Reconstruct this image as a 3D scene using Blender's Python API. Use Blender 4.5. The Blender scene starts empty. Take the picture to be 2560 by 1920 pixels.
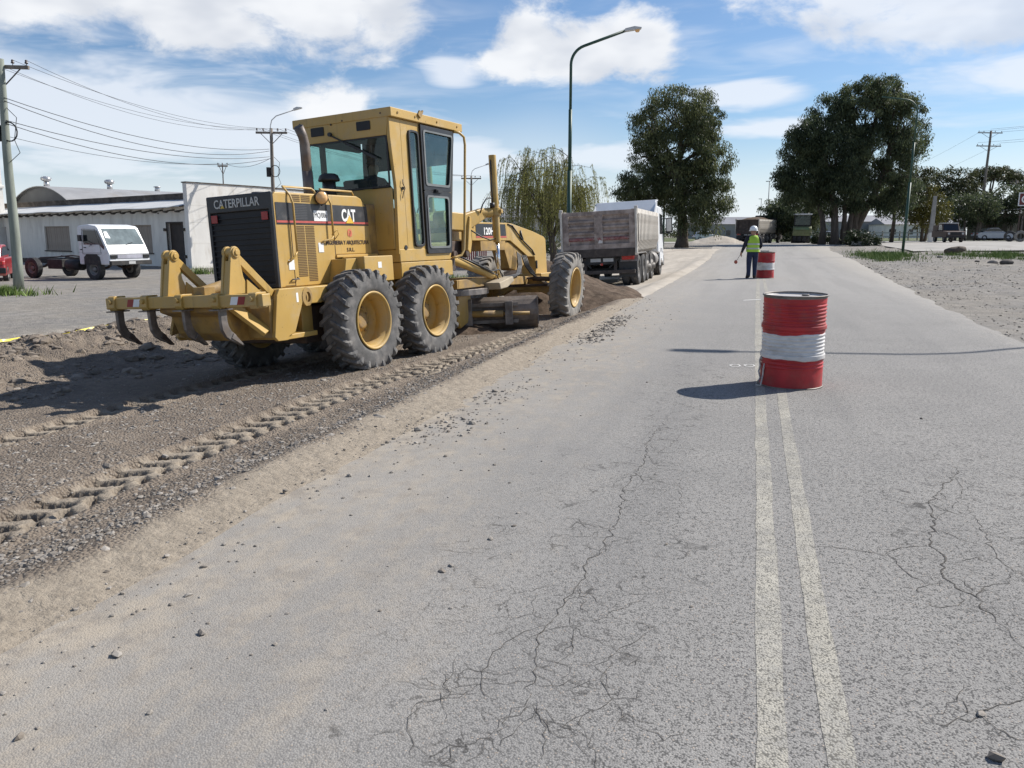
import bpy, math, random
import numpy as np
from mathutils import Matrix, Vector
R = math.radians
random.seed(7)
rng = np.random.default_rng(11)
scene = bpy.context.scene
col = scene.collection

# ------------------------------------------------------------------ camera
PITCH, YAW, EYE = R(10.537), R(16.743), 1.42
cam = bpy.data.cameras.new('camera')
cam.sensor_width = 36.0
cam.lens = 36.0 * 2000 / 2560
cam.clip_start = 0.05
cam.clip_end = 9000
camo = bpy.data.objects.new('camera', cam)
col.objects.link(camo)
camo.location = (0, 0, EYE)
camo.rotation_euler = (math.pi / 2 - PITCH, 0, YAW)
scene.camera = camo

# ------------------------------------------------------------------ light
SUN_AZ, SUN_EL = R(48.0), R(42.0)          # azimuth from +Y (road direction) towards +X
sund = Vector((math.sin(SUN_AZ) * math.cos(SUN_EL), math.cos(SUN_AZ) * math.cos(SUN_EL), math.sin(SUN_EL)))
sl = bpy.data.lights.new('sun', 'SUN')
sl.energy = 5.0
sl.angle = R(0.53)
sl.color = (1.0, 0.955, 0.89)
slo = bpy.data.objects.new('sun', sl)
col.objects.link(slo)
slo.rotation_euler = sund.to_track_quat('Z', 'Y').to_euler()
slo.location = (20, 20, 60)

scene.view_settings.view_transform = 'Standard'
scene.view_settings.look = 'None'
scene.view_settings.gamma = 1.0
scene.view_settings.exposure = 0.38
scene.render.resolution_x, scene.render.resolution_y = 1024, 768

# ------------------------------------------------------------------ sky with clouds
world = bpy.data.worlds.new('World')
scene.world = world
world.use_nodes = True
wt = world.node_tree
wt.nodes.clear()
WN, WL = wt.nodes, wt.links


def wn(t, **k):
    n = WN.new(t)
    for a, b in k.items():
        setattr(n, a, b)
    return n


def wm(op, a, b=None, c=None, clamp=False):
    n = WN.new('ShaderNodeMath')
    n.operation = op
    n.use_clamp = clamp
    for i, s in enumerate((a, b, c)):
        if s is None:
            continue
        if isinstance(s, (int, float)):
            n.inputs[i].default_value = s
        else:
            WL.new(s, n.inputs[i])
    return n.outputs[0]


def wsmooth(v, a, b, lo=0.0, hi=1.0):
    n = WN.new('ShaderNodeMapRange')
    n.interpolation_type = 'SMOOTHSTEP'
    n.inputs['From Min'].default_value = a
    n.inputs['From Max'].default_value = b
    n.inputs['To Min'].default_value = lo
    n.inputs['To Max'].default_value = hi
    WL.new(v, n.inputs['Value'])
    return n.outputs[0]


def wmix(f, a, b):
    n = WN.new('ShaderNodeMix')
    n.data_type = 'RGBA'
    for s, i in ((f, 0), (a, 6), (b, 7)):
        if isinstance(s, (int, float)):
            n.inputs[i].default_value = s
        elif isinstance(s, tuple):
            n.inputs[i].default_value = s + (1,)
        else:
            WL.new(s, n.inputs[i])
    return n.outputs[2]


sky = wn('ShaderNodeTexSky', sky_type='NISHITA', sun_disc=False, sun_elevation=SUN_EL, sun_rotation=SUN_AZ)
sky.altitude = 0
sky.air_density = 1.0
sky.dust_density = 0.55
sky.ozone_density = 1.6
tc = wn('ShaderNodeTexCoord')
sep = wn('ShaderNodeSeparateXYZ')
WL.new(tc.outputs['Generated'], sep.inputs[0])
DX, DY, DZ = sep.outputs
AZ = wm('MULTIPLY', wm('ARCTAN2', DX, DY), 57.29578)          # degrees, 0 = along the road
EL = wm('MULTIPLY', wm('ARCSINE', DZ), 57.29578)


def wnoise(scale, detail, rough, stretch=(1, 1, 1), off=(0, 0, 0), dist=0.0):
    mp = wn('ShaderNodeMapping')
    mp.inputs['Scale'].default_value = stretch
    mp.inputs['Location'].default_value = off
    WL.new(tc.outputs['Generated'], mp.inputs['Vector'])
    n = wn('ShaderNodeTexNoise')
    n.inputs['Scale'].default_value = scale
    n.inputs['Detail'].default_value = detail
    n.inputs['Roughness'].default_value = rough
    n.inputs['Distortion'].default_value = dist
    WL.new(mp.outputs[0], n.inputs['Vector'])
    return n.outputs['Fac']


puff = wnoise(11, 6, 0.60, (1, 1, 1.7), (3.1, 0.4, 0.7), 0.3)       # lumps on the cumulus outlines
wisp = wnoise(5.0, 4, 0.6, (1, 1, 5.5), (0.3, 2.2, 0.1), 0.5)         # streaked high cloud
lowf = wnoise(2.2, 2, 0.5, (1, 1, 3.0), (5.0, 1.0, 0.0), 0.0)


AE = wn('ShaderNodeCombineXYZ')
WL.new(AZ, AE.inputs[0])
WL.new(EL, AE.inputs[1])
# cumulus: azimuth, elevation, half widths (degrees); outline roughened by noise
CL = [(-41.0, 15.6, 12.0, 3.4), (-30.5, 14.6, 7.5, 2.6), (-50.0, 14.2, 7.0, 2.4), (-36, 13.2, 7, 1.7),
      (-15.2, 12.9, 3.3, 2.3), (-12.6, 11.8, 4.4, 1.9), (-8.5, 12.1, 2.9, 2.0), (-16.8, 11.2, 2.0, 1.3),
      (8.5, 14.4, 8.0, 2.2), (14.0, 12.8, 7.0, 2.0), (-28.5, 8.7, 2.2, 1.2),
      (45.0, 14.0, 9.0, 3.0), (95.0, 18.0, 14.0, 4.0), (-95.0, 18.0, 14.0, 4.0), (150.0, 17.0, 16.0, 4.0), (-20.0, 36.0, 14.0, 6.0), (-110.0, 42.0, 18.0, 7.0)]
dmin = None
for az, el, ra, re in CL:
    n = wn('ShaderNodeVectorMath', operation='MULTIPLY_ADD')
    n.inputs[1].default_value = (1 / ra, 1 / re, 0)
    n.inputs[2].default_value = (-az / ra, -el / re, 0)
    WL.new(AE.outputs[0], n.inputs[0])
    ln = wn('ShaderNodeVectorMath', operation='LENGTH')
    WL.new(n.outputs[0], ln.inputs[0])
    dmin = ln.outputs['Value'] if dmin is None else wm('SMOOTH_MIN', dmin, ln.outputs['Value'], .25)
cfield = wm('ADD', dmin, wm('MULTIPLY', wm('SUBTRACT', puff, 0.5), 2.9))
cum = wm('MULTIPLY', wsmooth(cfield, 1.38, 0.66), wsmooth(AZ, -2.0, 6.0, 1.0, .80))
# broad soft bank low on the left and streaks on the right
soft = None
for az, el, ra, re in ((-44.0, 6.6, 16.0, 3.4), (-31.0, 6.4, 9.0, 2.2), (-56.0, 8.5, 10.0, 3.0), (-1.5, 9.0, 3.6, .8), (1.0, 6.9, 4.0, .6), (15.0, 9.2, 6.0, 1.1), (-21.0, 5.0, 7.0, 1.6), (-10.0, 5.4, 5.0, 1.0), (-20.8, 10.6, 2.2, 1.1), (70.0, 8.0, 20.0, 3.0), (-110.0, 8.0, 20.0, 3.0)):
    n = wn('ShaderNodeVectorMath', operation='MULTIPLY_ADD')
    n.inputs[1].default_value = (1 / ra, 1 / re, 0)
    n.inputs[2].default_value = (-az / ra, -el / re, 0)
    WL.new(AE.outputs[0], n.inputs[0])
    ln = wn('ShaderNodeVectorMath', operation='LENGTH')
    WL.new(n.outputs[0], ln.inputs[0])
    soft = ln.outputs['Value'] if soft is None else wm('SMOOTH_MIN', soft, ln.outputs['Value'], .3)
softc = wsmooth(wm('ADD', soft, wm('MULTIPLY', wm('SUBTRACT', wisp, 0.5), 2.2)), 1.35, 0.55)
# streaks and pale veil, denser low in the sky
veil = wm('MULTIPLY', wsmooth(wisp, 0.44, 0.74), wsmooth(EL, 26.0, 5.0, 0.35, 1.0))
veil = wm('MAXIMUM', wm('MULTIPLY', veil, wsmooth(lowf, 0.30, 0.60, 0.35, 0.85)), wm('MULTIPLY', softc, 1.25))
bank = wm('MULTIPLY', wsmooth(wm('ADD', EL, wm('MULTIPLY', wm('SUBTRACT', lowf, 0.5), 12.0)), 8.0, 2.0), 0.45)
hazeb = wsmooth(EL, 7.5, 0.0, 0.0, 0.95)
thin = wm('MAXIMUM', wm('MAXIMUM', wm('MULTIPLY', veil, 0.66), bank), hazeb)
# grey undersides: lumps with slow shading
shade = wsmooth(wnoise(9, 3, 0.5, (1, 1, 2.2), (7.7, 3.3, 1.2), 0.0), 0.38, 0.70)
cloudc = wmix(shade, (9.7, 9.85, 10.1), (7.2, 7.55, 8.2))
thinc = wmix(hazeb, (9.2, 9.6, 10.3), (9.1, 9.7, 10.4))
skyc = wn('ShaderNodeMix', data_type='RGBA', blend_type='MULTIPLY')
skyc.inputs[0].default_value = 1.0
WL.new(sky.outputs[0], skyc.inputs[6])
skyc.inputs[7].default_value = (0.86, 1.02, 1.20, 1)
c1 = wmix(wm('MULTIPLY', thin, 0.92), skyc.outputs[2], thinc)
c2 = wmix(wm('MULTIPLY', cum, 0.94), c1, cloudc)
bg = wn('ShaderNodeBackground')
bg.inputs['Strength'].default_value = 0.076
WL.new(c2, bg.inputs['Color'])
world.cycles.sampling_method = 'MANUAL'
world.cycles.sample_map_resolution = 512
wo = wn('ShaderNodeOutputWorld')
WL.new(bg.outputs[0], wo.inputs['Surface'])


# ------------------------------------------------------------------ materials
class NT:
    def __init__(s, name):
        s.m = bpy.data.materials.new(name)
        s.m.use_nodes = True
        s.t = s.m.node_tree
        s.b = s.t.nodes['Principled BSDF']
        s.out = s.t.nodes['Material Output']
        s.tc = s.t.nodes.new('ShaderNodeTexCoord')

    def n(s, t, **k):
        n = s.t.nodes.new(t)
        for a, b in k.items():
            setattr(n, a, b)
        return n

    def set(s, sock, v):
        if v is None:
            return
        if isinstance(v, (int, float)):
            sock.default_value = v
        elif isinstance(v, tuple):
            sock.default_value = v + (1,) if (len(v) == 3 and sock.type == 'RGBA') else v
        else:
            s.t.links.new(v, sock)

    def noise(s, scale, detail=4, rough=.55, stretch=None, coord='Object', dist=0, off=None):
        v = s.tc.outputs[coord]
        if stretch or off:
            mp = s.n('ShaderNodeMapping')
            mp.inputs['Scale'].default_value = stretch or (1, 1, 1)
            mp.inputs['Location'].default_value = off or (0, 0, 0)
            s.t.links.new(v, mp.inputs[0])
            v = mp.outputs[0]
        n = s.n('ShaderNodeTexNoise')
        n.inputs['Scale'].default_value = scale
        n.inputs['Detail'].default_value = detail
        n.inputs['Roughness'].default_value = rough
        n.inputs['Distortion'].default_value = dist
        s.t.links.new(v, n.inputs['Vector'])
        return n.outputs['Fac']

    def voro(s, scale, feature='F1', rnd=1.0, coord='Object', out='Distance', stretch=None):
        n = s.n('ShaderNodeTexVoronoi', feature=feature)
        n.inputs['Scale'].default_value = scale
        n.inputs['Randomness'].default_value = rnd
        v = s.tc.outputs[coord]
        if stretch:
            mp = s.n('ShaderNodeMapping')
            mp.inputs['Scale'].default_value = stretch
            s.t.links.new(v, mp.inputs[0])
            v = mp.outputs[0]
        s.t.links.new(v, n.inputs['Vector'])
        return n.outputs[out]

    def ramp(s, v, a, b, lo=0., hi=1., smooth=True):
        n = s.n('ShaderNodeMapRange')
        if smooth:
            n.interpolation_type = 'SMOOTHSTEP'
        for k, q in (('From Min', a), ('From Max', b), ('To Min', lo), ('To Max', hi)):
            n.inputs[k].default_value = q
        s.set(n.inputs['Value'], v)
        return n.outputs[0]

    def math(s, op, a, b=None, clamp=False):
        n = s.n('ShaderNodeMath', operation=op, use_clamp=clamp)
        s.set(n.inputs[0], a)
        s.set(n.inputs[1], b)
        return n.outputs[0]

    def mix(s, f, a, b, blend='MIX'):
        n = s.n('ShaderNodeMix', data_type='RGBA', blend_type=blend)
        s.set(n.inputs[0], f)
        s.set(n.inputs[6], a)
        s.set(n.inputs[7], b)
        return n.outputs[2]

    def xyz(s, coord='Object'):
        n = s.n('ShaderNodeSeparateXYZ')
        s.t.links.new(s.tc.outputs[coord], n.inputs[0])
        return n.outputs

    def bump(s, hgt, strength=.5, dist=.01):
        n = s.n('ShaderNodeBump')
        n.inputs['Strength'].default_value = strength
        n.inputs['Distance'].default_value = dist
        s.set(n.inputs['Height'], hgt)
        s.t.links.new(n.outputs[0], s.b.inputs['Normal'])

    def fin(s, colr, rough=.6, metal=0., spec=.5, coat=0.):
        s.set(s.b.inputs['Base Color'], colr)
        s.set(s.b.inputs['Roughness'], rough)
        s.set(s.b.inputs['Metallic'], metal)
        s.set(s.b.inputs['Specular IOR Level'], spec)
        if coat:
            s.set(s.b.inputs['Coat Weight'], coat)
            s.set(s.b.inputs['Coat Roughness'], .25)
        return s.m


def sc(c, k):
    return tuple(min(1., x * k) for x in c[:3])


def mk(name, c, rough=.6, metal=0., var=.18, vs=2.5, dust=None, dustk=.0, ds=3.0, bump=0., bs=60., spec=.5, coat=0., stretch=None):
    """plain procedural material: tone variation, patches of dust or rust, fine relief"""
    t = NT(name)
    n1 = t.noise(vs, 6, .6, stretch)
    cc = t.mix(t.ramp(n1, .3, .7), sc(c, 1 - var), sc(c, 1 + var))
    rg = rough
    if dust:
        n2 = t.noise(ds, 7, .65, stretch, off=(3.3, 1.7, 5.1))
        k = t.math('MULTIPLY', t.ramp(n2, .56 - .3 * dustk, .78 - .2 * dustk), min(1., .35 + dustk))
        cc = t.mix(k, cc, dust)
        rg = t.ramp(k, 0, 1, rough, .9)
    if bump:
        t.bump(t.noise(bs, 5, .6), bump, .01)
    return t.fin(cc, rg, metal, spec, coat)


DUST = (.36, .30, .235)
MT = {}
t = NT('machine_yellow')
c0 = t.mix(t.ramp(t.noise(1.6, 5, .6), .3, .7), (.440, .278, .070), (.500, .322, .092))
dz = t.ramp(t.noise(2.3, 6, .68, off=(3.1, 1.7, 5.2)), .44, .74, 0, .62)
c0 = t.mix(dz, c0, (.40, .32, .20))
streak = t.ramp(t.noise(7, 5, .62, (1.6, 1.6, .13)), .58, .76, 0, .5)
c0 = t.mix(streak, c0, (.20, .135, .055))
chip = t.math('MULTIPLY', t.ramp(t.noise(42, 3, .6), .66, .70), t.ramp(t.noise(2.1, 4, .6, off=(7, 3, 1)), .50, .62))
c0 = t.mix(chip, c0, (.075, .045, .028))
t.bump(t.noise(25, 4, .6), .06, .01)
MT['yellow'] = t.fin(c0, t.ramp(dz, 0, .6, .42, .8), spec=.45, coat=.06)
MT['yellow_dirty'] = mk('soiled_yellow', (.33, .205, .06), .65, var=.25, vs=5, dust=(.21, .16, .115), dustk=.36, ds=5, bump=.2, bs=45)
MT['black_paint'] = mk('black_panel', (.018, .018, .020), .42, var=.3, vs=5, dust=(.10, .09, .08), dustk=.05, ds=9)
MT['grille'] = mk('radiator_black', (.008, .0085, .011), .6, var=.3, vs=6)
MT['rubber'] = mk('tyre_rubber', (.098, .095, .092), .88, var=.3, vs=6, dust=(.24, .222, .205), dustk=.36, ds=4, bump=.3, bs=55)
MT['lug'] = mk('tyre_lug_rubber', (.118, .114, .11), .9, var=.35, vs=9, dust=(.27, .25, .225), dustk=.36, ds=6, bump=.35, bs=50)
MT['rubber_dusty'] = mk('dusty_tyre', (.175, .165, .152), .95, var=.3, vs=7, dust=(.31, .285, .25), dustk=.55, ds=4, bump=.3, bs=50)
MT['tyre_plain'] = mk('truck_tyre', (.045, .044, .044), .85, var=.3, vs=5, dust=(.2, .18, .16), dustk=.2, ds=4, bump=.2, bs=40)
MT['steel'] = mk('worn_steel', (.20, .18, .165), .5, .55, var=.35, vs=6, dust=(.17, .13, .10), dustk=.3, ds=6, bump=.15)
MT['blade_steel'] = mk('blade_steel', (.20, .165, .135), .6, .25, var=.35, vs=4, dust=(.13, .10, .08), dustk=.35, ds=5, bump=.2)
MT['chrome'] = mk('cylinder_rod', (.72, .72, .72), .16, 1., var=.05)
MT['rusty'] = mk('rusty_steel', (.075, .055, .045), .8, .1, var=.35, vs=5, dust=(.17, .105, .07), dustk=.3, ds=4, bump=.3)
MT['hose'] = mk('hose_rubber', (.02, .02, .021), .5, var=.2)
MT['white_paint'] = mk('white_decal', (.78, .78, .76), .5, var=.06, vs=8)
MT['red_decal'] = mk('red_decal', (.45, .085, .07), .5, var=.1, vs=8)
MT['logo_red'] = mk('logo_red', (.62, .16, .10), .5, var=.1)
MT['print_brown'] = mk('dark_print', (.045, .026, .020), .6, var=.1)
MT['signal_red'] = mk('reflector_red', (.30, .012, .012), .3, var=.2)
MT['amber'] = mk('amber_lens', (.78, .45, .18), .15, var=.15, coat=.6)
MT['exhaust'] = mk('exhaust_steel', (.16, .135, .12), .55, .4, var=.35, vs=4, dust=(.22, .14, .09), dustk=.3, ds=3, bump=.2)
MT['grey_plastic'] = mk('grey_plastic', (.09, .09, .095), .6, var=.2)
MT['cab_inside'] = mk('cab_lining', (.055, .055, .05), .8, var=.2)
MT['seat'] = mk('seat_cloth', (.02, .02, .022), .9, var=.2)


def glass(name, tint, refl=.12, alpha=.85):
    t = NT(name)
    t.t.nodes.remove(t.b)
    tr = t.n('ShaderNodeBsdfTransparent')
    tr.inputs[0].default_value = tint + (1,)
    gl = t.n('ShaderNodeBsdfGlossy')
    gl.inputs['Roughness'].default_value = .03
    gl.inputs['Color'].default_value = (.9, .95, .95, 1)
    df = t.n('ShaderNodeBsdfDiffuse')
    df.inputs['Color'].default_value = (.30, .30, .27, 1)
    lw = t.n('ShaderNodeLayerWeight')
    lw.inputs['Blend'].default_value = .5
    fr = t.math('ADD', t.math('MULTIPLY', t.math('POWER', lw.outputs['Facing'], 4.0), .9), .035)
    m1 = t.n('ShaderNodeMixShader')
    dk = t.ramp(t.noise(3, 5, .6), .35, .8, .02, 1 - alpha)
    t.set(m1.inputs[0], dk)
    t.t.links.new(tr.outputs[0], m1.inputs[1])
    t.t.links.new(df.outputs[0], m1.inputs[2])
    m2 = t.n('ShaderNodeMixShader')
    t.set(m2.inputs[0], t.math('MULTIPLY', fr, refl / .12, True))
    t.t.links.new(m1.outputs[0], m2.inputs[1])
    t.t.links.new(gl.outputs[0], m2.inputs[2])
    t.t.links.new(m2.outputs[0], t.out.inputs['Surface'])
    return t.m


MT['glass'] = glass('tinted_cab_glass', (.66, .84, .81))
MT['glass_clear'] = glass('vehicle_glass', (.30, .36, .36), .2, .8)
MT['glass_dark'] = mk('dark_glass', (.012, .015, .018), .08, var=.2, coat=.3)


# ------------------------------------------------------------------ mesh builder
class MB:
    def __init__(s):
        s.v, s.f, s.sm = [], [], []

    def add(s, vs, fs, smooth=False):
        o = len(s.v)
        s.v += [tuple(v) for v in vs]
        s.f += [tuple(i + o for i in f) for f in fs]
        s.sm += [smooth] * len(fs)
        return s

    def box(s, x0, x1, y0, y1, z0, z1):
        return s.add([(x, y, z) for z in (z0, z1) for y in (y0, y1) for x in (x0, x1)],
                     [(0, 2, 3, 1), (4, 5, 7, 6), (0, 1, 5, 4), (2, 6, 7, 3), (0, 4, 6, 2), (1, 3, 7, 5)])

    def prism(s, pts, ax, a, b, pts2=None):
        """polygon extruded along an axis; pts2 optional polygon at b"""
        n = len(pts)
        mk3 = {'x': lambda p, t: (t, p[0], p[1]), 'y': lambda p, t: (p[0], t, p[1]), 'z': lambda p, t: (p[0], p[1], t)}[ax]
        vs = [mk3(p, a) for p in pts] + [mk3(p, b) for p in (pts2 or pts)]
        fs = [tuple(range(n - 1, -1, -1)), tuple(range(n, 2 * n))] + [(i, (i + 1) % n, n + (i + 1) % n, n + i) for i in range(n)]
        return s.add(vs, fs)

    def ring(s, po, pi, ax, a, b):
        n = len(po)
        mk3 = {'x': lambda p, t: (t, p[0], p[1]), 'y': lambda p, t: (p[0], t, p[1]), 'z': lambda p, t: (p[0], p[1], t)}[ax]
        vs = [mk3(p, t) for t in (a, b) for q in (po, pi) for p in q]
        fs = []
        for i in range(n):
            j = (i + 1) % n
            fs += [(i, j, n + j, n + i), (2 * n + i, 3 * n + i, 3 * n + j, 2 * n + j), (i, 2 * n + i, 2 * n + j, j), (n + i, n + j, 3 * n + j, 3 * n + i)]
        return s.add(vs, fs)

    def basis(s, d):
        d = Vector(d).normalized()
        a = Vector((0, 0, 1)) if abs(d.z) < .93 else Vector((1, 0, 0))
        u = d.cross(a).normalized()
        return u, d.cross(u).normalized()

    def cyl(s, p0, p1, r0, r1=None, n=12, caps=True, smooth=True):
        r1 = r0 if r1 is None else r1
        p0, p1 = Vector(p0), Vector(p1)
        u, w = s.basis(p1 - p0)
        vs = []
        for p, r in ((p0, r0), (p1, r1)):
            vs += [p + (u * math.cos(2 * math.pi * i / n) + w * math.sin(2 * math.pi * i / n)) * r for i in range(n)]
        s.add(vs, [(i, (i + 1) % n, n + (i + 1) % n, n + i) for i in range(n)], smooth)
        if caps:
            o = len(s.v) - 2 * n
            s.f += [tuple(o + i for i in range(n - 1, -1, -1)), tuple(o + n + i for i in range(n))]
            s.sm += [False, False]
        return s

    def tube(s, path, r, n=8, caps=True):
        path = [Vector(p) for p in path]
        k = len(path)
        rs = r if isinstance(r, (list, tuple)) else [r] * k
        vs = []
        pu = None
        for i, p in enumerate(path):
            d = (path[min(i + 1, k - 1)] - path[max(i - 1, 0)]).normalized()
            if pu is None:
                u, w = s.basis(d)
            else:
                u = (pu - d * pu.dot(d)).normalized()
                w = d.cross(u)
            pu = u
            vs += [p + (u * math.cos(2 * math.pi * j / n) + w * math.sin(2 * math.pi * j / n)) * rs[i] for j in range(n)]
        fs = [(i * n + j, i * n + (j + 1) % n, (i + 1) * n + (j + 1) % n, (i + 1) * n + j) for i in range(k - 1) for j in range(n)]
        s.add(vs, fs, True)
        if caps:
            o = len(s.v) - k * n
            s.f += [tuple(o + i for i in range(n - 1, -1, -1)), tuple(o + (k - 1) * n + i for i in range(n))]
            s.sm += [False, False]
        return s

    def lathe(s, prof, org=(0, 0, 0), axis=(0, 0, 1), n=24, smooth=True):
        o, d = Vector(org), Vector(axis).normalized()
        u, w = s.basis(d)
        k = len(prof)
        vs = [o + d * hh + (u * math.cos(2 * math.pi * j / n) + w * math.sin(2 * math.pi * j / n)) * r for r, hh in prof for j in range(n)]
        fs = [(i * n + j, (i + 1) * n + j, (i + 1) * n + (j + 1) % n, i * n + (j + 1) % n) for i in range(k - 1) for j in range(n)]
        return s.add(vs, fs, smooth)

    def bar(s, p0, p1, w, hgt, up=(0, 0, 1), w1=None, h1=None):
        """rectangular beam between two points"""
        p0, p1 = Vector(p0), Vector(p1)
        d = (p1 - p0).normalized()
        sd = d.cross(Vector(up))
        if sd.length < 1e-4:
            sd = d.cross(Vector((1, 0, 0)))
        sd.normalize()
        up = sd.cross(d)
        vs = []
        for p, a, b in ((p0, w, hgt), (p1, w1 or w, h1 or hgt)):
            vs += [p + sd * (a / 2 * x) + up * (b / 2 * z) for x, z in ((-1, -1), (1, -1), (1, 1), (-1, 1))]
        return s.add(vs, [(3, 2, 1, 0), (4, 5, 6, 7), (0, 1, 5, 4), (1, 2, 6, 5), (2, 3, 7, 6), (3, 0, 4, 7)])

    def quad(s, a, b, c, d):
        return s.add([a, b, c, d], [(0, 1, 2, 3)])

    def build(s, name, mat, parent=None, bevel=0., seg=2, loc=None, rot=None):
        me = bpy.data.meshes.new(name)
        me.from_pydata(s.v, [], s.f)
        me.polygons.foreach_set('use_smooth', s.sm)
        me.update()
        return link(name, me, mat, parent, bevel, seg, loc, rot)


def link(name, me, mat, parent=None, bevel=0., seg=2, loc=None, rot=None):
    if mat is not None and not me.materials:
        me.materials.append(MT[mat] if isinstance(mat, str) else mat)
    o = bpy.data.objects.new(name, me)
    col.objects.link(o)
    o.parent = parent
    if loc is not None:
        o.location = loc
    if rot is not None:
        o.rotation_euler = rot
    if bevel:
        b = o.modifiers.new('edge', 'BEVEL')
        b.width = bevel
        b.segments = seg
        b.limit_method = 'ANGLE'
        b.angle_limit = R(35)
        b.harden_normals = True
    return o


def again(o, parent, loc=None, rot=None):
    """another instance of a part, sharing its mesh"""
    c = o.copy()
    col.objects.link(c)
    c.parent = parent
    if loc is not None:
        c.location = loc
    if rot is not None:
        c.rotation_euler = rot
    return c


def copy_tree(o, parent=None):
    c = o.copy()
    col.objects.link(c)
    c.parent = parent
    for ch in list(o.children):
        copy_tree(ch, c)
    return c


def npmesh(name, V, F, mat, parent=None, smooth=False, attr=None, loc=None, F3=None):
    """mesh from numpy arrays of quads (F: n x 4) or triangles (n x 3)"""
    me = bpy.data.meshes.new(name)
    F = np.asarray(F, dtype=np.int32)
    k = F.shape[1]
    me.vertices.add(len(V))
    me.vertices.foreach_set('co', np.asarray(V, dtype=np.float32).ravel())
    me.loops.add(F.size)
    me.loops.foreach_set('vertex_index', F.ravel())
    me.polygons.add(len(F))
    me.polygons.foreach_set('loop_start', np.arange(0, F.size, k, dtype=np.int32))
    me.polygons.foreach_set('loop_total', np.full(len(F), k, dtype=np.int32))
    me.update(calc_edges=True)
    me.polygons.foreach_set('use_smooth', np.full(len(F), smooth))
    if attr is not None:
        a = me.attributes.new('tint', 'FLOAT', 'POINT')
        a.data.foreach_set('value', np.asarray(attr, dtype=np.float32))
    return link(name, me, mat, parent, loc=loc)


def empty(name, loc=(0, 0, 0), rot=(0, 0, 0)):
    o = bpy.data.objects.new(name, None)
    o.empty_display_size = .3
    col.objects.link(o)
    o.location = loc
    o.rotation_euler = rot
    return o


def tag(o, label, cat, group=None):
    o['label'] = label
    o['category'] = cat
    if group:
        o['group'] = group
    return o


def struct(o):
    o['kind'] = 'structure'
    return o


def stuff(o, label=None, cat=None):
    o['kind'] = 'stuff'
    if label:
        o['label'] = label
        o['category'] = cat
    return o


def rrect(x0, x1, y0, y1, r, n=4):
    pts = []
    for cx, cy, a in ((x1 - r, y1 - r, 0), (x0 + r, y1 - r, 90), (x0 + r, y0 + r, 180), (x1 - r, y0 + r, 270)):
        for i in range(n + 1):
            t = R(a + 90 * i / n)
            pts.append((cx + r * math.cos(t), cy + r * math.sin(t)))
    return pts


def inset_poly(pts, d):
    cx = sum(p[0] for p in pts) / len(pts)
    cy = sum(p[1] for p in pts) / len(pts)
    w = max(p[0] for p in pts) - min(p[0] for p in pts)
    hh = max(p[1] for p in pts) - min(p[1] for p in pts)
    return [(cx + (p[0] - cx) * (1 - 2 * d / w), cy + (p[1] - cy) * (1 - 2 * d / hh)) for p in pts]


def round_poly(pts, r, n=4):
    """round the corners of a polygon"""
    out = []
    k = len(pts)
    for i in range(k):
        a, b, c = Vector(pts[i - 1]), Vector(pts[i]), Vector(pts[(i + 1) % k])
        d1, d2 = (a - b), (c - b)
        q = min(r, d1.length * .45, d2.length * .45)
        p1, p2 = b + d1.normalized() * q, b + d2.normalized() * q
        for j in range(n + 1):
            t = j / n
            out.append(tuple(p1 * (1 - t) ** 2 + b * 2 * t * (1 - t) + p2 * t * t))
    return out


def lettering(name, txt, mat, parent, origin, xdir, ydir, height, width=None, depth=.004, bold=.0, squeeze=1., align='LEFT'):
    """flat raised letters: origin of the baseline, direction of writing, up direction"""
    cu = bpy.data.curves.new(name, 'FONT')
    cu.body = txt
    cu.size = 1.0
    cu.offset = bold
    cu.extrude = .5
    cu.resolution_u = 3
    tmp = bpy.data.objects.new(name + '_tmp', cu)
    col.objects.link(tmp)
    dg = bpy.context.evaluated_depsgraph_get()
    me = bpy.data.meshes.new_from_object(tmp.evaluated_get(dg))
    bpy.data.objects.remove(tmp)
    co = np.empty(len(me.vertices) * 3, dtype=np.float32)
    me.vertices.foreach_get('co', co)
    co = co.reshape(-1, 3)
    x0, x1 = co[:, 0].min(), co[:, 0].max()
    y0, y1 = co[:, 1].min(), co[:, 1].max()
    sy = height / (y1 - y0)
    sx = (width / (x1 - x0)) if width else sy * squeeze
    xs = (co[:, 0] - x0) * sx
    if align == 'CENTER':
        xs = xs - (x1 - x0) * sx / 2
    ys = (co[:, 1] - y0) * sy
    zs = (co[:, 2] + .5) * depth
    xd, yd = Vector(xdir).normalized(), Vector(ydir).normalized()
    nd = xd.cross(yd)
    O = np.array(origin)
    out = O + xs[:, None] * np.array(xd) + ys[:, None] * np.array(yd) + zs[:, None] * np.array(nd)
    me.vertices.foreach_set('co', out.astype(np.float32).ravel())
    me.update()
    me.name = name
    me.materials.clear()
    return link(name, me, mat, parent)


def sstep(a, b, x):
    t = np.clip((np.asarray(x, dtype=float) - a) / (b - a), 0, 1)
    return t * t * (3 - 2 * t)


def vnoise(x, y, seed=0):
    """smooth value noise on arrays"""
    xi, yi = np.floor(x).astype(np.int64), np.floor(y).astype(np.int64)
    fx, fy = x - xi, y - yi
    fx, fy = fx * fx * (3 - 2 * fx), fy * fy * (3 - 2 * fy)

    def hsh(a, b):
        n = (a * 374761393 + b * 668265263 + seed * 144269) & 0x7fffffff
        n = ((n ^ (n >> 13)) * 1274126177) & 0x7fffffff
        return ((n ^ (n >> 16)) & 0xffff) / 65535.0
    return (hsh(xi, yi) * (1 - fx) + hsh(xi + 1, yi) * fx) * (1 - fy) + (hsh(xi, yi + 1) * (1 - fx) + hsh(xi + 1, yi + 1) * fx) * fy


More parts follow.
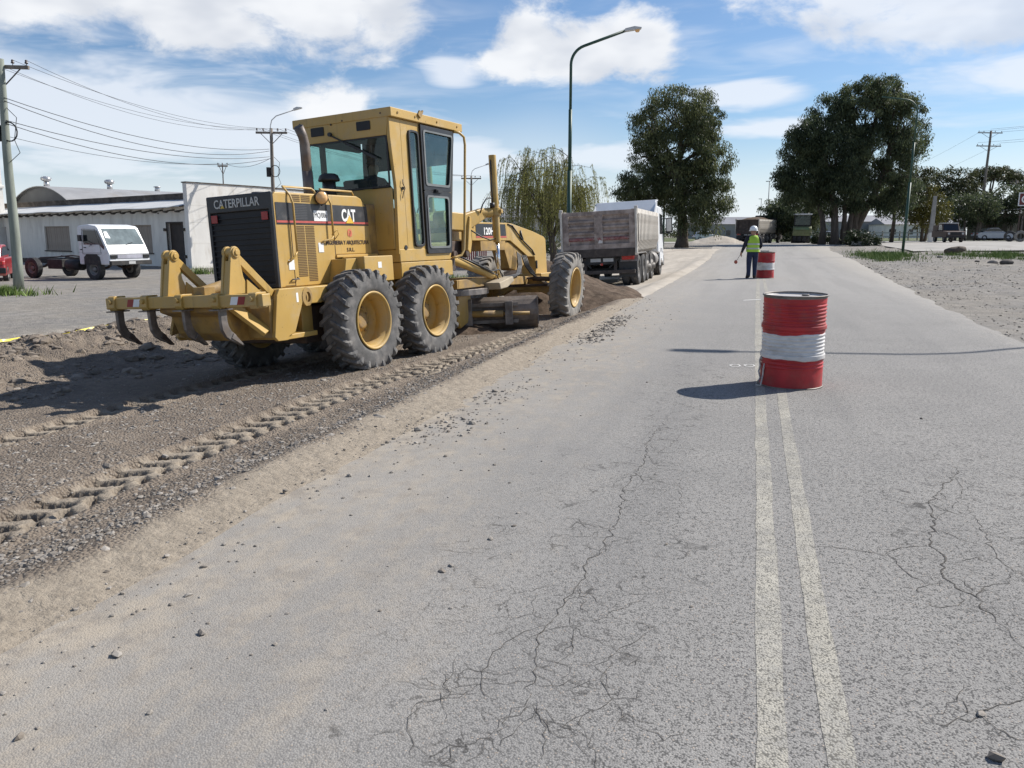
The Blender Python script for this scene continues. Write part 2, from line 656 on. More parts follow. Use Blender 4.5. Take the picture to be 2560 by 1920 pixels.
def fbm(x, y, f0, octs, seed=0, gain=.5):
    s, a, f = 0, 1., f0
    t = 0
    for i in range(octs):
        s = s + a * vnoise(x * f + i * 17.3, y * f + i * 7.9, seed + i)
        t += a
        a *= gain
        f *= 2.03
    return s / t - .5


# height of the land: the road is level with 0 near the camera, everything rises gently far away,
# the lane under repair and the yard on the left lie lower
def gz(x, y):
    x, y = np.asarray(x, dtype=float), np.asarray(y, dtype=float)
    far = .58 * sstep(30, 82, y) + .22 * sstep(5, 20, x) * sstep(25, 70, y)
    bed = -.20 * sstep(-2.75, -3.5, x) - .0524 * np.clip(-3.4 - x, 0, 4.2)
    bed = bed * (1 - sstep(36, 60, y)) * (1 - .45 * sstep(-7.6, -11.5, x) * (y > -99))
    yard = -.10 * sstep(-8, -12, x)
    return far + bed + yard * (1 - sstep(60, 110, y))


def gzf(x, y):
    return float(gz(x, y))

# ------------------------------------------------------------------ measuring helper (pixel of the photograph at 2212 wide -> ground point)
_fw = Vector((-math.sin(YAW) * math.cos(PITCH), math.cos(YAW) * math.cos(PITCH), -math.sin(PITCH)))
_rt = Vector((math.cos(YAW), math.sin(YAW), 0))
_up = _rt.cross(_fw)


def px(u, v, z=0.):
    k = 2560 / 2212
    d = _fw + _rt * ((u * k - 1280) / 2000) - _up * ((v * k - 960) / 2000)
    t = (z - EYE) / d.z
    return (d.x * t, d.y * t)


def at(u, dist, z=None):
    """ground position seen in column u at a horizontal distance along the view axis"""
    zz = 0. if z is None else z
    for _ in range(3):
        dc = dist * math.cos(PITCH) + (EYE - zz) * math.sin(PITCH)
        l = (u * 2560 / 2212 - 1280) / 2000 * dc
        x, y = -math.sin(YAW) * dist + math.cos(YAW) * l, math.cos(YAW) * dist + math.sin(YAW) * l
        if z is None:
            zz = gzf(x, y) - .03
    return Vector((x, y, zz))


# ------------------------------------------------------------------ ground
t = NT('yard_and_verge_soil')
X, Y, Z_ = t.xyz()
n1 = t.noise(.35, 6, .6)
n2 = t.noise(2.6, 7, .65)
n3 = t.noise(55, 4, .6)
vst = t.voro(38)
cc = t.mix(t.ramp(n1, .35, .65), (.258, .235, .202), (.228, .216, .20))
cc = t.mix(t.ramp(n2, .45, .70, 0, .75), cc, (.355, .322, .275))
cc = t.mix(t.ramp(n2, .46, .25, 0, .75), cc, (.165, .145, .125))
# wheel-polished streaks along the shoulder
n4 = t.noise(1.0, 5, .6, (2.6, .12, 1))
cc = t.mix(t.ramp(n4, .5, .72, 0, .45), cc, (.38, .355, .32))
cc = t.mix(t.ramp(n3, .42, .62, 0, .55), cc, t.mix(.5, cc, (.12, .11, .10)))
cc = t.mix(t.ramp(vst, .02, .14, .6, 0), cc, (.42, .40, .375))
# the fields beyond the cross street are green
gm = t.math('MULTIPLY', t.ramp(Y, 101, 112), t.ramp(t.noise(.05, 4, .6), .25, .6, .35, 1))
gm = t.math('MULTIPLY', gm, t.ramp(Y, 420, 160))
cc = t.mix(gm, cc, t.mix(t.ramp(n2, .3, .7), (.055, .085, .022), (.12, .13, .05)))
t.bump(t.math('ADD', t.math('MULTIPLY', vst, -.35), t.math('ADD', n3, t.math('MULTIPLY', n2, 2.5))), .75, .035)
MT['ground'] = t.fin(cc, .95, spec=.2)

xs = np.unique(np.concatenate([-np.geomspace(14, 5000, 46), np.arange(-14, 18, .22), np.geomspace(18, 5000, 46)]))
ys = np.unique(np.concatenate([[-60, -30, -15, -6], np.arange(0, 34, .22), np.arange(34, 70, .6), np.arange(70, 120, 2), np.geomspace(120, 6500, 30)]))
XX, YY = np.meshgrid(xs, ys)
ZZ = gz(XX, YY) - .035
rough = fbm(XX, YY, .55, 4, 3) * .20 * sstep(3.6, 6.0, XX) * (1 - sstep(60, 90, YY)) + fbm(XX, YY, .4, 3, 9) * .10 * sstep(-11, -14, XX)
ZZ = ZZ + rough + .10 * sstep(4.5, 9, XX) * sstep(10, 22, YY) * (1 - sstep(60, 90, YY))
ZZ = ZZ - .5 * sstep(-12.6, -12.2, XX) * sstep(-2.0, -2.4, XX) * sstep(-2, 0, YY) * sstep(20, 19.2, YY)
nx, ny = len(xs), len(ys)
I = np.arange(nx * ny).reshape(ny, nx)
F = np.stack([I[:-1, :-1], I[:-1, 1:], I[1:, 1:], I[1:, :-1]], -1).reshape(-1, 4)
struct(npmesh('ground', np.stack([XX, YY, ZZ], -1).reshape(-1, 3), F, 'ground', smooth=True))

# ------------------------------------------------------------------ asphalt road
t = NT('aged_asphalt')
X, Y, Z_ = t.xyz()
ag = t.voro(155)
agc = t.voro(155, out='Color')
mott = t.noise(.9, 5, .6)
strk = t.noise(.7, 4, .55, (2.2, .14, 1))
pit = t.noise(38, 3, .65)
lum = t.n('ShaderNodeSeparateColor')
t.t.links.new(agc, lum.inputs[0])
g = t.mix(t.ramp(mott, .3, .7), (.236, .226, .211), (.290, .277, .257))
# paler polished wheel paths and darker drag marks, both running with the traffic
g = t.mix(t.ramp(strk, .46, .70, 0, .65), g, (.186, .180, .172))
g = t.mix(t.ramp(strk, .44, .25, 0, .6), g, (.318, .303, .278))
stone = t.mix(t.ramp(lum.outputs[0], .1, .95), (.145, .142, .138), (.37, .358, .338))
g = t.mix(.27, g, stone)
clog = t.ramp(t.math('ADD', X, t.math('MULTIPLY', t.math('SUBTRACT', mott, .5), 2.8)), -1.9, .4, .30, 1.0)
gap = t.math('MULTIPLY', t.ramp(t.math('ADD', ag, t.math('MULTIPLY', t.math('SUBTRACT', pit, .5), 1.1)), .52, .80), clog)
g = t.mix(t.math('MULTIPLY', gap, .80), g, (.045, .044, .043))
# single larger stones, bluish, reddish or pale
pick = t.math('MULTIPLY', t.ramp(lum.outputs[1], .90, .93), t.ramp(ag, .5, .35))
g = t.mix(t.math('MULTIPLY', pick, .75), g, t.mix(lum.outputs[2], (.09, .095, .11), (.42, .33, .25)))
# old oil drips and damp-looking blotches
oil = t.math('MULTIPLY', t.ramp(t.noise(1.7, 5, .7, off=(4.1, 2.2, 0)), .66, .76), t.ramp(t.noise(11, 4, .7), .35, .6))
g = t.mix(t.math('MULTIPLY', oil, .55), g, (.075, .073, .072))
# hairline crazing in two worn areas of the lanes
wob = t.n('ShaderNodeVectorMath', operation='MULTIPLY_ADD')
nz = t.n('ShaderNodeTexNoise')
nz.inputs['Scale'].default_value = 5.0
nz.inputs['Detail'].default_value = 5.0
t.t.links.new(t.tc.outputs['Object'], nz.inputs['Vector'])
t.t.links.new(nz.outputs['Color'], wob.inputs[0])
wob.inputs[1].default_value = (.34, .34, 0)
t.t.links.new(t.tc.outputs['Object'], wob.inputs[2])


def craze(scale, width):
    v = t.n('ShaderNodeTexVoronoi', feature='DISTANCE_TO_EDGE')
    v.inputs['Scale'].default_value = scale
    t.t.links.new(wob.outputs[0], v.inputs['Vector'])
    return t.ramp(v.outputs['Distance'], width * scale, width * scale * .35)


def patch(xc, yc, rx, ry):
    dx = t.math('MULTIPLY', t.math('SUBTRACT', X, xc), 1 / rx)
    dy = t.math('MULTIPLY', t.math('SUBTRACT', Y, yc), 1 / ry)
    d = t.math('SQRT', t.math('ADD', t.math('MULTIPLY', dx, dx), t.math('MULTIPLY', dy, dy)))
    return t.ramp(t.math('ADD', d, t.math('MULTIPLY', t.math('SUBTRACT', t.noise(1.6, 4, .65), .5), 1.8)), 1.15, .75)


area = t.math('MAXIMUM', patch(-.75, 3.3, .60, 2.2), t.math('MAXIMUM', patch(1.45, 4.2, .75, 2.4), patch(-.6, 7.6, .4, 2.4)))
brk = t.ramp(t.noise(6, 3, .65, off=(1, 9, 0)), .46, .60)
ck = t.math('MULTIPLY', t.math('MAXIMUM', craze(4.2, .0045), t.math('MULTIPLY', craze(9.5, .0032), .7)), t.math('MULTIPLY', area, brk))
g = t.mix(t.math('MULTIPLY', ck, .80), g, (.050, .047, .044))
# fine soil carried onto the pavement from the lane under repair, with ragged tongues
dn = t.noise(.8, 5, .7, (1.0, .35, 1))
dn2 = t.noise(5, 5, .7, (1.3, .6, 1))
edge = t.math('ADD', X, t.math('ADD', t.math('MULTIPLY', t.math('SUBTRACT', dn, .5), -2.4), t.math('MULTIPLY', t.math('SUBTRACT', dn2, .5), -1.3)))
film = t.math('MAXIMUM', t.ramp(edge, -1.95, -2.60), t.math('MULTIPLY', t.ramp(edge, -.8, -2.2), t.ramp(dn2, .40, .66, .15, .7)))
soil = t.mix(t.ramp(t.noise(7, 4, .72), .42, .64), (.365, .312, .242), (.24, .205, .165))
g = t.mix(t.math('MULTIPLY', t.ramp(t.math('ADD', X, t.math('MULTIPLY', t.math('SUBTRACT', mott, .5), -1.6)), -.5, -2.8, 0, .45), t.ramp(gap, 0, 1, 1, .5)), g, (.315, .286, .245))
g = t.mix(t.math('MULTIPLY', film, t.ramp(gap, 0, 1, .90, .6)), g, soil)
# pale dust over the far end and the right edge
far = t.math('MULTIPLY', t.ramp(Y, 9, 26), .60)
g = t.mix(far, g, t.mix(t.ramp(strk, .35, .65), (.268, .256, .238), (.340, .323, .299)))
redge = t.ramp(t.math('ADD', X, t.math('MULTIPLY', t.math('SUBTRACT', dn2, .5), 2.2)), 2.9, 4.6, 0, .7)
g = t.mix(redge, g, (.36, .33, .285))
t.bump(t.math('MULTIPLY', ag, -.8), .45, .006)
MT['asphalt'] = t.fin(g, .88, spec=.3)


def road_right(y):
    return 3.55 + 1.5 * sstep(10, 50, y) + 3.0 * sstep(60, 90, y)


ys = np.concatenate([np.arange(-6, 40, .12), np.arange(40, 96, .8)])
rows, V = [], []
cols = np.linspace(0, 1, 26)
for y in ys:
    l = -2.42 - .12 * float(fbm(np.array([0.]), np.array([y]), 1.4, 4, 5)[0]) - 1.0 * float(sstep(45, 70, y))
    r = float(road_right(y)) + .35 * float(fbm(np.array([4.]), np.array([y]), .9, 5, 8)[0])
    x = l + (r - l) * cols
    z = gz(np.maximum(x, -2.7), np.full(26, y)) + .0
    z = z - .02 * np.clip((x - (r - .35)) / .35, 0, 1) ** 2
    V.append(np.stack([x, np.full(26, y), z], -1))
V = np.concatenate(V)
I = np.arange(len(V)).reshape(len(ys), 26)
F = np.stack([I[:-1, :-1], I[:-1, 1:], I[1:, 1:], I[1:, :-1]], -1).reshape(-1, 4)
road = struct(npmesh('road', V, F, 'asphalt', smooth=True))

# cross street at the far end
MT['pale_road'] = mk('dusty_pavement', (.30, .285, .26), .9, var=.14, vs=.5, dust=(.38, .34, .28), dustk=.3, ds=.8, bump=.3, bs=20)
ys2 = np.linspace(88, 104, 9)
xs2 = np.linspace(-70, 80, 31)
XX, YY = np.meshgrid(xs2, ys2)
V = np.stack([XX, YY, gz(XX, YY) + .012], -1).reshape(-1, 3)
I = np.arange(len(V)).reshape(9, 31)
F = np.stack([I[:-1, :-1], I[:-1, 1:], I[1:, 1:], I[1:, :-1]], -1).reshape(-1, 4)
struct(npmesh('cross_street', V, F, 'pale_road', smooth=True))
# side street / forecourt on the right, paler than the verge
xs2 = np.linspace(9.5, 60, 24)
ys2 = np.linspace(56, 88, 14)
XX, YY = np.meshgrid(xs2, ys2)
V = np.stack([XX + .6 * fbm(XX, YY, .3, 3, 2), YY + 2 * fbm(XX, YY, .2, 3, 6), gz(XX, YY) + .11 * (1 - sstep(60, 90, YY)) + .002], -1).reshape(-1, 3)
I = np.arange(len(V)).reshape(14, 24)
F = np.stack([I[:-1, :-1], I[:-1, 1:], I[1:, 1:], I[1:, :-1]], -1).reshape(-1, 4)
struct(npmesh('forecourt', V, F, 'pale_road', smooth=True))

# sandy base of the next stretch of the lane, where the tipper stands
MT['lane_sand'] = mk('sandy_lane_base', (.40, .355, .295), .95, var=.13, vs=.8, dust=(.30, .26, .21), dustk=.35, ds=1.6, bump=.5, bs=18, stretch=(1.6, .4, 1))
xs2 = np.linspace(-9.0, -2.38, 34)
ys2 = np.arange(18.6, 62, .4)
XX, YY = np.meshgrid(xs2, ys2)
zz = gz(XX, YY) + .02 + .05 * fbm(XX, YY, .9, 4, 21) - .06 * sstep(-2.75, -2.4, XX)
V = np.stack([XX, YY, zz], -1).reshape(-1, 3)
I = np.arange(len(V)).reshape(len(ys2), 34)
F = np.stack([I[:-1, :-1], I[:-1, 1:], I[1:, 1:], I[1:, :-1]], -1).reshape(-1, 4)
struct(npmesh('lane_base', V, F, 'lane_sand', smooth=True))

# ------------------------------------------------------------------ painted lines: worn through to the stone
t = NT('worn_yellow_line')
w = t.voro(135)
wear = t.ramp(t.math('ADD', w, t.math('MULTIPLY', t.math('SUBTRACT', t.noise(38, 3, .65), .5), 1.1)), .46, .74)
pat = t.ramp(t.math('ADD', t.math('MULTIPLY', t.noise(1.3, 5, .7), .6), t.math('MULTIPLY', t.noise(13, 4, .7), .4)), .40, .62, .18, .80)
k = t.math('MAXIMUM', t.math('MULTIPLY', wear, .75), pat)
cc = t.mix(k, t.mix(t.ramp(t.noise(5, 5, .6), .3, .7), (.40, .372, .305), (.46, .432, .362)), t.mix(wear, (.25, .241, .225), (.055, .053, .052)))
t.bump(t.math('MULTIPLY', w, -1.0), .5, .006)
MT['line_yellow'] = t.fin(cc, .85, spec=.3)
for nm, xc, wd, y1 in (('painted_line', .105, .088, 84), ('painted_line', .305, .080, 84)):
    ysl = np.concatenate([np.arange(-3, 30, .1), np.arange(30, y1, .5)])
    ew = .5 * wd
    V = []
    for y in ysl:
        j1, j2 = (fbm(np.array([xc * 9]), np.array([y]), 3., 4, 31)[0], fbm(np.array([xc * 9 + 5]), np.array([y]), 3., 4, 33)[0])
        drift = .012 * math.sin(y * .23 + xc * 11)
        V += [(xc - ew + j1 * .02 + drift, y, gzf(xc, y) + .0016), (xc + ew + j2 * .02 + drift, y, gzf(xc, y) + .0016)]
    n = len(ysl)
    F = [(2 * i, 2 * i + 1, 2 * i + 3, 2 * i + 2) for i in range(n - 1)]
    o = npmesh(nm, V, F, 'line_yellow')
    struct(o)

# survey marks in white chalk: two rings and a dash beside the centre line
MT['chalk'] = mk('white_chalk', (.62, .61, .58), .95, var=.2, vs=30)
for u, v, rr in ((1588, 790, .060), (1619, 790, .060)):
    cx, cy = px(u, v)
    b = MB()
    po = [(cx + (rr + .006 * math.sin(5 * i)) * math.cos(2 * math.pi * i / 28), cy + 1.5 * rr * math.sin(2 * math.pi * i / 28)) for i in range(28)]
    pi_ = [(cx + (p[0] - cx) * .76, cy + (p[1] - cy) * .78) for p in po]
    for i in range(28):
        j = (i + 1) % 28
        b.quad((po[i][0], po[i][1], .004), (po[j][0], po[j][1], .004), (pi_[j][0], pi_[j][1], .004), (pi_[i][0], pi_[i][1], .004))
    struct(b.build('chalk_ring', 'chalk'))
b = MB()
p0, p1 = px(1606, 649), px(1643, 647)
b.quad((p0[0], p0[1] - .06, .005), (p1[0], p1[1] - .06, .005), (p1[0], p1[1] + .06, .005), (p0[0], p0[1] + .06, .005))
struct(b.build('chalk_dash', 'chalk'))

# ------------------------------------------------------------------ cracks in the pavement (parts of the road)
t = NT('crack_fill')
MT['crack'] = t.fin(t.mix(t.ramp(t.noise(60, 4, .6), .35, .65), (.06, .056, .052), (.14, .13, .118)), .95, spec=.1)
CR = [
    ([(2036, 1000), (2068, 1012), (2062, 1028), (2030, 1062), (2008, 1082), (2020, 1130), (2008, 1180), (2042, 1205), (2036, 1243), (2062, 1262), (2112, 1292), (2150, 1335), (2192, 1385), (2230, 1420)], 10),
    ([(1728, 1180), (1800, 1182), (1868, 1192), (1920, 1200), (1960, 1238), (2000, 1262), (2050, 1262)], 6),
    ([(1912, 1198), (1940, 1185), (1965, 1181), (2010, 1180)], 5),
    ([(2078, 1085), (2112, 1128), (2140, 1180), (2152, 1205), (2190, 1235), (2230, 1262)], 6),
    ([(2042, 1208), (2080, 1212), (2112, 1204), (2142, 1216)], 6),
    ([(2110, 1290), (2126, 1268), (2160, 1262), (2190, 1236)], 6),
    ([(2020, 1130), (2060, 1090), (2078, 1060), (2110, 1040)], 4),
    ([(1985, 1556), (2060, 1558), (2105, 1553), (2132, 1534), (2180, 1522), (2235, 1508)], 7),
    ([(2120, 1545), (2152, 1575), (2180, 1590), (2235, 1604)], 6),
    ([(1452, 890), (1420, 930), (1400, 955), (1392, 1000), (1345, 1058), (1338, 1120), (1305, 1182), (1268, 1212), (1250, 1262), (1216, 1310), (1180, 1352), (1158, 1402), (1160, 1440), (1140, 1512), (1080, 1555), (1045, 1600), (1010, 1670)], 9),
    ([(1248, 1262), (1272, 1330), (1330, 1336), (1388, 1346), (1408, 1362), (1372, 1388), (1330, 1412), (1296, 1428)], 5),
    ([(1330, 1412), (1296, 1468), (1320, 1508), (1344, 1538), (1352, 1560)], 5),
    ([(1182, 1350), (1120, 1372), (1066, 1408), (1040, 1450), (1040, 1490), (1066, 1520)], 6),
    ([(1150, 1478), (1200, 1482), (1260, 1478), (1300, 1466)], 4),
    ([(880, 1560), (900, 1520), (950, 1512), (1000, 1500), (1040, 1486)], 5),
    ([(1300, 1690), (1286, 1620), (1264, 1590), (1200, 1562), (1140, 1520)], 5),
    ([(1392, 1000), (1432, 972), (1462, 950), (1474, 930)], 4),
    ([(1345, 1058), (1420, 1040), (1466, 1050), (1470, 1090), (1444, 1104)], 4),
    ([(1444, 1104), (1490, 1110), (1520, 1130)], 3),
    ([(1338, 1120), (1290, 1150), (1262, 1190)], 3),
    ([(1216, 1310), (1240, 1360), (1236, 1410), (1200, 1440), (1160, 1440)], 4),
    ([(1500, 1010), (1470, 1040), (1466, 1050)], 3),
    ([(900, 1520), (880, 1580), (890, 1640)], 4),
    ([(1140, 1512), (1170, 1560), (1180, 1600), (1160, 1660)], 4),
]
def crack_path(P):
    path = []
    for a, c in zip(P[:-1], P[1:]):
        n = max(3, int((c - a).length / .03))
        perp = Vector((-(c - a).y, (c - a).x)).normalized()
        for i in range(n):
            path.append(a.lerp(c, i / n) + perp * (random.gauss(0, .010) * (0 if i == 0 else 1)))
    path.append(P[-1])
    return path


def ribbon(path, wmm, V, F):
    k = len(path)
    o = len(V)
    for i, p in enumerate(path):
        d = path[min(i + 1, k - 1)] - path[max(i - 1, 0)]
        q = Vector((-d.y, d.x)).normalized()
        tp = min(1, 4 * i / k + .25, 4 * (k - 1 - i) / k + .2)
        w1 = wmm * .001 * tp * random.uniform(.10, .75)
        w2 = wmm * .001 * tp * random.uniform(.10, .75)
        V += [(p.x + q.x * w1, p.y + q.y * w1, .002), (p.x - q.x * w2, p.y - q.y * w2, .002)]
        if i:
            F.append((o + 2 * i - 2, o + 2 * i - 1, o + 2 * i + 1, o + 2 * i))


for pts, wmm in CR:
    P = [Vector(px(u, v)) for u, v in pts]
    path = crack_path(P)
    V, F = [], []
    wm_ = wmm * (.50 if P[0].x < .1 else .68)
    ribbon(path, wm_, V, F)
    # short offshoots that split again
    for _ in range(int(len(path) / 11) + 1):
        i = random.randrange(1, len(path) - 1)
        d = (path[i + 1] - path[i - 1]).normalized()
        ang = random.choice((-1, 1)) * random.uniform(.6, 1.4)
        d = Vector((d.x * math.cos(ang) - d.y * math.sin(ang), d.x * math.sin(ang) + d.y * math.cos(ang)))
        L_ = random.uniform(.08, .32)
        mid = path[i] + d * L_ * .5 + Vector((random.gauss(0, .025), random.gauss(0, .025)))
        end = path[i] + d * L_ + Vector((random.gauss(0, .05), random.gauss(0, .05)))
        sub = crack_path([path[i], mid, end])
        ribbon(sub, max(2.2, wm_ * .55), V, F)
        if random.random() < .6:
            e2 = mid + Vector((-d.y, d.x)) * random.choice((-1, 1)) * random.uniform(.05, .18)
            ribbon(crack_path([mid, e2]), max(2.0, wm_ * .4), V, F)
    npmesh('crack', V, F, 'crack', parent=road)

# ------------------------------------------------------------------ soil of the lane under repair
t = NT('excavated_soil')
X, Y, Z_ = t.xyz()
at_ = t.n('ShaderNodeAttribute', attribute_name='tint')
n1 = t.noise(1.1, 7, .65)
n2 = t.noise(14, 7, .7)
vs_ = t.voro(46)
vc = t.voro(46, out='Color')
lum = t.n('ShaderNodeSeparateColor')
t.t.links.new(vc, lum.inputs[0])
cc = t.mix(t.ramp(n1, .35, .68), (.190, .155, .122), (.265, .218, .170))
cc = t.mix(t.ramp(n2, .35, .7, 0, .6), cc, (.135, .112, .092))
cc = t.mix(t.ramp(vs_, .34, .12, 0, .65), cc, t.mix(lum.outputs[0], (.14, .125, .11), (.36, .33, .295)))
tan = t.mix(t.ramp(n2, .3, .7), (.365, .312, .245), (.275, .233, .182))
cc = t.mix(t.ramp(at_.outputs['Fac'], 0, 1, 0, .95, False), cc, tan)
cc = t.mix(t.ramp(at_.outputs['Fac'], -.1, -1, 0, .85), cc, (.075, .058, .045))  # dark soil tone in the lug holes, painted to deepen their shade
t.bump(t.math('ADD', t.math('MULTIPLY', vs_, t.ramp(at_.outputs['Fac'], 0, 1, -1.0, -.10)), t.math('MULTIPLY', n2, 1.5)), 1.0, .018)
MT['soil'] = t.fin(cc, .97, spec=.12)

xs = np.concatenate([np.arange(-12.6, -7.6, .05), np.arange(-7.6, -2.1, .020)])
yl = [1.2]
while yl[-1] < 20:
    yl.append(yl[-1] + .011 + .0024 * yl[-1])
ys = np.array(yl)
XX, YY = np.meshgrid(xs, ys)
z = gz(XX, YY)
tint = np.zeros_like(z)
# ragged tan skirt where the soil feathers out on the asphalt
lip = XX + 2.62 - 1.15 * fbm(XX, YY, .6, 6, 41, .6) + .25 * fbm(XX, YY, 5, 3, 42)
skirt = .006 - .05 * lip + .016 * fbm(XX, YY, 9, 4, 43, .65)
z = np.where(XX > -3.05, np.minimum(z + .03, skirt), z + .03 * sstep(-4, -3.05, XX))
z = np.where(XX > -2.15, -.05, z)
tint = np.maximum(tint, sstep(-2.92, -2.72, XX + .5 * fbm(XX, YY, .9, 5, 44, .6)))
# rough floor of the excavation
core = sstep(-3.0, -3.6, XX)
z = z + core * (.035 * fbm(XX, YY, 1.1, 3, 45) + .03 * fbm(XX, YY, 5, 4, 46) + .012 * fbm(XX, YY, 22, 2, 47))
# long low ridge beside the outer wheel track
z = z + .05 * np.exp(-((XX + 3.42 + .15 * fbm(XX, YY, .5, 2, 48)) / .16) ** 2) * (.6 + fbm(XX, YY, 1.3, 3, 49)) * (1 - sstep(9, 13, YY))


def track(xc, wdt, depth, per, y0, y1, ph=0, sk=1.):
    global z, tint
    d = XX - xc
    u = d / (wdt / 2)
    inside = sstep(1.12, .92, np.abs(u)) * sstep(y0 - .3, y0 + .3, YY) * (1 - sstep(y1 - .4, y1 + .4, YY))
    wob = .035 * fbm(XX, YY, 3, 3, 51)
    vv = (YY + wob + sk * .34 * wdt * np.abs(u) + np.where(u > 0, per / 2, 0)) / per + ph
    saw = vv - np.floor(vv)
    lug = sstep(.0, .05, saw) * (1 - sstep(.30, .52, saw))            # steep front, slumped back
    crumb = .65 + .7 * vnoise(XX * 7, YY * 7, 52)
    # deep separate lug holes along the outer edge, herringbone ridges over the rest
    v2 = (YY + wob * .6 - .10 * u) / per + ph
    s2 = v2 - np.floor(v2)
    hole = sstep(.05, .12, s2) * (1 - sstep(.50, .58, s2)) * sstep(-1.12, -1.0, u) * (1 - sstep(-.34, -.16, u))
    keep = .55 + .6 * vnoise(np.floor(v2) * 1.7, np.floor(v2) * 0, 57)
    ridge = lug * sstep(-.22, -.05, u)
    z = z - inside * (.028 + depth * 1.35 * hole * keep + depth * .70 * ridge * crumb) + .026 * np.exp(-((np.abs(u) - 1.2) / .2) ** 2) * sstep(y0, y0 + .5, YY) * (1 - sstep(y1 - .5, y1, YY)) * crumb
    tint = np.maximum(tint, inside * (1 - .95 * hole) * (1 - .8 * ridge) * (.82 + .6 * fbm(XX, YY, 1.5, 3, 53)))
    tint = tint - inside * (1.3 * hole * keep + .55 * ridge * sstep(.0, .3, u) * crumb)  # negative tint paints shade into the holes and lug dents


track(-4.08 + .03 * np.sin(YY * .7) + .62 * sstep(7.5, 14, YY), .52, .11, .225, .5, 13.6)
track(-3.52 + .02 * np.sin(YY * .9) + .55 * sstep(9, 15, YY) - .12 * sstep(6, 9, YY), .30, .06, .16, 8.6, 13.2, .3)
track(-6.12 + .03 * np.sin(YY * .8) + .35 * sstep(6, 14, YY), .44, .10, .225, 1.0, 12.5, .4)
# spoil heaped along the far side
cl = 10.0 + .5 * fbm(XX * 0, YY, .35, 3, 61)
berm = np.exp(-(np.abs(XX + cl) / (1.15 + .3 * fbm(XX, YY, .4, 2, 62))) ** 2.2)
hb = (.22 + .28 * fbm(XX * .3, YY, .8, 3, 63)) * sstep(3.0, 6, YY)
z = z + berm * hb + sstep(-7.4, -8.8, XX) * sstep(-11.8, -10.8, XX) * (.16 * fbm(XX, YY, 1.6, 4, 64) + .13 * fbm(XX, YY, 5, 4, 65, .65))
z = z - .25 * sstep(-11.9, -12.5, XX) - .2 * sstep(18.6, 20, YY)
V = np.stack([XX, YY, z], -1).reshape(-1, 3)
I = np.arange(len(V)).reshape(len(ys), len(xs))
F = np.stack([I[:-1, :-1], I[:-1, 1:], I[1:, 1:], I[1:, :-1]], -1).reshape(-1, 4)
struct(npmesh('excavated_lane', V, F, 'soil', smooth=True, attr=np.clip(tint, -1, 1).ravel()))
HX, HY, HZ = xs, ys, z


def soil_z(x, y):
    i = int(np.clip(np.searchsorted(HX, x), 0, len(HX) - 1))
    j = int(np.clip(np.searchsorted(HY, y), 0, len(HY) - 1))
    return float(HZ[j, i])


# heap of soil in front of the grader
MT['pile'] = mk('moist_pile_soil', (.098, .072, .053), .97, var=.35, vs=4, dust=(.20, .155, .115), dustk=.25, ds=9, bump=1.0, bs=30, spec=.1)


def heap(name, cx, cy, rx, ry, hgt, label, seed, ang=0., n=110, mat='pile'):
    u = np.linspace(-1.25, 1.25, n)
    UU, VV = np.meshgrid(u, u)
    xx = cx + UU * rx * math.cos(ang) - VV * ry * math.sin(ang)
    yy = cy + UU * rx * math.sin(ang) + VV * ry * math.cos(ang)
    r = np.sqrt(UU ** 2 + VV ** 2) * (1 + .28 * fbm(xx, yy, .9, 3, seed))
    prof = np.clip(1.08 - r, 0, None)
    prof = np.minimum(prof, 1.0) ** .92
    zz = gz(xx, yy) - .06 + hgt * (prof - .08 * (r < .25) * (.25 - r) / .25) + (.05 * fbm(xx, yy, 3, 4, seed + 1) + .05 * fbm(xx, yy, 11, 3, seed + 3)) * sstep(0, .2, prof)
    V = np.stack([xx, yy, zz], -1).reshape(-1, 3)
    I = np.arange(n * n).reshape(n, n)
    F = np.stack([I[:-1, :-1], I[:-1, 1:], I[1:, 1:], I[1:, :-1]], -1).reshape(-1, 4)
    keep = r[:-1, :-1].ravel() < 1.22
    o = npmesh(name, V, F[keep], mat, smooth=True)
    return tag(o, label, 'soil pile')


heap('soil_pile', -5.0, 18.9, 2.35, 2.4, 1.22, 'dark brown soil heap just beyond the front wheel of the grader', 71)
heap('soil_windrow', -5.3, 14.2, .9, 1.5, .42, 'low ridge of loose soil in front of the grader blade', 75, .35)
heap('sand_mound', -3.9, 88.0, 3.2, 2.4, .9, 'small sandy mound far down the road left of the distant tipper', 79, 0., 50, 'lane_sand')

# ------------------------------------------------------------------ loose stones
t = NT('pebble')
a_ = t.n('ShaderNodeAttribute', attribute_name='tint')
cc = t.mix(a_.outputs['Fac'], (.135, .118, .10), (.36, .332, .295))
cc = t.mix(t.ramp(t.noise(40, 4, .6), .4, .7, 0, .5), cc, (.22, .18, .14))
MT['pebble'] = t.fin(cc, .9, spec=.25)
ico = []
g_ = (1 + 5 ** .5) / 2
IV = np.array([(-1, g_, 0), (1, g_, 0), (-1, -g_, 0), (1, -g_, 0), (0, -1, g_), (0, 1, g_), (0, -1, -g_), (0, 1, -g_), (g_, 0, -1), (g_, 0, 1), (-g_, 0, -1), (-g_, 0, 1)]) / math.sqrt(1 + g_ * g_)
IF = np.array([(0, 11, 5), (0, 5, 1), (0, 1, 7), (0, 7, 10), (0, 10, 11), (1, 5, 9), (5, 11, 4), (11, 10, 2), (10, 7, 6), (7, 1, 8), (3, 9, 4), (3, 4, 2), (3, 2, 6), (3, 6, 8), (3, 8, 9), (4, 9, 5), (2, 4, 11), (6, 2, 10), (8, 6, 7), (9, 8, 1)])


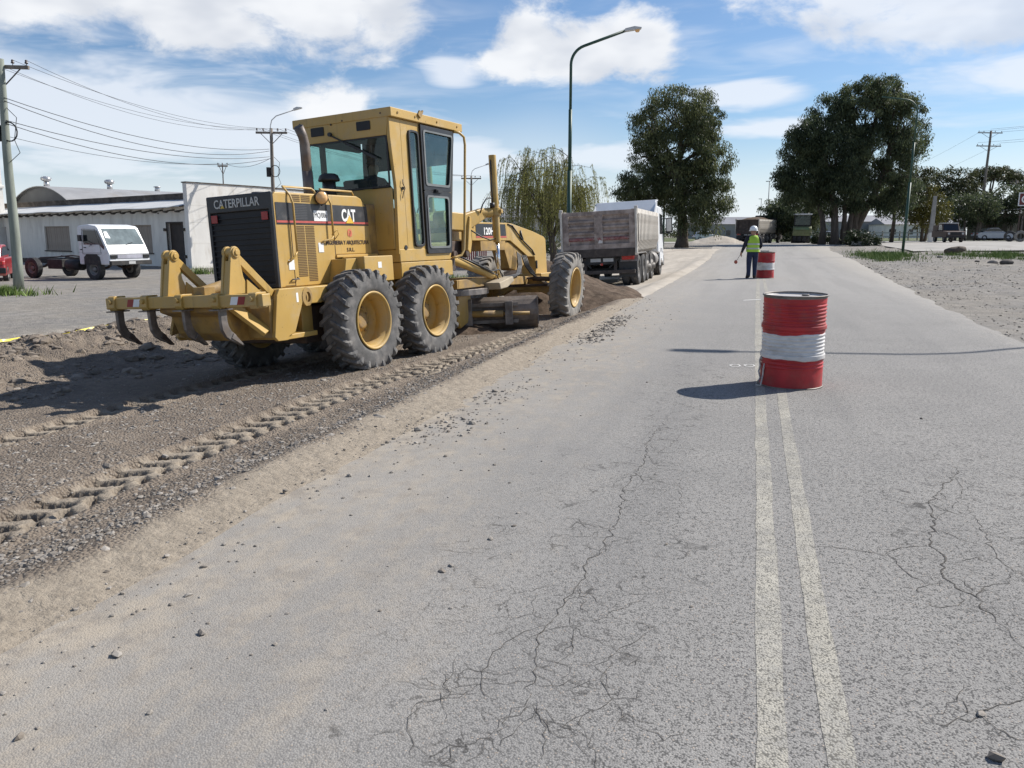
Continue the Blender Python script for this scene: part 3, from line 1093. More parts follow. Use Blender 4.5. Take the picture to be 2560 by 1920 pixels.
def stones(name, pts, sizes, label, cat, mat='pebble'):
    n = len(pts)
    V = IV[None] * (1 + .55 * (rng.random((n, 12, 1)) - .5))
    V = V * sizes[:, None, None] * np.stack([.8 + .7 * rng.random(n), .8 + .7 * rng.random(n), .5 + .35 * rng.random(n)], -1)[:, None, :]
    a = rng.random(n) * 6.283
    c, s_ = np.cos(a)[:, None], np.sin(a)[:, None]
    V = np.stack([V[..., 0] * c - V[..., 1] * s_, V[..., 0] * s_ + V[..., 1] * c, V[..., 2]], -1) + pts[:, None, :]
    F = (IF[None] + (np.arange(n) * 12)[:, None, None]).reshape(-1, 3)
    tint = np.repeat(np.clip(rng.normal(.48, .24, n), 0, 1), 12)
    return stuff(npmesh(name, V.reshape(-1, 3), F, mat, smooth=False, attr=tint), label, cat)


P, S = [], []
N = 62000
yy = 1.6 + 14.5 * rng.random(N) ** 1.7
xx = -9.0 + 6.4 * rng.random(N)
dens = .30 + 1.5 * fbm(xx, yy, .8, 4, 81)
dens += .75 * np.exp(-((xx + 3.2) / .34) ** 2) + .3 * (np.abs(xx + 5.1) < .8)
dens -= .5 * (np.abs(xx + 4.08) < .22) + .45 * (np.abs(xx + 6.1) < .2) + 1.0 * (xx > -2.76)
kp = rng.random(N) < dens
xx, yy = xx[kp], yy[kp]
sz = np.clip(rng.lognormal(math.log(.0068), .52, len(xx)), .003, .030)
zz = np.array([soil_z(a, b) for a, b in zip(xx, yy)]) - sz * .12
stones('lane_gravel', np.stack([xx, yy, zz], -1), sz, 'loose grey pebbles scattered over the excavated brown lane', 'gravel')
N = 2600
yy = 4.5 + 13 * rng.random(N)
xx = -11.2 + 3.6 * rng.random(N)
sz = np.clip(rng.lognormal(math.log(.022), .6, N), .008, .10)
zz = np.array([soil_z(a, b) for a, b in zip(xx, yy)]) + sz * .1
MT['clod'] = mk('soil_clod', (.20, .165, .13), .97, var=.3, vs=6, bump=.4)
stones('soil_clods', np.stack([xx, yy, zz], -1), sz, 'crumbly clods of soil on the spoil ridge along the far side of the lane', 'soil', 'clod')
# crumbs on the asphalt: thick along the soil edge, thin towards the centre line
N = 2400
yy = 1.5 + 17 * rng.random(N) ** 1.5
xx = -2.75 + rng.exponential(.42, N)
kp = (xx < .0) & (rng.random(N) < .25 + 1.2 * (fbm(xx, yy, .9, 4, 83) + .28))
xx, yy = xx[kp], yy[kp]
sz = np.clip(rng.lognormal(math.log(.0048), .5, len(xx)), .002, .018)
P = [np.stack([xx, yy, sz * .3], -1)]
S = [sz]
for (u0, v0), (u1, v1), n, sp in (((1352, 682), (1262, 742), 420, .10), ((1000, 900), (900, 960), 160, .16), ((1010, 890), (1130, 830), 120, .12)):
    a, b = px(u0, v0), px(u1, v1)
    tt = rng.random(n)
    q = np.stack([a[0] + (b[0] - a[0]) * tt + rng.normal(0, sp, n), a[1] + (b[1] - a[1]) * tt + rng.normal(0, sp, n)], -1)
    s1 = np.clip(rng.lognormal(math.log(.0105 if v0 < 700 else .0065), .45, n), .003, .03)
    P.append(np.concatenate([q, (s1 * .3)[:, None]], 1))
    S.append(s1)
for u, v, s1 in ((436, 1370, .018), (254, 1416, .018), (2152, 1640, .020), (232, 1010, .03), (1060, 1165, .012), (2118, 1545, .012), (1990, 905, .012)):
    a = px(u, v)
    P.append(np.array([[a[0], a[1], s1 * .35]]))
    S.append(np.array([s1]))
stones('road_grit', np.concatenate(P), np.concatenate(S), 'grit and small stones spilled on the asphalt edge', 'gravel')
# shoulder gravel on the right
N = 9000
yy = 9 + 34 * rng.random(N) ** 1.3
xx = 3.4 + 7 * rng.random(N)
kp = (xx > road_right(yy) - .15) & (rng.random(N) < .5 + 1.6 * fbm(xx, yy, .6, 4, 85))
xx, yy = xx[kp], yy[kp]
sz = np.clip(rng.lognormal(math.log(.011), .5, len(xx)), .004, .045)


def verge_z(x, y):
    return gz(x, y) - .035 + fbm(x, y, .55, 4, 3) * .20 * sstep(3.6, 6.0, x) * (1 - sstep(60, 90, y)) + .10 * sstep(4.5, 9, x) * sstep(10, 22, y) * (1 - sstep(60, 90, y))


stones('shoulder_gravel', np.stack([xx, yy, verge_z(xx, yy) + sz * .2], -1), sz, 'gravel on the right-hand road shoulder', 'gravel')

# ------------------------------------------------------------------ grass and weeds
t = NT('grass_blade')
a_ = t.n('ShaderNodeAttribute', attribute_name='tint')
MT['grass'] = t.fin(t.mix(a_.outputs['Fac'], (.07, .125, .025), (.19, .25, .065)), .7, spec=.3)


def grass(name, cx, cy, rx, ry, n, hgt, label, zf=verge_z, seed=0):
    x = cx + rx * rng.normal(0, .45, n)
    y = cy + ry * rng.normal(0, .45, n)
    kp = fbm(x, y, .9, 4, 90 + seed) + .12 > rng.random(n) * .30
    x, y = x[kp], y[kp]
    n = len(x)
    z0 = np.asarray(zf(x, y)) - .01
    hh = hgt * (.4 + .9 * rng.random(n))
    a = rng.random(n) * 6.283
    w = .010 + .016 * rng.random(n)
    lean = hh * (.2 + .6 * rng.random(n))
    la = rng.random(n) * 6.283
    b0 = np.stack([x - w * np.cos(a), y - w * np.sin(a), z0], -1)
    b1 = np.stack([x + w * np.cos(a), y + w * np.sin(a), z0], -1)
    t1 = np.stack([x + lean * np.cos(la), y + lean * np.sin(la), z0 + hh], -1)
    V = np.stack([b0, b1, t1], 1).reshape(-1, 3)
    F = np.arange(3 * n).reshape(n, 3)
    return stuff(npmesh(name, V, F, 'grass', attr=np.repeat(rng.random(n), 3)), label, 'grass')


def yz(x, y):
    return gz(x, y) - .035


q = px(15, 636, -.36)
grass('grass_patch', q[0] - .2, q[1] + .1, 1.3, .8, 2600, .26, 'green weeds around the foot of the leftmost utility pole', yz, 1)
q = at(1918, 48)
grass('grass_patch', q.x - .5, q.y - 1.5, 1.5, 6.5, 9000, .24, 'green grass patch beside the foot of the right-hand street lamp', verge_z, 2)
q = at(2120, 44)
grass('grass_patch', q.x + .8, q.y, 3.0, 4.5, 9000, .22, 'long green grass patch on the right verge near the log', verge_z, 3)
q = at(448, 37.5)
grass('grass_patch', q.x, q.y, 1.1, .5, 1500, .35, 'weeds at the base of the sunlit end wall', yz, 4)
q = at(960, 33)
grass('grass_patch', q.x - .6, q.y, 2.6, 1.2, 2600, .22, 'green grass strip behind the grader wheels', yz, 5)
q = at(1000, 60)
grass('grass_patch', -9.5, 58, 2.5, 9, 4200, .25, 'rough grass beside the lane under the left-hand eucalyptus', yz, 6)

# ================================================================== motor grader
# local axes: x forwards, y to the left, z up, origin on the ground under the middle of the tandem
GR = empty('motor_grader', (-5.58, 10.16, -.333), (R(-3.0), 0, R(81)))
tag(GR, 'yellow motor grader with rear ripper and tall glazed cab working on the excavated lane', 'grader')
YEL, YD = 'yellow', 'yellow_dirty'


def arc_pts(c, r, a0, a1, n):
    return [(c[0] + r * math.cos(R(a0 + (a1 - a0) * i / n)), c[1] + r * math.sin(R(a0 + (a1 - a0) * i / n))) for i in range(n + 1)]


# ---------------------------------------------------------------- wheels
def tyre_mesh(r=.658, w=.37, lugs=23, lug_h=.032, rim=.365):
    """carcass with a groove profile plus chevron lugs"""
    b = MB()
    hw = w / 2
    rb = r - lug_h
    prof = [(rim - .012, -hw * .72), (rim + .012, -hw * .90), (rim + .06, -hw * .985), (rim + .13, -hw * 1.0), (rb - .075, -hw * .985), (rb - .03, -hw * .93), (rb, -hw * .72), (rb + .004, 0),
            (rb, hw * .72), (rb - .03, hw * .93), (rb - .075, hw * .985), (rim + .13, hw * 1.0), (rim + .06, hw * .985), (rim + .012, hw * .90), (rim - .012, hw * .72)]
    b.lathe(prof, (0, 0, 0), (0, 1, 0), 64)
    return b


def lug_mesh(r=.658, w=.37, lugs=23, lug_h=.032, skew=.20):
    b = MB()
    hw = w / 2
    rb = r - lug_h
    for side in (-1, 1):
        for i in range(lugs):
            a0 = 2 * math.pi * (i + (.5 if side > 0 else 0)) / lugs
            # stations from the crown over the shoulder and down the side wall: (y, base r, top r, angle shift, half width angle)
            st = [(-.012, rb - .004, r, 0, .030), (.05, rb - .004, r, .035, .040), (.11, rb - .006, r - .001, .10, .045), (.160, rb - .012, r - .004, .155, .050),
                  (hw + .006, rb - .028, r - .016, .175, .052), (hw + .010, rb - .07, r - .05, .185, .050), (hw + .002, rb - .105, rb - .09, .19, .030)]
            vs, fs = [], []
            for k, (y, r0, r1, da, hwid) in enumerate(st):
                if k >= 4:
                    y0, y1 = y - .03, y + (.008 if k < 6 else .002)
                    if k == 4:
                        y1 = y
                else:
                    y0 = y1 = y
                a = a0 + (da if side > 0 else da) * skew / .19
                for sgn, rr, yy, ww in ((-1, r0, y0, 1.25), (-1, r1, y1, .85), (1, r1, y1, .85), (1, r0, y0, 1.25)):
                    an = a + sgn * hwid * ww
                    vs.append((rr * math.cos(an), side * yy, rr * math.sin(an)))
            for k in range(len(st) - 1):
                o = 4 * k
                for j in range(3):
                    q = (o + j, o + j + 1, o + 4 + j + 1, o + 4 + j)
                    fs.append(q if side < 0 else q[::-1])
            fs.append((0, 1, 2, 3) if side > 0 else (3, 2, 1, 0))
            e = 4 * (len(st) - 1)
            fs.append((e + 3, e + 2, e + 1, e) if side > 0 else (e, e + 1, e + 2, e + 3))
            b.add(vs, fs)
    return b


def rim_mesh(rim=.365, w=.37, deep=.285, side=-1):
    """open dish seen from outside (outside = -y)"""
    b = MB()
    s = side
    o = w / 2
    b.lathe([(rim + .004, s * (o - .02)), (rim + .010, s * (o - .004)), (rim - .004, s * (o + .004)), (rim - .022, s * (o - .006)), (rim - .032, s * (o - .05)), (rim - .042, s * (o - deep * .6)), (rim - .075, s * (o - deep)),
             (.265, s * (o - deep - .012)), (.235, s * (o - deep + .012)), (.10, s * (o - deep + .016)), (.0, s * (o - deep + .016))], (0, 0, 0), (0, 1, 0), 48)
    b.lathe([(rim + .004, s * (o - .02)), (rim - .045, s * (o - .05)), (rim - .06, -s * (o - .05)), (rim + .004, -s * (o - .02))], (0, 0, 0), (0, 1, 0), 48)
    return b


tyreM = tyre_mesh()
lugM = lug_mesh()
rimR = rim_mesh(side=-1)
hubM = MB()
hubM.lathe([(.145, .09), (.145, .05), (.12, .035), (.115, .03), (.11, .012), (.075, .004), (0, .004)], (0, 0, 0), (0, 1, 0), 24)
nutM = MB()
for i in range(1):
    nutM.cyl((0, .10, 0), (0, .065, 0), .017, n=6, smooth=False)
first = {}


def grader_wheel(x, side, z=.62, steer=0., lean=0., dusty=False, spin=0.):
    y = side * .945
    rz = 0 if side < 0 else math.pi
    k = 'd' if dusty else 'c'
    if 'rim' not in first:
        first['rim'] = rimR.build('wheel', YEL, GR)
        w = first['rim']
    else:
        w = again(first['rim'], GR)
    w.location = (x, y, z)
    w.rotation_mode = 'ZXY'
    w.rotation_euler = (lean, spin, rz + steer)
    if dusty:
        w.scale = (1.09, 1.06, 1.09)
    if k not in first:
        first[k] = tyreM.build('tyre', 'rubber_dusty' if dusty else 'rubber', w)
        first[k + 'l'] = lugM.build('tyre_lugs', 'rubber_dusty' if dusty else 'lug', w, bevel=.004, seg=1)
        if dusty:
            first[k + 'l'].scale = (.992, .985, .992)
    else:
        again(first[k], w)
        again(first[k + 'l'], w)
    if 'hub' not in first:
        first['hub'] = hubM.build('hub', YD, w)
        first['nut'] = nutM.build('lug_nut', YD, w)
        first['nut'].location = (.190, 0, 0)
        s0 = 1
    else:
        again(first['hub'], w)
        s0 = 0
    for i in range(s0, 10):
        a = 2 * math.pi * i / 10
        again(first['nut'], w, (.190 * math.cos(a), 0, .190 * math.sin(a)))
    return w


grader_wheel(-.735, -1, .625, spin=.2)
grader_wheel(.80, -1, .625, spin=.9)
grader_wheel(-.735, 1, .625, spin=.5)
grader_wheel(.80, 1, .625, spin=.1)
grader_wheel(6.28, -1, .655, steer=R(7), lean=R(3), dusty=True, spin=.3)
grader_wheel(6.28, 1, .655, steer=R(7), lean=R(-3), dusty=True, spin=.7)

# tandem cases
for s in (-1, 1):
    b = MB()
    b.prism([(-1.05, .52), (-.95, .42), (1.0, .42), (1.1, .52), (1.1, .74), (.95, .83), (-.9, .83), (-1.05, .74)], 'y', s * .54, s * .74)
    b.build('tandem_case', YD, GR, bevel=.02)
b = MB()
b.cyl((0, -.7, .66), (0, .7, .66), .16, n=16)
b.box(-.35, .35, -.45, .45, .48, .86)
b.build('rear_axle', YD, GR, bevel=.02)

# ---------------------------------------------------------------- rear frame
b = MB()
b.box(-2.02, -.55, -.74, .74, .90, 1.105)
b.box(-.55, 2.0, -.62, .62, .86, 1.10)
b.build('rear_frame', YEL, GR, bevel=.015)
for s in (-1, 1):
    b = MB()
    b.prism([(-2.06, 1.11), (-2.11, 1.04), (-2.20, .57), (-2.15, .52), (-1.98, .515), (-1.96, .56), (-1.85, .60), (-1.70, .895), (-1.62, 1.11)], 'y', s * .742, s * .792)
    b.build('side_plate', YEL, GR, bevel=.008)
b = MB()
b.box(-1.98, -1.42, -.76, .76, .515, .575)
b.box(-1.5, -1.3, -.6, .6, .55, .9)
b.build('guard_bar', YEL, GR, bevel=.01)
b = MB()
b.box(-1.4, -.5, -.55, .55, .40, .86)
b.build('belly_guard', 'rusty', GR, bevel=.02)
# tow hook
b = MB()
po = [(-1.60 + .09 * math.cos(R(a)), .99 + .115 * math.sin(R(a))) for a in range(-70, 251, 20)]
pi_ = [(-1.585 + .042 * math.cos(R(a)), .985 + .062 * math.sin(R(a))) for a in range(-70, 251, 20)]
b.ring(po, pi_, 'y', -.80, -.76)
b.build('tow_hook', YD, GR, bevel=.006)
b = MB()
b.box(-1.79, -1.755, -.7945, -.7925, .94, 1.05)
b.build('serial_label', 'white_paint', GR)

# ---------------------------------------------------------------- ripper
b = MB()
b.bar((-2.72, 1.20, 1.025), (-2.72, -1.20, 1.025), .13, .135, up=(0, 0, 1))
rip = b.build('ripper_beam', YEL, GR, bevel=.012)
for i, y in enumerate((1.08, .545, 0., -.545, -1.08)):
    b = MB()
    # pocket wrapped round the beam
    b.prism([(-2.805, 1.10), (-2.78, 1.112), (-2.64, 1.11), (-2.63, .945), (-2.79, .94), (-2.815, .98)], 'y', y - .052, y + .052)
    b.cyl((-2.84, y, 1.045), (-2.79, y, 1.045), .028, n=10)
    b.build('shank_pocket', YEL, rip, bevel=.008)
    if i in (0, 1, 2, 3):
        b = MB()
        lean = .0
        fr = [(-2.755, 1.0), (-2.755, .80), (-2.745, .71), (-2.70, .63), (-2.62, .575), (-2.50, .53)]
        bk = [(-2.665, 1.0), (-2.665, .81), (-2.655, .75), (-2.62, .69), (-2.56, .64), (-2.49, .535)]
        b.prism(fr + bk[::-1], 'y', y - .022, y + .022)
        b.build('shank', 'steel', rip, bevel=.006)
        b = MB()
        b.prism([(-2.64, .61), (-2.60, .665), (-2.46, .52), (-2.475, .508)], 'y', y - .034, y + .034)
        b.build('shank_tip', 'rusty' if i < 2 else 'steel', rip, bevel=.006)
        b = MB()
        b.box(-2.83, -2.62, y - .07, y + .07, .925, .940)
        b.build('shank_plate', 'steel', rip)
# reflective chevrons on the beam
for yc, fl in ((.72, 1), (-.82, -1)):
    b = MB()
    for k in range(2):
        y0 = yc + fl * (.075 - .10 * k)
        b.add([(-2.787, y0 + .05, .985), (-2.787, y0 - .05, .985), (-2.787, y0 - .05 - .03, 1.07), (-2.787, y0 + .05 - .03, 1.07)], [(0, 3, 2, 1)])
        b.build('reflective_mark', ('signal_red', 'white_paint')[k], rip)
        b = MB()
# twin A-frames and struts
for s, yc in ((1, .28), (-1, -.64)):
    b = MB()
    hd_ = [(-2.60 + .068 * math.cos(R(a)), 1.535 + .068 * math.sin(R(a))) for a in range(-20, 201, 20)]
    for dy in (-.055, .040):
        b.prism([(-2.75, 1.09), (-2.40, 1.09), (-2.46, 1.16), (-2.515, 1.27), (-2.535, 1.40)] + hd_ + [(-2.675, 1.48)], 'y', yc + dy - .017, yc + dy + .017)
    b.prism([(-2.742, 1.09), (-2.69, 1.09), (-2.635, 1.45), (-2.668, 1.45)], 'y', yc - .055, yc + .040)
    b.build('tower_plate', YEL, GR, bevel=.006)
    b = MB()
    b.cyl((-2.60, yc - .09, 1.535), (-2.60, yc + .075, 1.535), .056, n=18)
    b.cyl((-2.60, yc - .105, 1.535), (-2.60, yc + .09, 1.535), .030, n=12)
    b.build('pivot_pin', YEL, GR, bevel=.006)
    b = MB()
    b.bar((-2.57, yc - .01, 1.51), (-2.05, yc - .01, 1.06), .06, .085)
    b.build('strut', YEL, GR, bevel=.008)
    b = MB()
    b.prism([(-2.50, 1.09), (-2.28, 1.09), (-2.48, 1.24)], 'y', yc - .088, yc - .075)
    b.build('gusset', YEL, GR)
# lift cylinder between the towers
b = MB()
b.cyl((-2.62, -.20, 1.12), (-2.20, -.20, 1.20), .065, n=14)
b.cyl((-2.20, -.20, 1.20), (-2.02, -.20, 1.0), .035, n=12)
b.box(-2.68, -2.52, -.28, -.12, 1.05, 1.18)
b.build('ripper_cylinder', YD, GR, bevel=.008)
# lower draft frame
b = MB()
b.prism([(-2.66, .955), (-2.66, .90), (-2.50, .84), (-2.42, .64), (-2.30, .54), (-2.08, .53), (-2.06, .92), (-2.4, .955)], 'y', -.40, .48)
b.build('draft_frame', YD, GR, bevel=.02)
for s in (-1, 1):
    b = MB()
    b.bar((-2.44, s * .36, .99), (-2.24, s * .72, .63), .16, .05, up=(0, s, 1))
    b.build('draft_arm', YEL, GR, bevel=.008)
b = MB()
b.box(-2.2, -2.02, -.74, .74, .56, 1.0)
b.build('rear_bumper', YD, GR, bevel=.015)

# ---------------------------------------------------------------- engine hood
HW = .50
hp = [(-1.70, 1.108), (-1.70, 2.20), (-1.665, 2.235), (-.07, 2.25), (.02, 2.22), (.13, 2.10), (.19, 1.475), (-.60, 1.475), (-.60, 1.108)]
b = MB()
b.prism(hp, 'y', -HW, HW)
hood = b.build('engine_hood', YEL, GR, bevel=.018)
b = MB()
b.box(-.60, .12, -.46, .46, 1.108, 1.472)
b.build('engine_block', YD, hood, bevel=.01)
# radiator surround and slats
b = MB()
b.ring([(-HW - .012, 1.115), (HW + .012, 1.115), (HW + .012, 2.235), (-HW - .012, 2.235)], [(-HW + .035, 1.16), (HW - .035, 1.16), (HW - .035, 2.03), (-HW + .035, 2.03)], 'x', -1.7550, -1.7030)
rad = b.build('radiator_surround', 'black_paint', GR, bevel=.012)
b = MB()
b.box(-1.7300, -1.7060, -HW + .03, HW - .03, 1.15, 2.04)
b.build('radiator_core', 'grille', rad)
for i in range(13):
    z = 1.195 + i * .064
    b = MB()
    b.bar((-1.7420, -HW + .034, z), (-1.7420, HW - .034, z), .014, .012)
    b.build('grille_slat', 'grille', rad)
for s in (-1, 1):
    b = MB()
    b.box(-1.7160, -1.7020, s * (HW + .013), s * (HW - .005), 1.11, 2.21)
    b.build('corner_trim', YEL, rad)
lettering('maker_lettering', 'CATERPILLAR', mk('silver_letter', (.55, .55, .52), .5, var=.1), rad, (-1.7565, .385, 2.085), (0, -1, 0), (0, 0, 1), .105, .72, .004, .012)
b = MB()
b.prism([(.285, 2.085), (.215, 2.085), (.25, 2.125)], 'x', -1.7630, -1.7615)
b.build('maker_triangle', mk('decal_yellow', (.62, .42, .05), .5), rad)
for y in (.40, -.40):
    b = MB()
    b.box(-1.7640, -1.7560, y - .05, y + .05, 1.915, 2.01)
    b.build('rear_reflector', 'signal_red', rad, bevel=.004)

# side stripe, red line, decals: thin sheets proud of the hood side
YS = -HW


def decal(name, pts, mat, parent, y=YS - .003, th=.002):
    bb = MB()
    bb.prism(pts, 'y', y - th, y)
    return bb.build(name, mat, parent)


decal('black_stripe', [(-1.68, 1.905), (.142, 1.905), (.124, 2.115), (-1.68, 2.115)], mk('stripe_black', (.035, .035, .037), .4, var=.25, vs=4, dust=(.16, .15, .14), dustk=.1, ds=6), hood)
decal('red_stripe', [(-1.68, 1.878), (.146, 1.878), (.143, 1.903), (-1.68, 1.903)], 'red_decal', hood)
decal('pin_stripe', [(-1.68, 1.858), (.149, 1.858), (.147, 1.874), (-1.68, 1.874)], 'black_paint', hood)
lettering('brand_letters', 'CAT', 'white_paint', hood, (-.44, YS - .0055, 1.905), (1, 0, 0), (0, 0, 1), .165, .30, .003, .035)
decal('brand_triangle', [(-.36, 1.885), (-.19, 1.885), (-.275, 1.99)], mk('decal_gold', (.72, .45, .05), .5), hood, YS - .0095)
# plate with the fleet number
decal('number_plate', [(-1.0, 1.905), (-.735, 1.905), (-.735, 2.035), (-1.0, 2.035)], 'white_paint', hood, YS - .006)
lettering('fleet_number', 'MQ/006', 'black_paint', hood, (-.985, YS - .0082, 1.935), (1, 0, 0), (0, 0, 1), .075, .235, .002, .0)
# company mark: a ring open at the foot and the two lines of print
bb = MB()
cx, cz = -.29, 1.755
a0 = [(cx + .046 * math.cos(R(a)), cz + .058 * math.sin(R(a))) for a in range(-50, 231, 20)]
a1 = [(cx + .026 * math.cos(R(a)), cz + .036 * math.sin(R(a))) for a in range(-50, 231, 20)]
for i in range(len(a0) - 1):
    bb.prism([a0[i], a0[i + 1], a1[i + 1], a1[i]], 'y', YS - .005, YS - .003)
bb.prism([(cx - .006, cz - .050), (cx + .014, cz - .050), (cx + .014, cz + .015), (cx - .006, cz + .015)], 'y', YS - .0052, YS - .003)
bb.build('company_mark', 'logo_red', hood)
lettering('company_lettering', 'INGENIERIA Y ARQUITECTURA', 'print_brown', hood, (-.80, YS - .003, 1.598), (1, 0, 0), (0, 0, 1), .064, .92, .002, .016)
lettering('company_lettering', 'S.R.L.', 'print_brown', hood, (-.375, YS - .003, 1.515), (1, 0, 0), (0, 0, 1), .05, .17, .002, .01)
for x, z in ((-1.535, 1.375), (-.955, 1.575)):
    decal('paper_notice', [(x, z - .06), (x + .10, z - .06), (x + .10, z + .06), (x, z + .06)], mk('paper', (.72, .72, .70), .8, var=.08, vs=40), hood)

# louvres: slots in rows
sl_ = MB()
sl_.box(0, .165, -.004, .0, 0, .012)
slot0 = None
for x0, z0, z1, n in ((-1.40, 2.125, 2.20, 4), (-1.21, 2.125, 2.20, 4), (-1.36, 1.215, 1.83, 30), (-1.175, 1.15, 1.83, 33)):
    for i in range(n):
        z = z1 - i * (.0208 if n > 10 else .022)
        if slot0 is None:
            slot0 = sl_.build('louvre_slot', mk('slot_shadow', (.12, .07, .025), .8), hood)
            slot0.location = (x0, YS, z)
        else:
            again(slot0, hood, (x0, YS, z))
b = MB()
b.box(0, .25, -.0075, -.005, 0, .006)
s0 = None
for i in range(9):
    z = 1.925 + i * .020
    if s0 is None:
        s0 = b.build('vent_slat', 'grey_plastic', hood, loc=(-1.375, YS, z))
    else:
        again(s0, hood, (-1.375, YS, z))
# door seams, latches
b = MB()
for x in (-1.44, -.62):
    b.box(x - .004, x + .004, YS - .0035, YS, 1.12, 1.90)
b.box(-1.62, -1.44, YS - .0035, YS, 1.125, 1.13)
b.build('door_seam', 'print_brown', hood)
b = MB()
b.tube([(-1.52, YS - .002, 1.18), (-1.52, YS - .03, 1.20), (-1.40, YS - .03, 1.20), (-1.40, YS - .002, 1.22)], .008, 6)
b.build('door_handle', 'grey_plastic', hood)
# hand rails
b = MB()
b.tube([(-1.42, YS - .05, 1.53), (-1.42, YS - .05, 2.10), (-1.44, YS - .03, 2.20), (-1.47, YS + .03, 2.29), (-1.46, YS + .06, 2.31), (-.93, YS + .06, 2.31), (-.90, YS + .04, 2.28), (-.90, YS + .03, 2.24)], .013, 8)
b.tube([(-1.42, YS - .05, 1.53), (-1.46, YS - .05, 1.48), (-1.52, YS - .02, 1.42), (-1.54, YS - .003, 1.41)], .012, 8)
b.build('hand_rail', YEL, hood)
b = MB()
b.tube([(-.70, YS - .05, 1.72), (-.70, YS - .05, 2.12), (-.72, YS - .02, 2.22), (-.79, YS + .04, 2.31), (-.10, YS + .06, 2.31), (-.07, YS + .05, 2.25)], .013, 8)
b.tube([(-.70, YS - .05, 1.72), (-.73, YS - .05, 1.68), (-.85, YS - .03, 1.66), (-.90, YS - .003, 1.63)], .012, 8)
b.tube([(-.66, YS - .003, 1.74), (-.60, YS - .04, 1.80), (-.57, YS - .04, 1.74), (-.64, YS - .003, 1.66)], .006, 6)
b.build('hand_rail', YEL, hood)
# amber work lamp on the hood edge
b = MB()
b.cyl((-.86, YS - .03, 2.10), (-.90, YS - .10, 2.165), .012, n=8)
b.lathe([(.02, .10), (.06, .095), (.082, .06), (.088, .0), (.080, -.012)], (-.90, YS - .07, 2.19), (.60, .78, .12), 20)
wl = b.build('work_lamp', 'black_paint', hood)
b = MB()
b.lathe([(.080, 0), (.066, -.022), (.035, -.036), (0, -.04)], (-.9025, YS - .0735, 2.19), (.60, .78, .12), 20)
b.build('lamp_lens', 'amber', wl)
# exhaust, pre-cleaner, top caps
b = MB()
b.tube([(-.36, .06, 2.22), (-.36, .06, 2.86), (-.365, .06, 2.95), (-.40, .06, 3.06), (-.47, .06, 3.17)], [.062, .062, .062, .064, .066], 16)
b.cyl((-.36, .06, 2.22), (-.36, .06, 2.60), .068, n=16)
ex = b.build('exhaust_stack', 'exhaust', GR)
b = MB()
b.lathe([(.056, .002), (0, .0021)], (-.47, .06, 3.17), (-.53, 0, .85), 16)
b.build('pipe_mouth', 'grille', ex)
b = MB()
b.cyl((-.02, -.02, 2.22), (-.02, -.02, 2.50), .088, n=18)
b.lathe([(.06, .26), (.145, .265), (.150, .285), (.125, .345), (.09, .365), (0, .37)], (-.02, -.02, 2.22), (0, 0, 1), 24)
b.build('air_precleaner', 'hose', GR)
b = MB()
b.cyl((-1.35, .05, 2.23), (-1.35, .05, 2.285), .075, n=16)
b.cyl((-1.15, .12, 2.23), (-1.15, .12, 2.27), .06, n=16)
b.build('filler_cap', 'grey_plastic', hood)

# step boxes below the hood front, between the wheels
b = MB()
b.box(-.50, .16, -.86, -.50, 1.10, 1.44)
tb = b.build('tool_box', YEL, GR, bevel=.012)
b = MB()
b.prism([(-.80, 1.12), (-.50, 1.12), (-.50, 1.42), (-.72, 1.42)], 'y', -.74, -.50)
b.build('box_bracket', YEL, tb, bevel=.008)
b = MB()
b.box(-.20, -.12, -.8635, -.861, 1.28, 1.36)
b.build('white_label', 'white_paint', tb)
b = MB()
b.box(-.62, .30, -.52, -.44, 1.44, 1.475)
b.build('ledge', YEL, tb, bevel=.006)
b = MB()
b.box(.19, .44, -.46, .46, 1.11, 2.16)
b.build('rear_bulkhead', YD, GR, bevel=.02)

# ---------------------------------------------------------------- cab
CR_ = -.82      # right wall
CLR, CLF = .66, .80


def yz_l(x):
    return CLR + (CLF - CLR) * (x - .38) / 1.6


b = MB()
# floor pan and lower body
b.prism([(.40, 1.34), (1.80, 1.34), (1.84, 1.45), (1.84, 1.52), (.40, 1.52)], 'y', CR_ - .005, .78)
b.prism([(.38, 1.52), (.42, 1.52), (.42, 2.37), (.385, 2.37)], 'y', CR_ + .055, CLR)
cab = b.build('cab', YEL, GR, bevel=.012)
# right wall panel behind the side window
b = MB()
b.prism([(.385, 1.45), (.79, 1.45), (.79, 3.30), (.355, 3.30), (.355, 3.05), (.43, 2.37)], 'y', CR_, CR_ + .05)
b.prism([(1.04, 1.45), (1.10, 1.45), (1.10, 3.30), (1.04, 3.30)], 'y', CR_, CR_ + .05)
b.prism([(.79, 1.45), (1.04, 1.45), (1.04, 1.56), (.79, 1.56)], 'y', CR_, CR_ + .05)
b.prism([(.79, 3.17), (1.04, 3.17), (1.04, 3.30), (.79, 3.30)], 'y', CR_, CR_ + .05)
b.prism([(2.05, 3.30), (2.13, 3.30), (1.90, 2.30), (1.86, 1.45), (1.80, 1.45), (1.82, 2.30)], 'y', CR_, CR_ + .05)
b.prism([(.62, 1.455), (.628, 1.455), (.628, 3.29), (.62, 3.29)], 'y', CR_ - .003, CR_)
b.build('side_panel', YEL, cab, bevel=.008)
# rear header and rear pillars
b = MB()
b.prism([(CR_ + .055, 3.07), (CLR + .04, 3.07), (CLR + .14, 3.405), (CR_ - .0, 3.405)], 'x', .345, .39)
b.build('rear_header', YEL, cab, bevel=.006)
for y in (.40, -.40):
    b = MB()
    b.prism(rrect(y - .115, y + .115, 3.165, 3.285, .012, 2), 'x', .336, .346)
    b.build('header_vent', 'grille', cab)
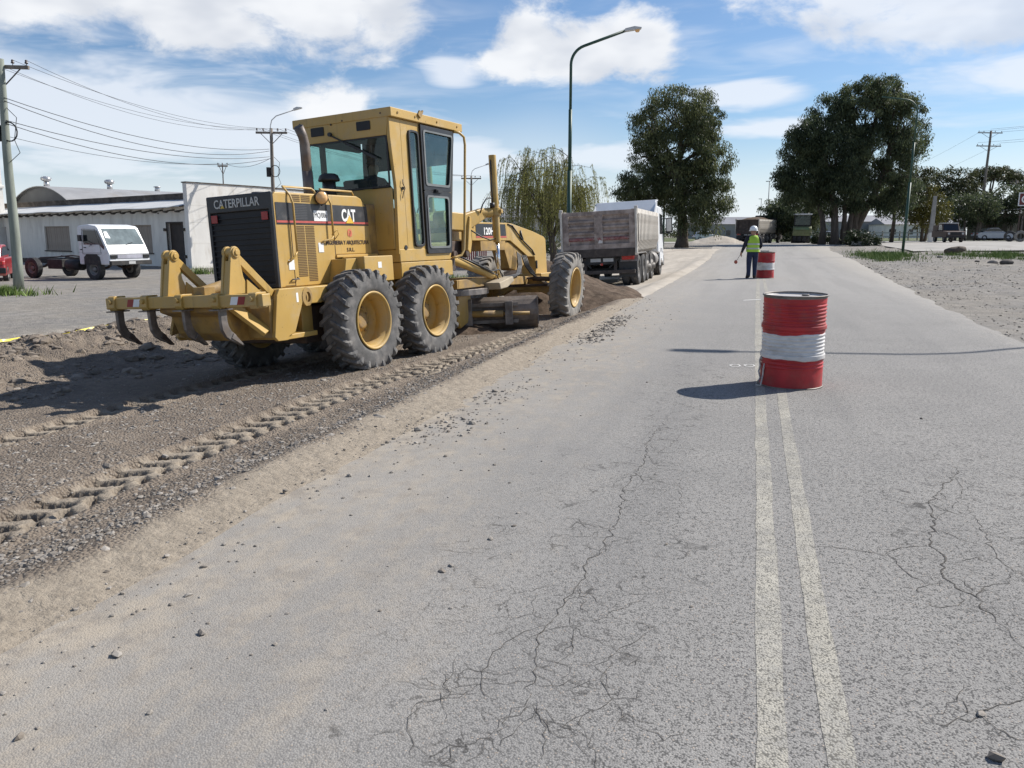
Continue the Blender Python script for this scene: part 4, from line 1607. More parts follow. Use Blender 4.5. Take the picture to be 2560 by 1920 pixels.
# left wall frame
b = MB()
for x0, x1, z0, z1 in ((.40, .50, 1.52, 3.30), (.84, .93, 1.52, 3.30), (1.84, 1.95, 1.52, 3.30), (.5, 1.84, 3.10, 3.30), (.93, 1.84, 2.42, 2.54), (.5, .84, 1.52, 1.65), (.93, 1.84, 1.52, 1.62)):
    b.prism([(x0, z0), (x1, z0), (x1 + (.12 if x1 > 1.9 else 0), z1), (x0 + (.1 if x0 > 1.8 else 0), z1)], 'y', .745, .79)
b.build('left_wall_frame', 'cab_inside', cab)
b = MB()
b.prism([(.45, 1.50), (1.88, 1.50), (1.93, 2.46), (.45, 2.46)], 'y', .735, .744)
b.build('lower_panel', 'cab_inside', cab)  # solid panel below the windows, added to stop sun passing through the cab
b = MB()
b.prism([(.5, 2.44), (1.92, 2.44), (1.98, 3.12), (.5, 3.12)], 'y', .76, .768)
b.build('window_pane', 'glass', cab)
# front frame
b = MB()
for y0, y1 in ((CR_ + .02, CR_ + .08), (.70, .78)):
    b.bar((1.86, (y0 + y1) / 2, 1.5), (2.12, (y0 + y1) / 2, 3.3), .06, .07)
b.bar((1.90, CR_ + .05, 1.80), (1.90, .75, 1.80), .05, .08)
b.build('front_frame', 'cab_inside', cab)
b = MB()
b.add([(1.90, CR_ + .08, 1.84), (1.90, .70, 1.84), (2.11, .70, 3.28), (2.11, CR_ + .08, 3.28)], [(0, 1, 2, 3)])
b.build('windscreen', 'glass', cab)
b = MB()
b.add([(2.02, CR_ + .08, 2.80), (2.02, .70, 2.80), (2.095, .70, 3.27), (2.095, CR_ + .08, 3.27)], [(0, 1, 2, 3)])
b.build('sun_visor', 'cab_inside', cab)
# roof
b = MB()
b.prism([(.335, CR_ - .05), (2.32, CR_ - .05), (2.32, .84), (.335, .84)], 'z', 3.305, 3.43)
b.build('roof', YEL, cab, bevel=.012)
b = MB()
b.box(.42, 2.2, CR_ + .06, .74, 3.24, 3.30)
b.build('headliner', 'cab_inside', cab)
b = MB()
b.prism([(1.0, 3.41), (1.05, 3.47), (1.10, 3.455), (1.13, 3.48), (1.15, 3.47), (1.10, 3.40), (1.06, 3.36)], 'y', CR_ - .075, CR_ - .052)
b.build('bent_bracket', YD, cab)

# rear window glass, wiper
b = MB()
b.add([(.385, CR_ + .055, 2.38), (.385, CLR - .07, 2.38), (.37, CLR + .0, 3.065), (.37, CR_ + .055, 3.065)], [(0, 3, 2, 1)])
b.build('rear_window', 'glass', cab)
b = MB()
po = round_poly([(CR_ + .055, 2.375), (CLR - .075, 2.375), (CLR - .005, 3.07), (CR_ + .055, 3.07)], .05, 3)
b.ring(po, inset_poly(po, .022), 'x', .355, .372)
b.build('window_seal', 'hose', cab)
b = MB()
b.tube([(.33, .17, 3.16), (.325, .14, 3.14), (.32, -.25, 2.94), (.325, -.52, 2.82)], .011, 6)
b.bar((.318, -.10, 3.02), (.318, -.60, 2.77), .012, .03)
b.cyl((.30, .17, 3.165), (.36, .17, 3.165), .028, n=10)
b.build('rear_wiper', 'hose', cab)


def framed_window(name, pts, fw, y, mat_frame, th=.03):
    po_ = round_poly(pts, .075, 4)
    pin = inset_poly(po_, fw)
    bb = MB()
    bb.ring(po_, pin, 'y', y - th, y + .01)
    f_ = bb.build(name + '_frame', mat_frame, cab, bevel=.004, seg=1)
    bb = MB()
    bb.prism(pin, 'y', y - .008, y - .004)
    bb.build('window_pane', 'glass', f_)
    return f_


framed_window('side_window', [(.785, 1.545), (1.05, 1.545), (1.05, 3.185), (.785, 3.185)], .030, CR_, 'hose')
# door: outer frame polygon and two panes
b = MB()
dp = [(1.10, 1.44), (1.80, 1.44), (1.83, 1.55), (1.86, 2.30), (2.055, 3.17), (2.055, 3.285), (1.10, 3.285)]
up_ = round_poly([(1.165, 2.44), (1.835, 2.44), (1.985, 3.13), (1.99, 3.21), (1.165, 3.21)], .05, 3)
lo_ = round_poly([(1.165, 1.53), (1.755, 1.53), (1.79, 2.28), (1.165, 2.28)], .06, 3)


def holed(bb, outer, hole_list, ax, a, c):
    """plate with holes, by horizontal strips"""
    import mathutils
    for (o_, h_) in zip(outer, hole_list):
        bb.ring(o_, h_, ax, a, c)


def match(outer, hole):
    """outer boundary points radially matched to hole points"""
    cx = sum(p[0] for p in hole) / len(hole)
    cy = sum(p[1] for p in hole) / len(hole)
    out = []
    for p in hole:
        d = Vector((p[0] - cx, p[1] - cy))
        best = None
        n = len(outer)
        for i in range(n):
            a, c = Vector(outer[i]), Vector(outer[(i + 1) % n])
            e = c - a
            den = d.x * (-e.y) + e.x * d.y
            if abs(den) < 1e-9:
                continue
            w = a - Vector((cx, cy))
            tt = (w.x * (-e.y) + e.x * w.y) / den
            ss = (d.x * w.y - d.y * w.x) / den
            if tt > 0 and -1e-6 <= ss <= 1 + 1e-6:
                if best is None or tt < best:
                    best = tt
        best = best or 1.2
        out.append((cx + d.x * best, cy + d.y * best))
    return out


uo = [(1.10, 2.36), (1.872, 2.36), (2.055, 3.17), (2.055, 3.285), (1.10, 3.285)]
loo = [(1.10, 1.44), (1.80, 1.44), (1.83, 1.55), (1.872, 2.36), (1.10, 2.36)]
b.ring(match(uo, up_), up_, 'y', CR_ - .035, CR_ + .02)
b.ring(match(loo, lo_), lo_, 'y', CR_ - .035, CR_ + .02)
for bx in (uo[2:4], ):
    pass
b.prism([(2.0, 3.20), (2.055, 3.17), (2.055, 3.285), (1.98, 3.285)], 'y', CR_ - .034, CR_ + .019)
b.prism([(1.10, 3.20), (1.17, 3.22), (1.17, 3.285), (1.10, 3.285)], 'y', CR_ - .034, CR_ + .019)
door = b.build('cab_door', 'black_paint', cab, bevel=.004, seg=1)
for nm, pl in (('door_pane', up_), ('door_pane', lo_)):
    b = MB()
    b.prism(pl, 'y', CR_ - .012, CR_ - .008)
    b.build(nm, 'glass', door)
for pl in (up_, lo_):
    b = MB()
    b.ring(inset_poly(pl, -.012), inset_poly(pl, .018), 'y', CR_ - .045, CR_ - .032)
    b.build('pane_seal', mk('grey_seal', (.14, .15, .15), .6), door)
b = MB()
b.box(1.38, 1.56, CR_ - .075, CR_ - .035, 2.335, 2.385)
b.cyl((1.42, CR_ - .09, 2.36), (1.42, CR_ - .03, 2.36), .02, n=8)
b.build('door_latch', 'hose', door)
b = MB()
b.cyl((.56, CR_ - .012, 1.54), (.56, CR_, 1.54), .034, n=16)
b.cyl((.57, CR_ - .02, 2.36), (.57, CR_, 2.36), .022, n=10)
b.build('round_cap', 'hose', cab)
b = MB()
b.tube([(.565, CR_ - .02, 2.48), (.55, CR_ - .03, 2.42), (.60, CR_ - .03, 2.36), (.55, CR_ - .03, 2.30), (.535, CR_ - .02, 2.22)], .007, 6)
b.build('door_hook', 'hose', cab)
# long grab rail in front of the door
b = MB()
b.tube([(2.06, CR_ - .03, 3.29), (2.16, CR_ - .08, 3.28), (2.25, CR_ - .11, 3.22), (2.27, CR_ - .11, 3.10), (2.10, CR_ - .11, 1.75), (2.07, CR_ - .10, 1.48), (2.02, CR_ - .08, 1.40), (1.92, CR_ - .03, 1.37), (1.86, CR_ - .0, 1.37)], .020, 10)
b.build('grab_rail', YEL, cab)
# sill below the cab, steps
b = MB()
b.box(.42, 1.86, CR_ - .0, .6, 1.10, 1.335)
b.build('cab_mount', YEL, GR, bevel=.012)
b = MB()
b.box(1.86, 1.98, CR_ + .02, CR_ + .22, 1.16, 1.36)
b.cyl((1.93, CR_ - .02, 1.42), (1.93, CR_ + .1, 1.42), .05, n=10)
b.build('door_hinge', 'rusty', GR, bevel=.006)

for x_, z_ in ((.50, 3.34), (.95, 3.34), (1.55, 3.34), (2.15, 3.34)):
    b = MB()
    b.cyl((x_, CR_ - .062, z_ + .03), (x_, CR_ - .05, z_ + .03), .016, n=6, smooth=False)
    b.build('roof_bolt', YD, cab)
for y_, z_ in ((.70, 3.36), (.15, 3.30), (-.05, 3.33), (-.70, 3.36)):
    b = MB()
    b.cyl((.332, y_, z_), (.346, y_, z_), .014, n=6, smooth=False)
    b.build('header_bolt', 'rusty', cab)
# inside: seat, console, levers, instrument post
b = MB()
b.box(.75, 1.25, -.24, .26, 1.55, 1.98)
b.prism([(.70, 1.95), (.82, 1.95), (.72, 2.55), (.60, 2.55)], 'y', -.22, .24)
b.build('seat', 'seat', cab, bevel=.04)
b = MB()
b.prism([(1.50, 1.52), (1.80, 1.52), (1.74, 2.02), (1.60, 2.10), (1.44, 2.04)], 'y', -.28, .30)
b.cyl((1.55, 0, 2.05), (1.42, 0, 2.20), .03, n=10)
b.build('control_console', 'cab_inside', cab, bevel=.02)
b = MB()
for i in range(7):
    y = -.42 + i * .05
    b.cyl((1.52 + .01 * i, y, 2.02), (1.40 + .015 * i, y - .03, 2.26), .008, n=6)
for i in range(7):
    y = .16 + i * .05
    b.cyl((1.52, y, 2.02), (1.40, y + .03, 2.26), .008, n=6)
b.build('control_levers', 'hose', cab)
b = MB()
wh = [(1.38 + .06 * math.sin(R(a)), .19 * math.cos(R(a)), 2.24 + .17 * math.sin(R(a))) for a in range(0, 361, 20)]
b.tube(wh, .014, 8)
b.build('steering_wheel', 'hose', cab)

# ---------------------------------------------------------------- front frame (gooseneck)
b = MB()
side = [(1.80, 1.98), (5.22, 1.985), (5.42, 1.975), (6.42, 1.83), (6.98, 1.72), (7.08, 1.66), (7.10, .92), (6.50, .92), (6.47, 1.30), (6.13, 1.31), (5.72, 1.48), (5.32, 1.64), (1.80, 1.66)]
b.prism(side, 'y', -.165, .165)
neck = b.build('gooseneck_frame', YEL, GR, bevel=.012)
b = MB()
b.box(4.08, 5.12, -.155, .155, 1.46, 1.66)
b.prism([(5.12, 1.64), (5.40, 1.60), (5.75, 1.46), (6.12, 1.30), (6.12, 1.18), (5.60, 1.05), (5.30, 1.10), (5.12, 1.46)], 'y', -.13, .155)
b.build('lower_box', YD, neck, bevel=.008)
b = MB()
b.box(6.46, 7.12, -.30, .30, .55, .95)
b.build('front_bolster', YEL, neck, bevel=.02)
dy = -.168
decal('frame_stripe', [(3.9, 1.735), (5.14, 1.735), (5.12, 1.955), (3.9, 1.955)], 'black_paint', neck, dy)
decal('frame_red_line', [(3.9, 1.70), (5.15, 1.70), (5.145, 1.73), (3.9, 1.73)], 'red_decal', neck, dy)
lettering('model_number', '120H', 'white_paint', neck, (4.21, dy - .003, 1.755), (1, 0, 0), (0, 0, 1), .135, .40, .003, .03)
b = MB()
b.tube([(5.22, dy, 1.96), (5.40, dy - .015, 1.93), (5.66, dy - .02, 1.76), (5.9, dy - .02, 1.62), (6.30, dy - .02, 1.44), (6.44, dy - .01, 1.34)], .016, 7)
b.tube([(5.80, dy, 1.84), (5.80, dy - .02, 1.74), (5.86, dy - .02, 1.66)], .022, 7)
b.build('frame_hose', 'hose', neck)
b = MB()
b.box(6.50, 6.54, dy - .025, dy, 1.05, 1.22)
b.build('latch_plate', 'hose', neck)

# front axle, tie rod, steering cylinder
b = MB()
b.prism([(-.80, .52), (-.55, .50), (-.3, .62), (.3, .62), (.55, .50), (.80, .52), (.80, .72), (.5, .74), (.3, .90), (-.3, .90), (-.5, .74), (-.80, .72)], 'x', 6.17, 6.39)
ax = b.build('front_axle', YD, GR, bevel=.015)
b = MB()
b.cyl((6.02, -.80, .72), (6.02, .80, .72), .028, n=10)
b.cyl((6.05, -.78, .83), (6.05, -.30, .86), .048, n=12)
b.cyl((6.05, -.30, .86), (6.05, .2, .88), .022, n=10)
b.build('steering_linkage', 'rusty', ax)
for s in (-1, 1):
    b = MB()
    b.box(6.14, 6.42, s * .80 - .08, s * .80 + .08, .45, .82)
    b.build('spindle_block', YD, ax, bevel=.015)

# drawbar, circle
b = MB()
for s in (-1, 1):
    b.bar((6.25, s * .05, .82), (3.55, s * .52, .92), .13, .16)
b.bar((3.7, -.62, .92), (3.7, .62, .92), .16, .15)
b.bar((2.45, -.58, .92), (2.45, .58, .92), .14, .15)
for s in (-1, 1):
    b.bar((3.75, s * .55, .92), (2.42, s * .52, .92), .13, .15)
b.build('drawbar', YD, GR, bevel=.012)
b = MB()
cp = [(3.05 + .72 * math.cos(R(a)), .72 * math.sin(R(a))) for a in range(0, 360, 12)]
ci = [(3.05 + .58 * math.cos(R(a)), .58 * math.sin(R(a))) for a in range(0, 360, 12)]
b.ring(cp, ci, 'z', .72, .82)
b.build('circle_ring', 'steel', GR, bevel=.006)
b = MB()
b.prism([(3.30, .90), (3.86, .99), (3.90, .90), (3.62, .80), (3.34, .78)], 'y', -.90, -.60)
b.build('dusty_guide', mk('dusty_casting', (.40, .335, .24), .9, var=.15, vs=5, bump=.4), GR, bevel=.02)

# moldboard set across the frame: right end leading
BA = Vector((3.98, -1.30, 0))
BB = Vector((2.62, 1.55, 0))
bd = (BB - BA).normalized()
bn = Vector((bd.y, -bd.x, 0))          # towards the front
if bn.x < 0:
    bn = -bn
prof = []
for i in range(9):
    a = R(-62 + 118 * i / 8)
    prof.append((.42 - .44 * math.cos(a), .30 + .37 * math.sin(a)))
b = MB()
vs = []
for end in (BA, BB):
    for off in (0, -.022):
        for q, zz in prof:
            p = end + bn * (q + off - .02)
            vs.append((p.x, p.y, zz + .02))
n = 9
fs = []
for i in range(n - 1):
    fs += [(i, i + 1, 2 * n + i + 1, 2 * n + i), (n + i + 1, n + i, 3 * n + i, 3 * n + i + 1), (i, n + i, n + i + 1, i + 1), (2 * n + i, 2 * n + i + 1, 3 * n + i + 1, 3 * n + i)]
fs += [(n - 1, 2 * n - 1, 4 * n - 1, 3 * n - 1), (0, 2 * n, 3 * n, n)]
b.add(vs, fs, False)
blade = b.build('moldboard', 'blade_steel', GR)
b = MB()
p = BA
for k, (o_, zz) in enumerate(((-.03, .02), )):
    b.bar(BA + bn * .16 + Vector((0, 0, .03)), BB + bn * .16 + Vector((0, 0, .03)), .02, .16)
b.build('cutting_edge', 'steel', blade)
b = MB()
b.bar(BA + Vector((0, 0, .12)) + bn * .0, BA + Vector((0, 0, .60)) + bn * .06, .17, .022, up=bd)
b.build('end_bit', 'blade_steel', blade)
# rails and side shift cylinder on the back of the blade
for zz in (.20, .50):
    b = MB()
    b.bar(BA + bd * .35 - bn * .07 + Vector((0, 0, zz)), BA + bd * 2.5 - bn * .07 + Vector((0, 0, zz)), .07, .06)
    b.build('slide_rail', 'steel', blade)
b = MB()
b.cyl(BA + bd * .62 - bn * .17 + Vector((0, 0, .345)), BA + bd * 1.55 - bn * .17 + Vector((0, 0, .36)), .058, n=14)
b.cyl(BA + bd * .15 - bn * .17 + Vector((0, 0, .335)), BA + bd * .65 - bn * .17 + Vector((0, 0, .345)), .03, n=12)
b.build('side_shift_cylinder', YD, blade)
b = MB()
b.bar(BA + bd * .52 - bn * .13 + Vector((0, 0, .14)), BA + bd * .52 - bn * .13 + Vector((0, 0, .56)), .16, .14, up=bd)
b.build('slide_bracket', 'steel', blade, bevel=.01)
b = MB()
b.bar(BA + bd * 1.25 - bn * .13 + Vector((0, 0, .10)), BA + bd * 1.25 - bn * .13 + Vector((0, 0, .62)), .20, .16, up=bd)
b.build('slide_bracket', 'steel', blade, bevel=.01)
for s in (-1, 1):
    b = MB()
    pc = BA + bd * (1.22 if s < 0 else 2.35) - bn * .12
    yv = s * .60
    q = [(2.55, .78), (2.98, .78), (2.95, .55), (2.82, .22), (2.55, .14), (2.42, .35)]
    b.prism([(x + (pc.x - 2.95), zz) for x, zz in q], 'y', pc.y - .035, pc.y + .035)
    b.build('blade_arm', YEL, GR, bevel=.012)

# blade lift arms and cylinders
for s in (-1, 1):
    b = MB()
    b.bar((2.50, s * .27, 1.98), (3.16, s * .40, 1.94), .20, .30, w1=.18, h1=.30)
    b.bar((3.06, s * .385, 1.95), (3.54, s * .52, 2.11), .17, .29, w1=.14, h1=.18)
    b.bar((3.20, s * .40, 2.00), (2.96, s * .46, 1.44), .16, .30, w1=.13, h1=.17)
    b.cyl((3.42, s * .46, 2.10), (3.68, s * .62, 2.12), .085, n=16)
    b.cyl((2.50, s * .18, 2.02), (2.50, s * .40, 2.02), .12, n=16)
    arm = b.build('lift_arm', YEL, GR, bevel=.022)
    cx_, cy_ = 3.74, s * .66
    b = MB()
    b.cyl((cx_ + .02, cy_, 1.60), (cx_ - .01, cy_, 3.10), .066, n=18)
    b.cyl((cx_, cy_, 2.06), (cx_, cy_, 2.20), .095, n=18)
    b.cyl((cx_, cy_ + s * -.02, 2.13), (cx_, cy_ + s * .14, 2.13), .04, n=12)
    lc = b.build('lift_cylinder', YEL, GR, bevel=.006)
    b = MB()
    b.cyl((cx_ + .02, cy_, 1.62), (cx_ + .05, cy_, 1.0), .036, n=14)
    b.build('cylinder_rod', 'chrome', lc)
    b = MB()
    b.tube([(cx_ - .06, cy_, 3.02), (cx_ - .085, cy_, 2.96), (cx_ - .09, cy_, 2.5), (cx_ - .08, cy_, 2.24)], .014, 6)
    b.tube([(cx_ - .06, cy_, 2.36), (cx_ - .25, cy_ + .02, 2.36), (cx_ - .36, cy_ + .05, 2.25), (cx_ - .38, cy_ + .1, 2.10)], .012, 6)
    b.tube([(cx_ + .05, cy_, 2.1), (cx_ + .10, cy_, 1.95), (cx_ + .08, cy_, 1.72), (cx_ + .03, cy_, 1.64)], .012, 6)
    b.tube([(3.05, cy_ * .7, 1.85), (3.3, cy_ * .9, 1.70), (3.55, cy_ * .95, 1.64), (3.70, cy_, 1.66)], .012, 6)
    b.cyl((cx_ - .10, cy_, 2.20), (cx_ - .10, cy_, 2.28), .045, n=10)
    b.cyl((cx_ + .10, cy_, 2.16), (cx_ + .10, cy_, 2.26), .04, n=10)
    b.build('lift_hoses', 'hose', lc)
# saddle pins below the arms
b = MB()
b.cyl((2.55, -.50, 1.42), (2.55, .50, 1.42), .055, n=12)
b.cyl((2.92, -.52, 1.42), (2.92, .52, 1.42), .06, n=12)
b.box(2.4, 3.05, -.34, .34, 1.38, 1.64)
b.build('lift_saddle', 'rusty', GR, bevel=.01)
# centre shift cylinder, slanting down to the drawbar
b = MB()
b.cyl((2.02, -.62, 1.37), (3.50, -.66, 1.03), .07, n=16)
b.cyl((3.50, -.66, 1.03), (3.80, -.66, .96), .035, n=12)
b.build('shift_cylinder', YEL, GR, bevel=.006)
b = MB()
b.tube([(2.3, -.70, 1.38), (2.8, -.74, 1.24), (3.3, -.76, 1.10), (3.62, -.74, 1.12), (3.78, -.72, 1.02), (3.80, -.72, .86)], .013, 6)
b.tube([(2.4, -.70, 1.36), (2.9, -.73, 1.20), (3.4, -.73, 1.06), (3.60, -.71, 1.02), (3.66, -.72, .90)], .013, 6)
b.build('cylinder_hoses', 'hose', GR)
b = MB()
for i in range(4):
    o_ = .05 * i
    b.tube([(5.55 + o_, -.19, 1.42 - .02 * i), (5.50 + o_, -.24, 1.15), (5.2 + o_, -.32, .98), (4.7 + o_, -.36, .96 - .02 * i), (4.2, -.42, .94 + .03 * i), (3.9, -.5, .98)], .014, 6)
for i in range(4):
    o_ = .06 * i
    b.tube([(5.75 + o_, -.20, 1.34), (5.80 + o_, -.25, 1.12), (5.92 + o_, -.30, .98), (6.05 + o_ * .3, -.34, .90)], .016, 6)
b.build('arch_hoses', 'hose', GR)
b = MB()
b.box(1.75, 2.5, -.4, .4, 1.12, 1.62)
b.build('articulation_hitch', YD, GR, bevel=.02)

# ================================================================== drums
MT['drum_red'] = mk('drum_red_paint', (.39, .018, .021), .5, var=.24, vs=4, dust=(.23, .085, .07), dustk=.3, ds=5, bump=.22, bs=9)
MT['drum_white'] = mk('drum_white_paint', (.60, .58, .56), .5, var=.16, vs=6, dust=(.42, .38, .35), dustk=.3, ds=5, bump=.2, bs=9, stretch=(1, 1, 2.2))
MT['drum_steel'] = mk('drum_bare_steel', (.16, .145, .13), .5, .5, var=.3, vs=9, dust=(.3, .25, .2), dustk=.3)


def drum(loc, rotz, label, tilt=(0, 0)):
    D = empty('steel_drum', loc, (tilt[0], tilt[1], rotz))
    tag(D, label, 'drum', 'red and white drums along the centre line')
    r, H = .286, .88

    def prof(z0, z1, n):
        out = []
        for i in range(n + 1):
            z = z0 + (z1 - z0) * i / n
            k = 0.
            if .19 < z < .80:                      # rolled corrugations
                k = .0044 * math.sin((z - .19) / .034 * 2 * math.pi)
            if abs(z - .30) < .02 or abs(z - .575) < .02:
                k = .013
            rr = r + k
            rr -= .004 * math.sin(math.pi * z / H)
            out.append((rr, z))
        return out
    for nm, z0, z1, m in (('painted_band', .012, .275, 'drum_red'), ('painted_band', .275, .515, 'drum_white'), ('painted_band', .515, .845, 'drum_red'), ('bare_rim', .845, .868, 'drum_steel')):
        b = MB()
        b.lathe(prof(z0, z1, max(4, int((z1 - z0) / .0054))), (0, 0, 0), (0, 0, 1), 56)
        V = np.array(b.v)
        # dents and a wavering paint edge
        a = np.arctan2(V[:, 1], V[:, 0])
        dent = .010 * np.exp(-((a - 2.3) / .35) ** 2 - ((V[:, 2] - .28) / .07) ** 2) + .006 * np.exp(-((a + 1.2) / .25) ** 2 - ((V[:, 2] - .17) / .05) ** 2)
        dent = dent + .003 * np.sin(3 * a + 1) * np.sin(V[:, 2] * 5)
        k = 1 - dent / r
        V[:, 0] *= k
        V[:, 1] *= k
        ed = .006 * np.sin(2 * a + .6) + .004 * np.sin(5 * a) + .0025 * np.sin(13 * a + 1)
        for e in (.275, .515):
            V[:, 2] += ed * np.exp(-((V[:, 2] - e) / .012) ** 2) * (1 if e == .275 else -1)
        b.v = [tuple(v) for v in V]
        b.build(nm, m, D)
    for z in (.868, .008):
        b = MB()
        b.tube([((r + .004) * math.cos(R(a)), (r + .004) * math.sin(R(a)), z) for a in range(0, 361, 8)], .0085, 8, caps=False)
        b.build('rolled_rim', 'drum_steel', D)
    b = MB()
    b.lathe([(r - .002, .862), (r - .010, .850), (r - .03, .847), (0, .847)], (0, 0, 0), (0, 0, 1), 40)
    b.build('lid', mk('drum_lid_grey', (.42, .40, .38), .6, var=.15, vs=6, dust=(.3, .26, .22), dustk=.3), D)
    b = MB()
    b.cyl((.14, .08, .847), (.14, .08, .862), .034, n=12)
    b.build('bung', 'drum_steel', D)
    return D


D1 = drum((.385, 8.06, 0), .4, 'large red and white corrugated drum standing nearest, over the double yellow line', (R(.8), R(-.6)))
b = MB()
b.tube([(-.283, .02, .255), (-.296, .03, .275), (-.298, .05, .24), (-.294, .04, .19), (-.302, .05, .13), (-.292, .03, .07), (-.31, .06, .015)], .009, 6)
b.tube([(-.283, -.03, .22), (-.296, -.04, .17), (-.290, -.02, .10), (-.32, -.05, .012), (-.36, -.03, .012)], .008, 6)
b.build('rope_end', mk('rope_white', (.55, .50, .46), .9, var=.2, vs=30), D1)
drum((.335, 28.5, 0), 1.9, 'smaller-looking red and white drum right behind the flagger')
b = MB()
b.box(-.13, .15, -.10, .10, 0, .075)
o = b.build('concrete_block', mk('concrete_lump', (.36, .35, .33), .9, var=.2, bump=.5), None, bevel=.012)
o.location = (.28, 28.45, .848)
tag(o, 'small grey concrete block lying on the drum behind the flagger', 'block')

# ================================================================== tipper trucks
MT['bed_grey'] = mk('worn_bed_paint', (.31, .255, .225), .8, var=.3, vs=3.5, dust=(.14, .10, .085), dustk=.36, ds=3.4, bump=.3, bs=14)
MT['bed_shell'] = mk('bed_shell_shaded', (.15, .125, .105), .85, var=.3, vs=3, dust=(.3, .25, .2), dustk=.2, ds=3, bump=.2)  # darker than the ribs, to paint in the shade between them
MT['bed_side'] = mk('bed_side_grey', (.52, .485, .43), .7, var=.22, vs=3, dust=(.30, .25, .20), dustk=.3, ds=3, bump=.2, bs=14)
MT['bed_red'] = mk('flaking_red_print', (.25, .085, .08), .8, var=.3, vs=8, dust=(.30, .25, .23), dustk=.5, ds=14)
MT['bed_dark'] = mk('dark_bed_steel', (.060, .048, .042), .85, var=.3, vs=4, dust=(.15, .12, .10), dustk=.2, ds=4, bump=.2)
MT['truck_white'] = mk('truck_white', (.66, .67, .68), .4, var=.06, vs=2, dust=(.5, .46, .4), dustk=.15, ds=3, coat=.2)
MT['chassis'] = mk('chassis_black', (.022, .021, .021), .7, var=.3, vs=5, dust=(.14, .12, .10), dustk=.2, ds=5)
MT['rim_grey'] = mk('truck_rim', (.22, .21, .20), .6, .2, var=.25, vs=6, dust=(.26, .23, .19), dustk=.3)
MT['tail_lamp'] = mk('tail_lamp_red', (.42, .02, .015), .2, var=.2, coat=.4)
MT['plate'] = mk('number_plate', (.45, .45, .44), .5, var=.1)

twh = {}


def truck_wheel(parent, x, y, r=.50, w=.28, dual=False, front=False, prefix='a'):
    s = -1 if y < 0 else 1
    wt_ = w * (2.05 if dual else 1)
    k = (prefix, r, w, dual, front)
    if k not in twh:
        b = MB()
        hw = wt_ / 2
        prof = [(r * .56, -hw * .8), (r * .62, -hw * .95), (r * .75, -hw), (r * .93, -hw * .97), (r, -hw * .86)]
        if dual:
            prof += [(r, -.06), (r * .80, -.02), (r * .80, .02), (r, .06)]
        else:
            for q in (-.5, 0, .5):
                prof += [(r, hw * q - .018), (r - .016, hw * q - .008), (r - .016, hw * q + .008), (r, hw * q + .018)]
        prof += [(r, hw * .86), (r * .93, hw * .97), (r * .75, hw), (r * .62, hw * .95), (r * .56, hw * .8)]
        b.lathe(prof, (0, 0, 0), (0, 1, 0), 36)
        ty = b.build('tyre', 'tyre_plain', None)
        b = MB()
        dp_ = -.02 if front else .14
        b.lathe([(r * .575, -hw * .84), (r * .54, -hw * .86), (r * .50, -hw * .6 + 0), (r * .44, -hw + dp_), (r * .22, -hw + dp_ - .02), (r * .20, -hw + dp_ - .09), (0, -hw + dp_ - .10)], (0, 0, 0), (0, 1, 0), 28)
        for i in range(8):
            a = 2 * math.pi * i / 8
            b.cyl((r * .33 * math.cos(a), -hw + dp_ + .01, r * .33 * math.sin(a)), (r * .33 * math.cos(a), -hw + dp_ - .04, r * .33 * math.sin(a)), .016, n=6)
        b.lathe([(r * .575, -hw * .84), (r * .50, hw * .8), (0, hw * .8)], (0, 0, 0), (0, 1, 0), 24)
        rm = b.build('rim', 'rim_grey', None)
        hb = MB()
        hb.cyl((0, -hw * .3, 0), (0, hw * .9, 0), .12, n=12)
        wl_ = hb.build('wheel', 'chassis', parent)
        ty.parent = wl_
        rm.parent = wl_
        twh[k] = (wl_, ty, rm)
    else:
        wl_ = again(twh[k][0], parent)
        again(twh[k][1], wl_)
        again(twh[k][2], wl_)
    wl_.location = (x, y, r)
    wl_.rotation_euler = (0, 0, 0 if s < 0 else math.pi)
    return wl_


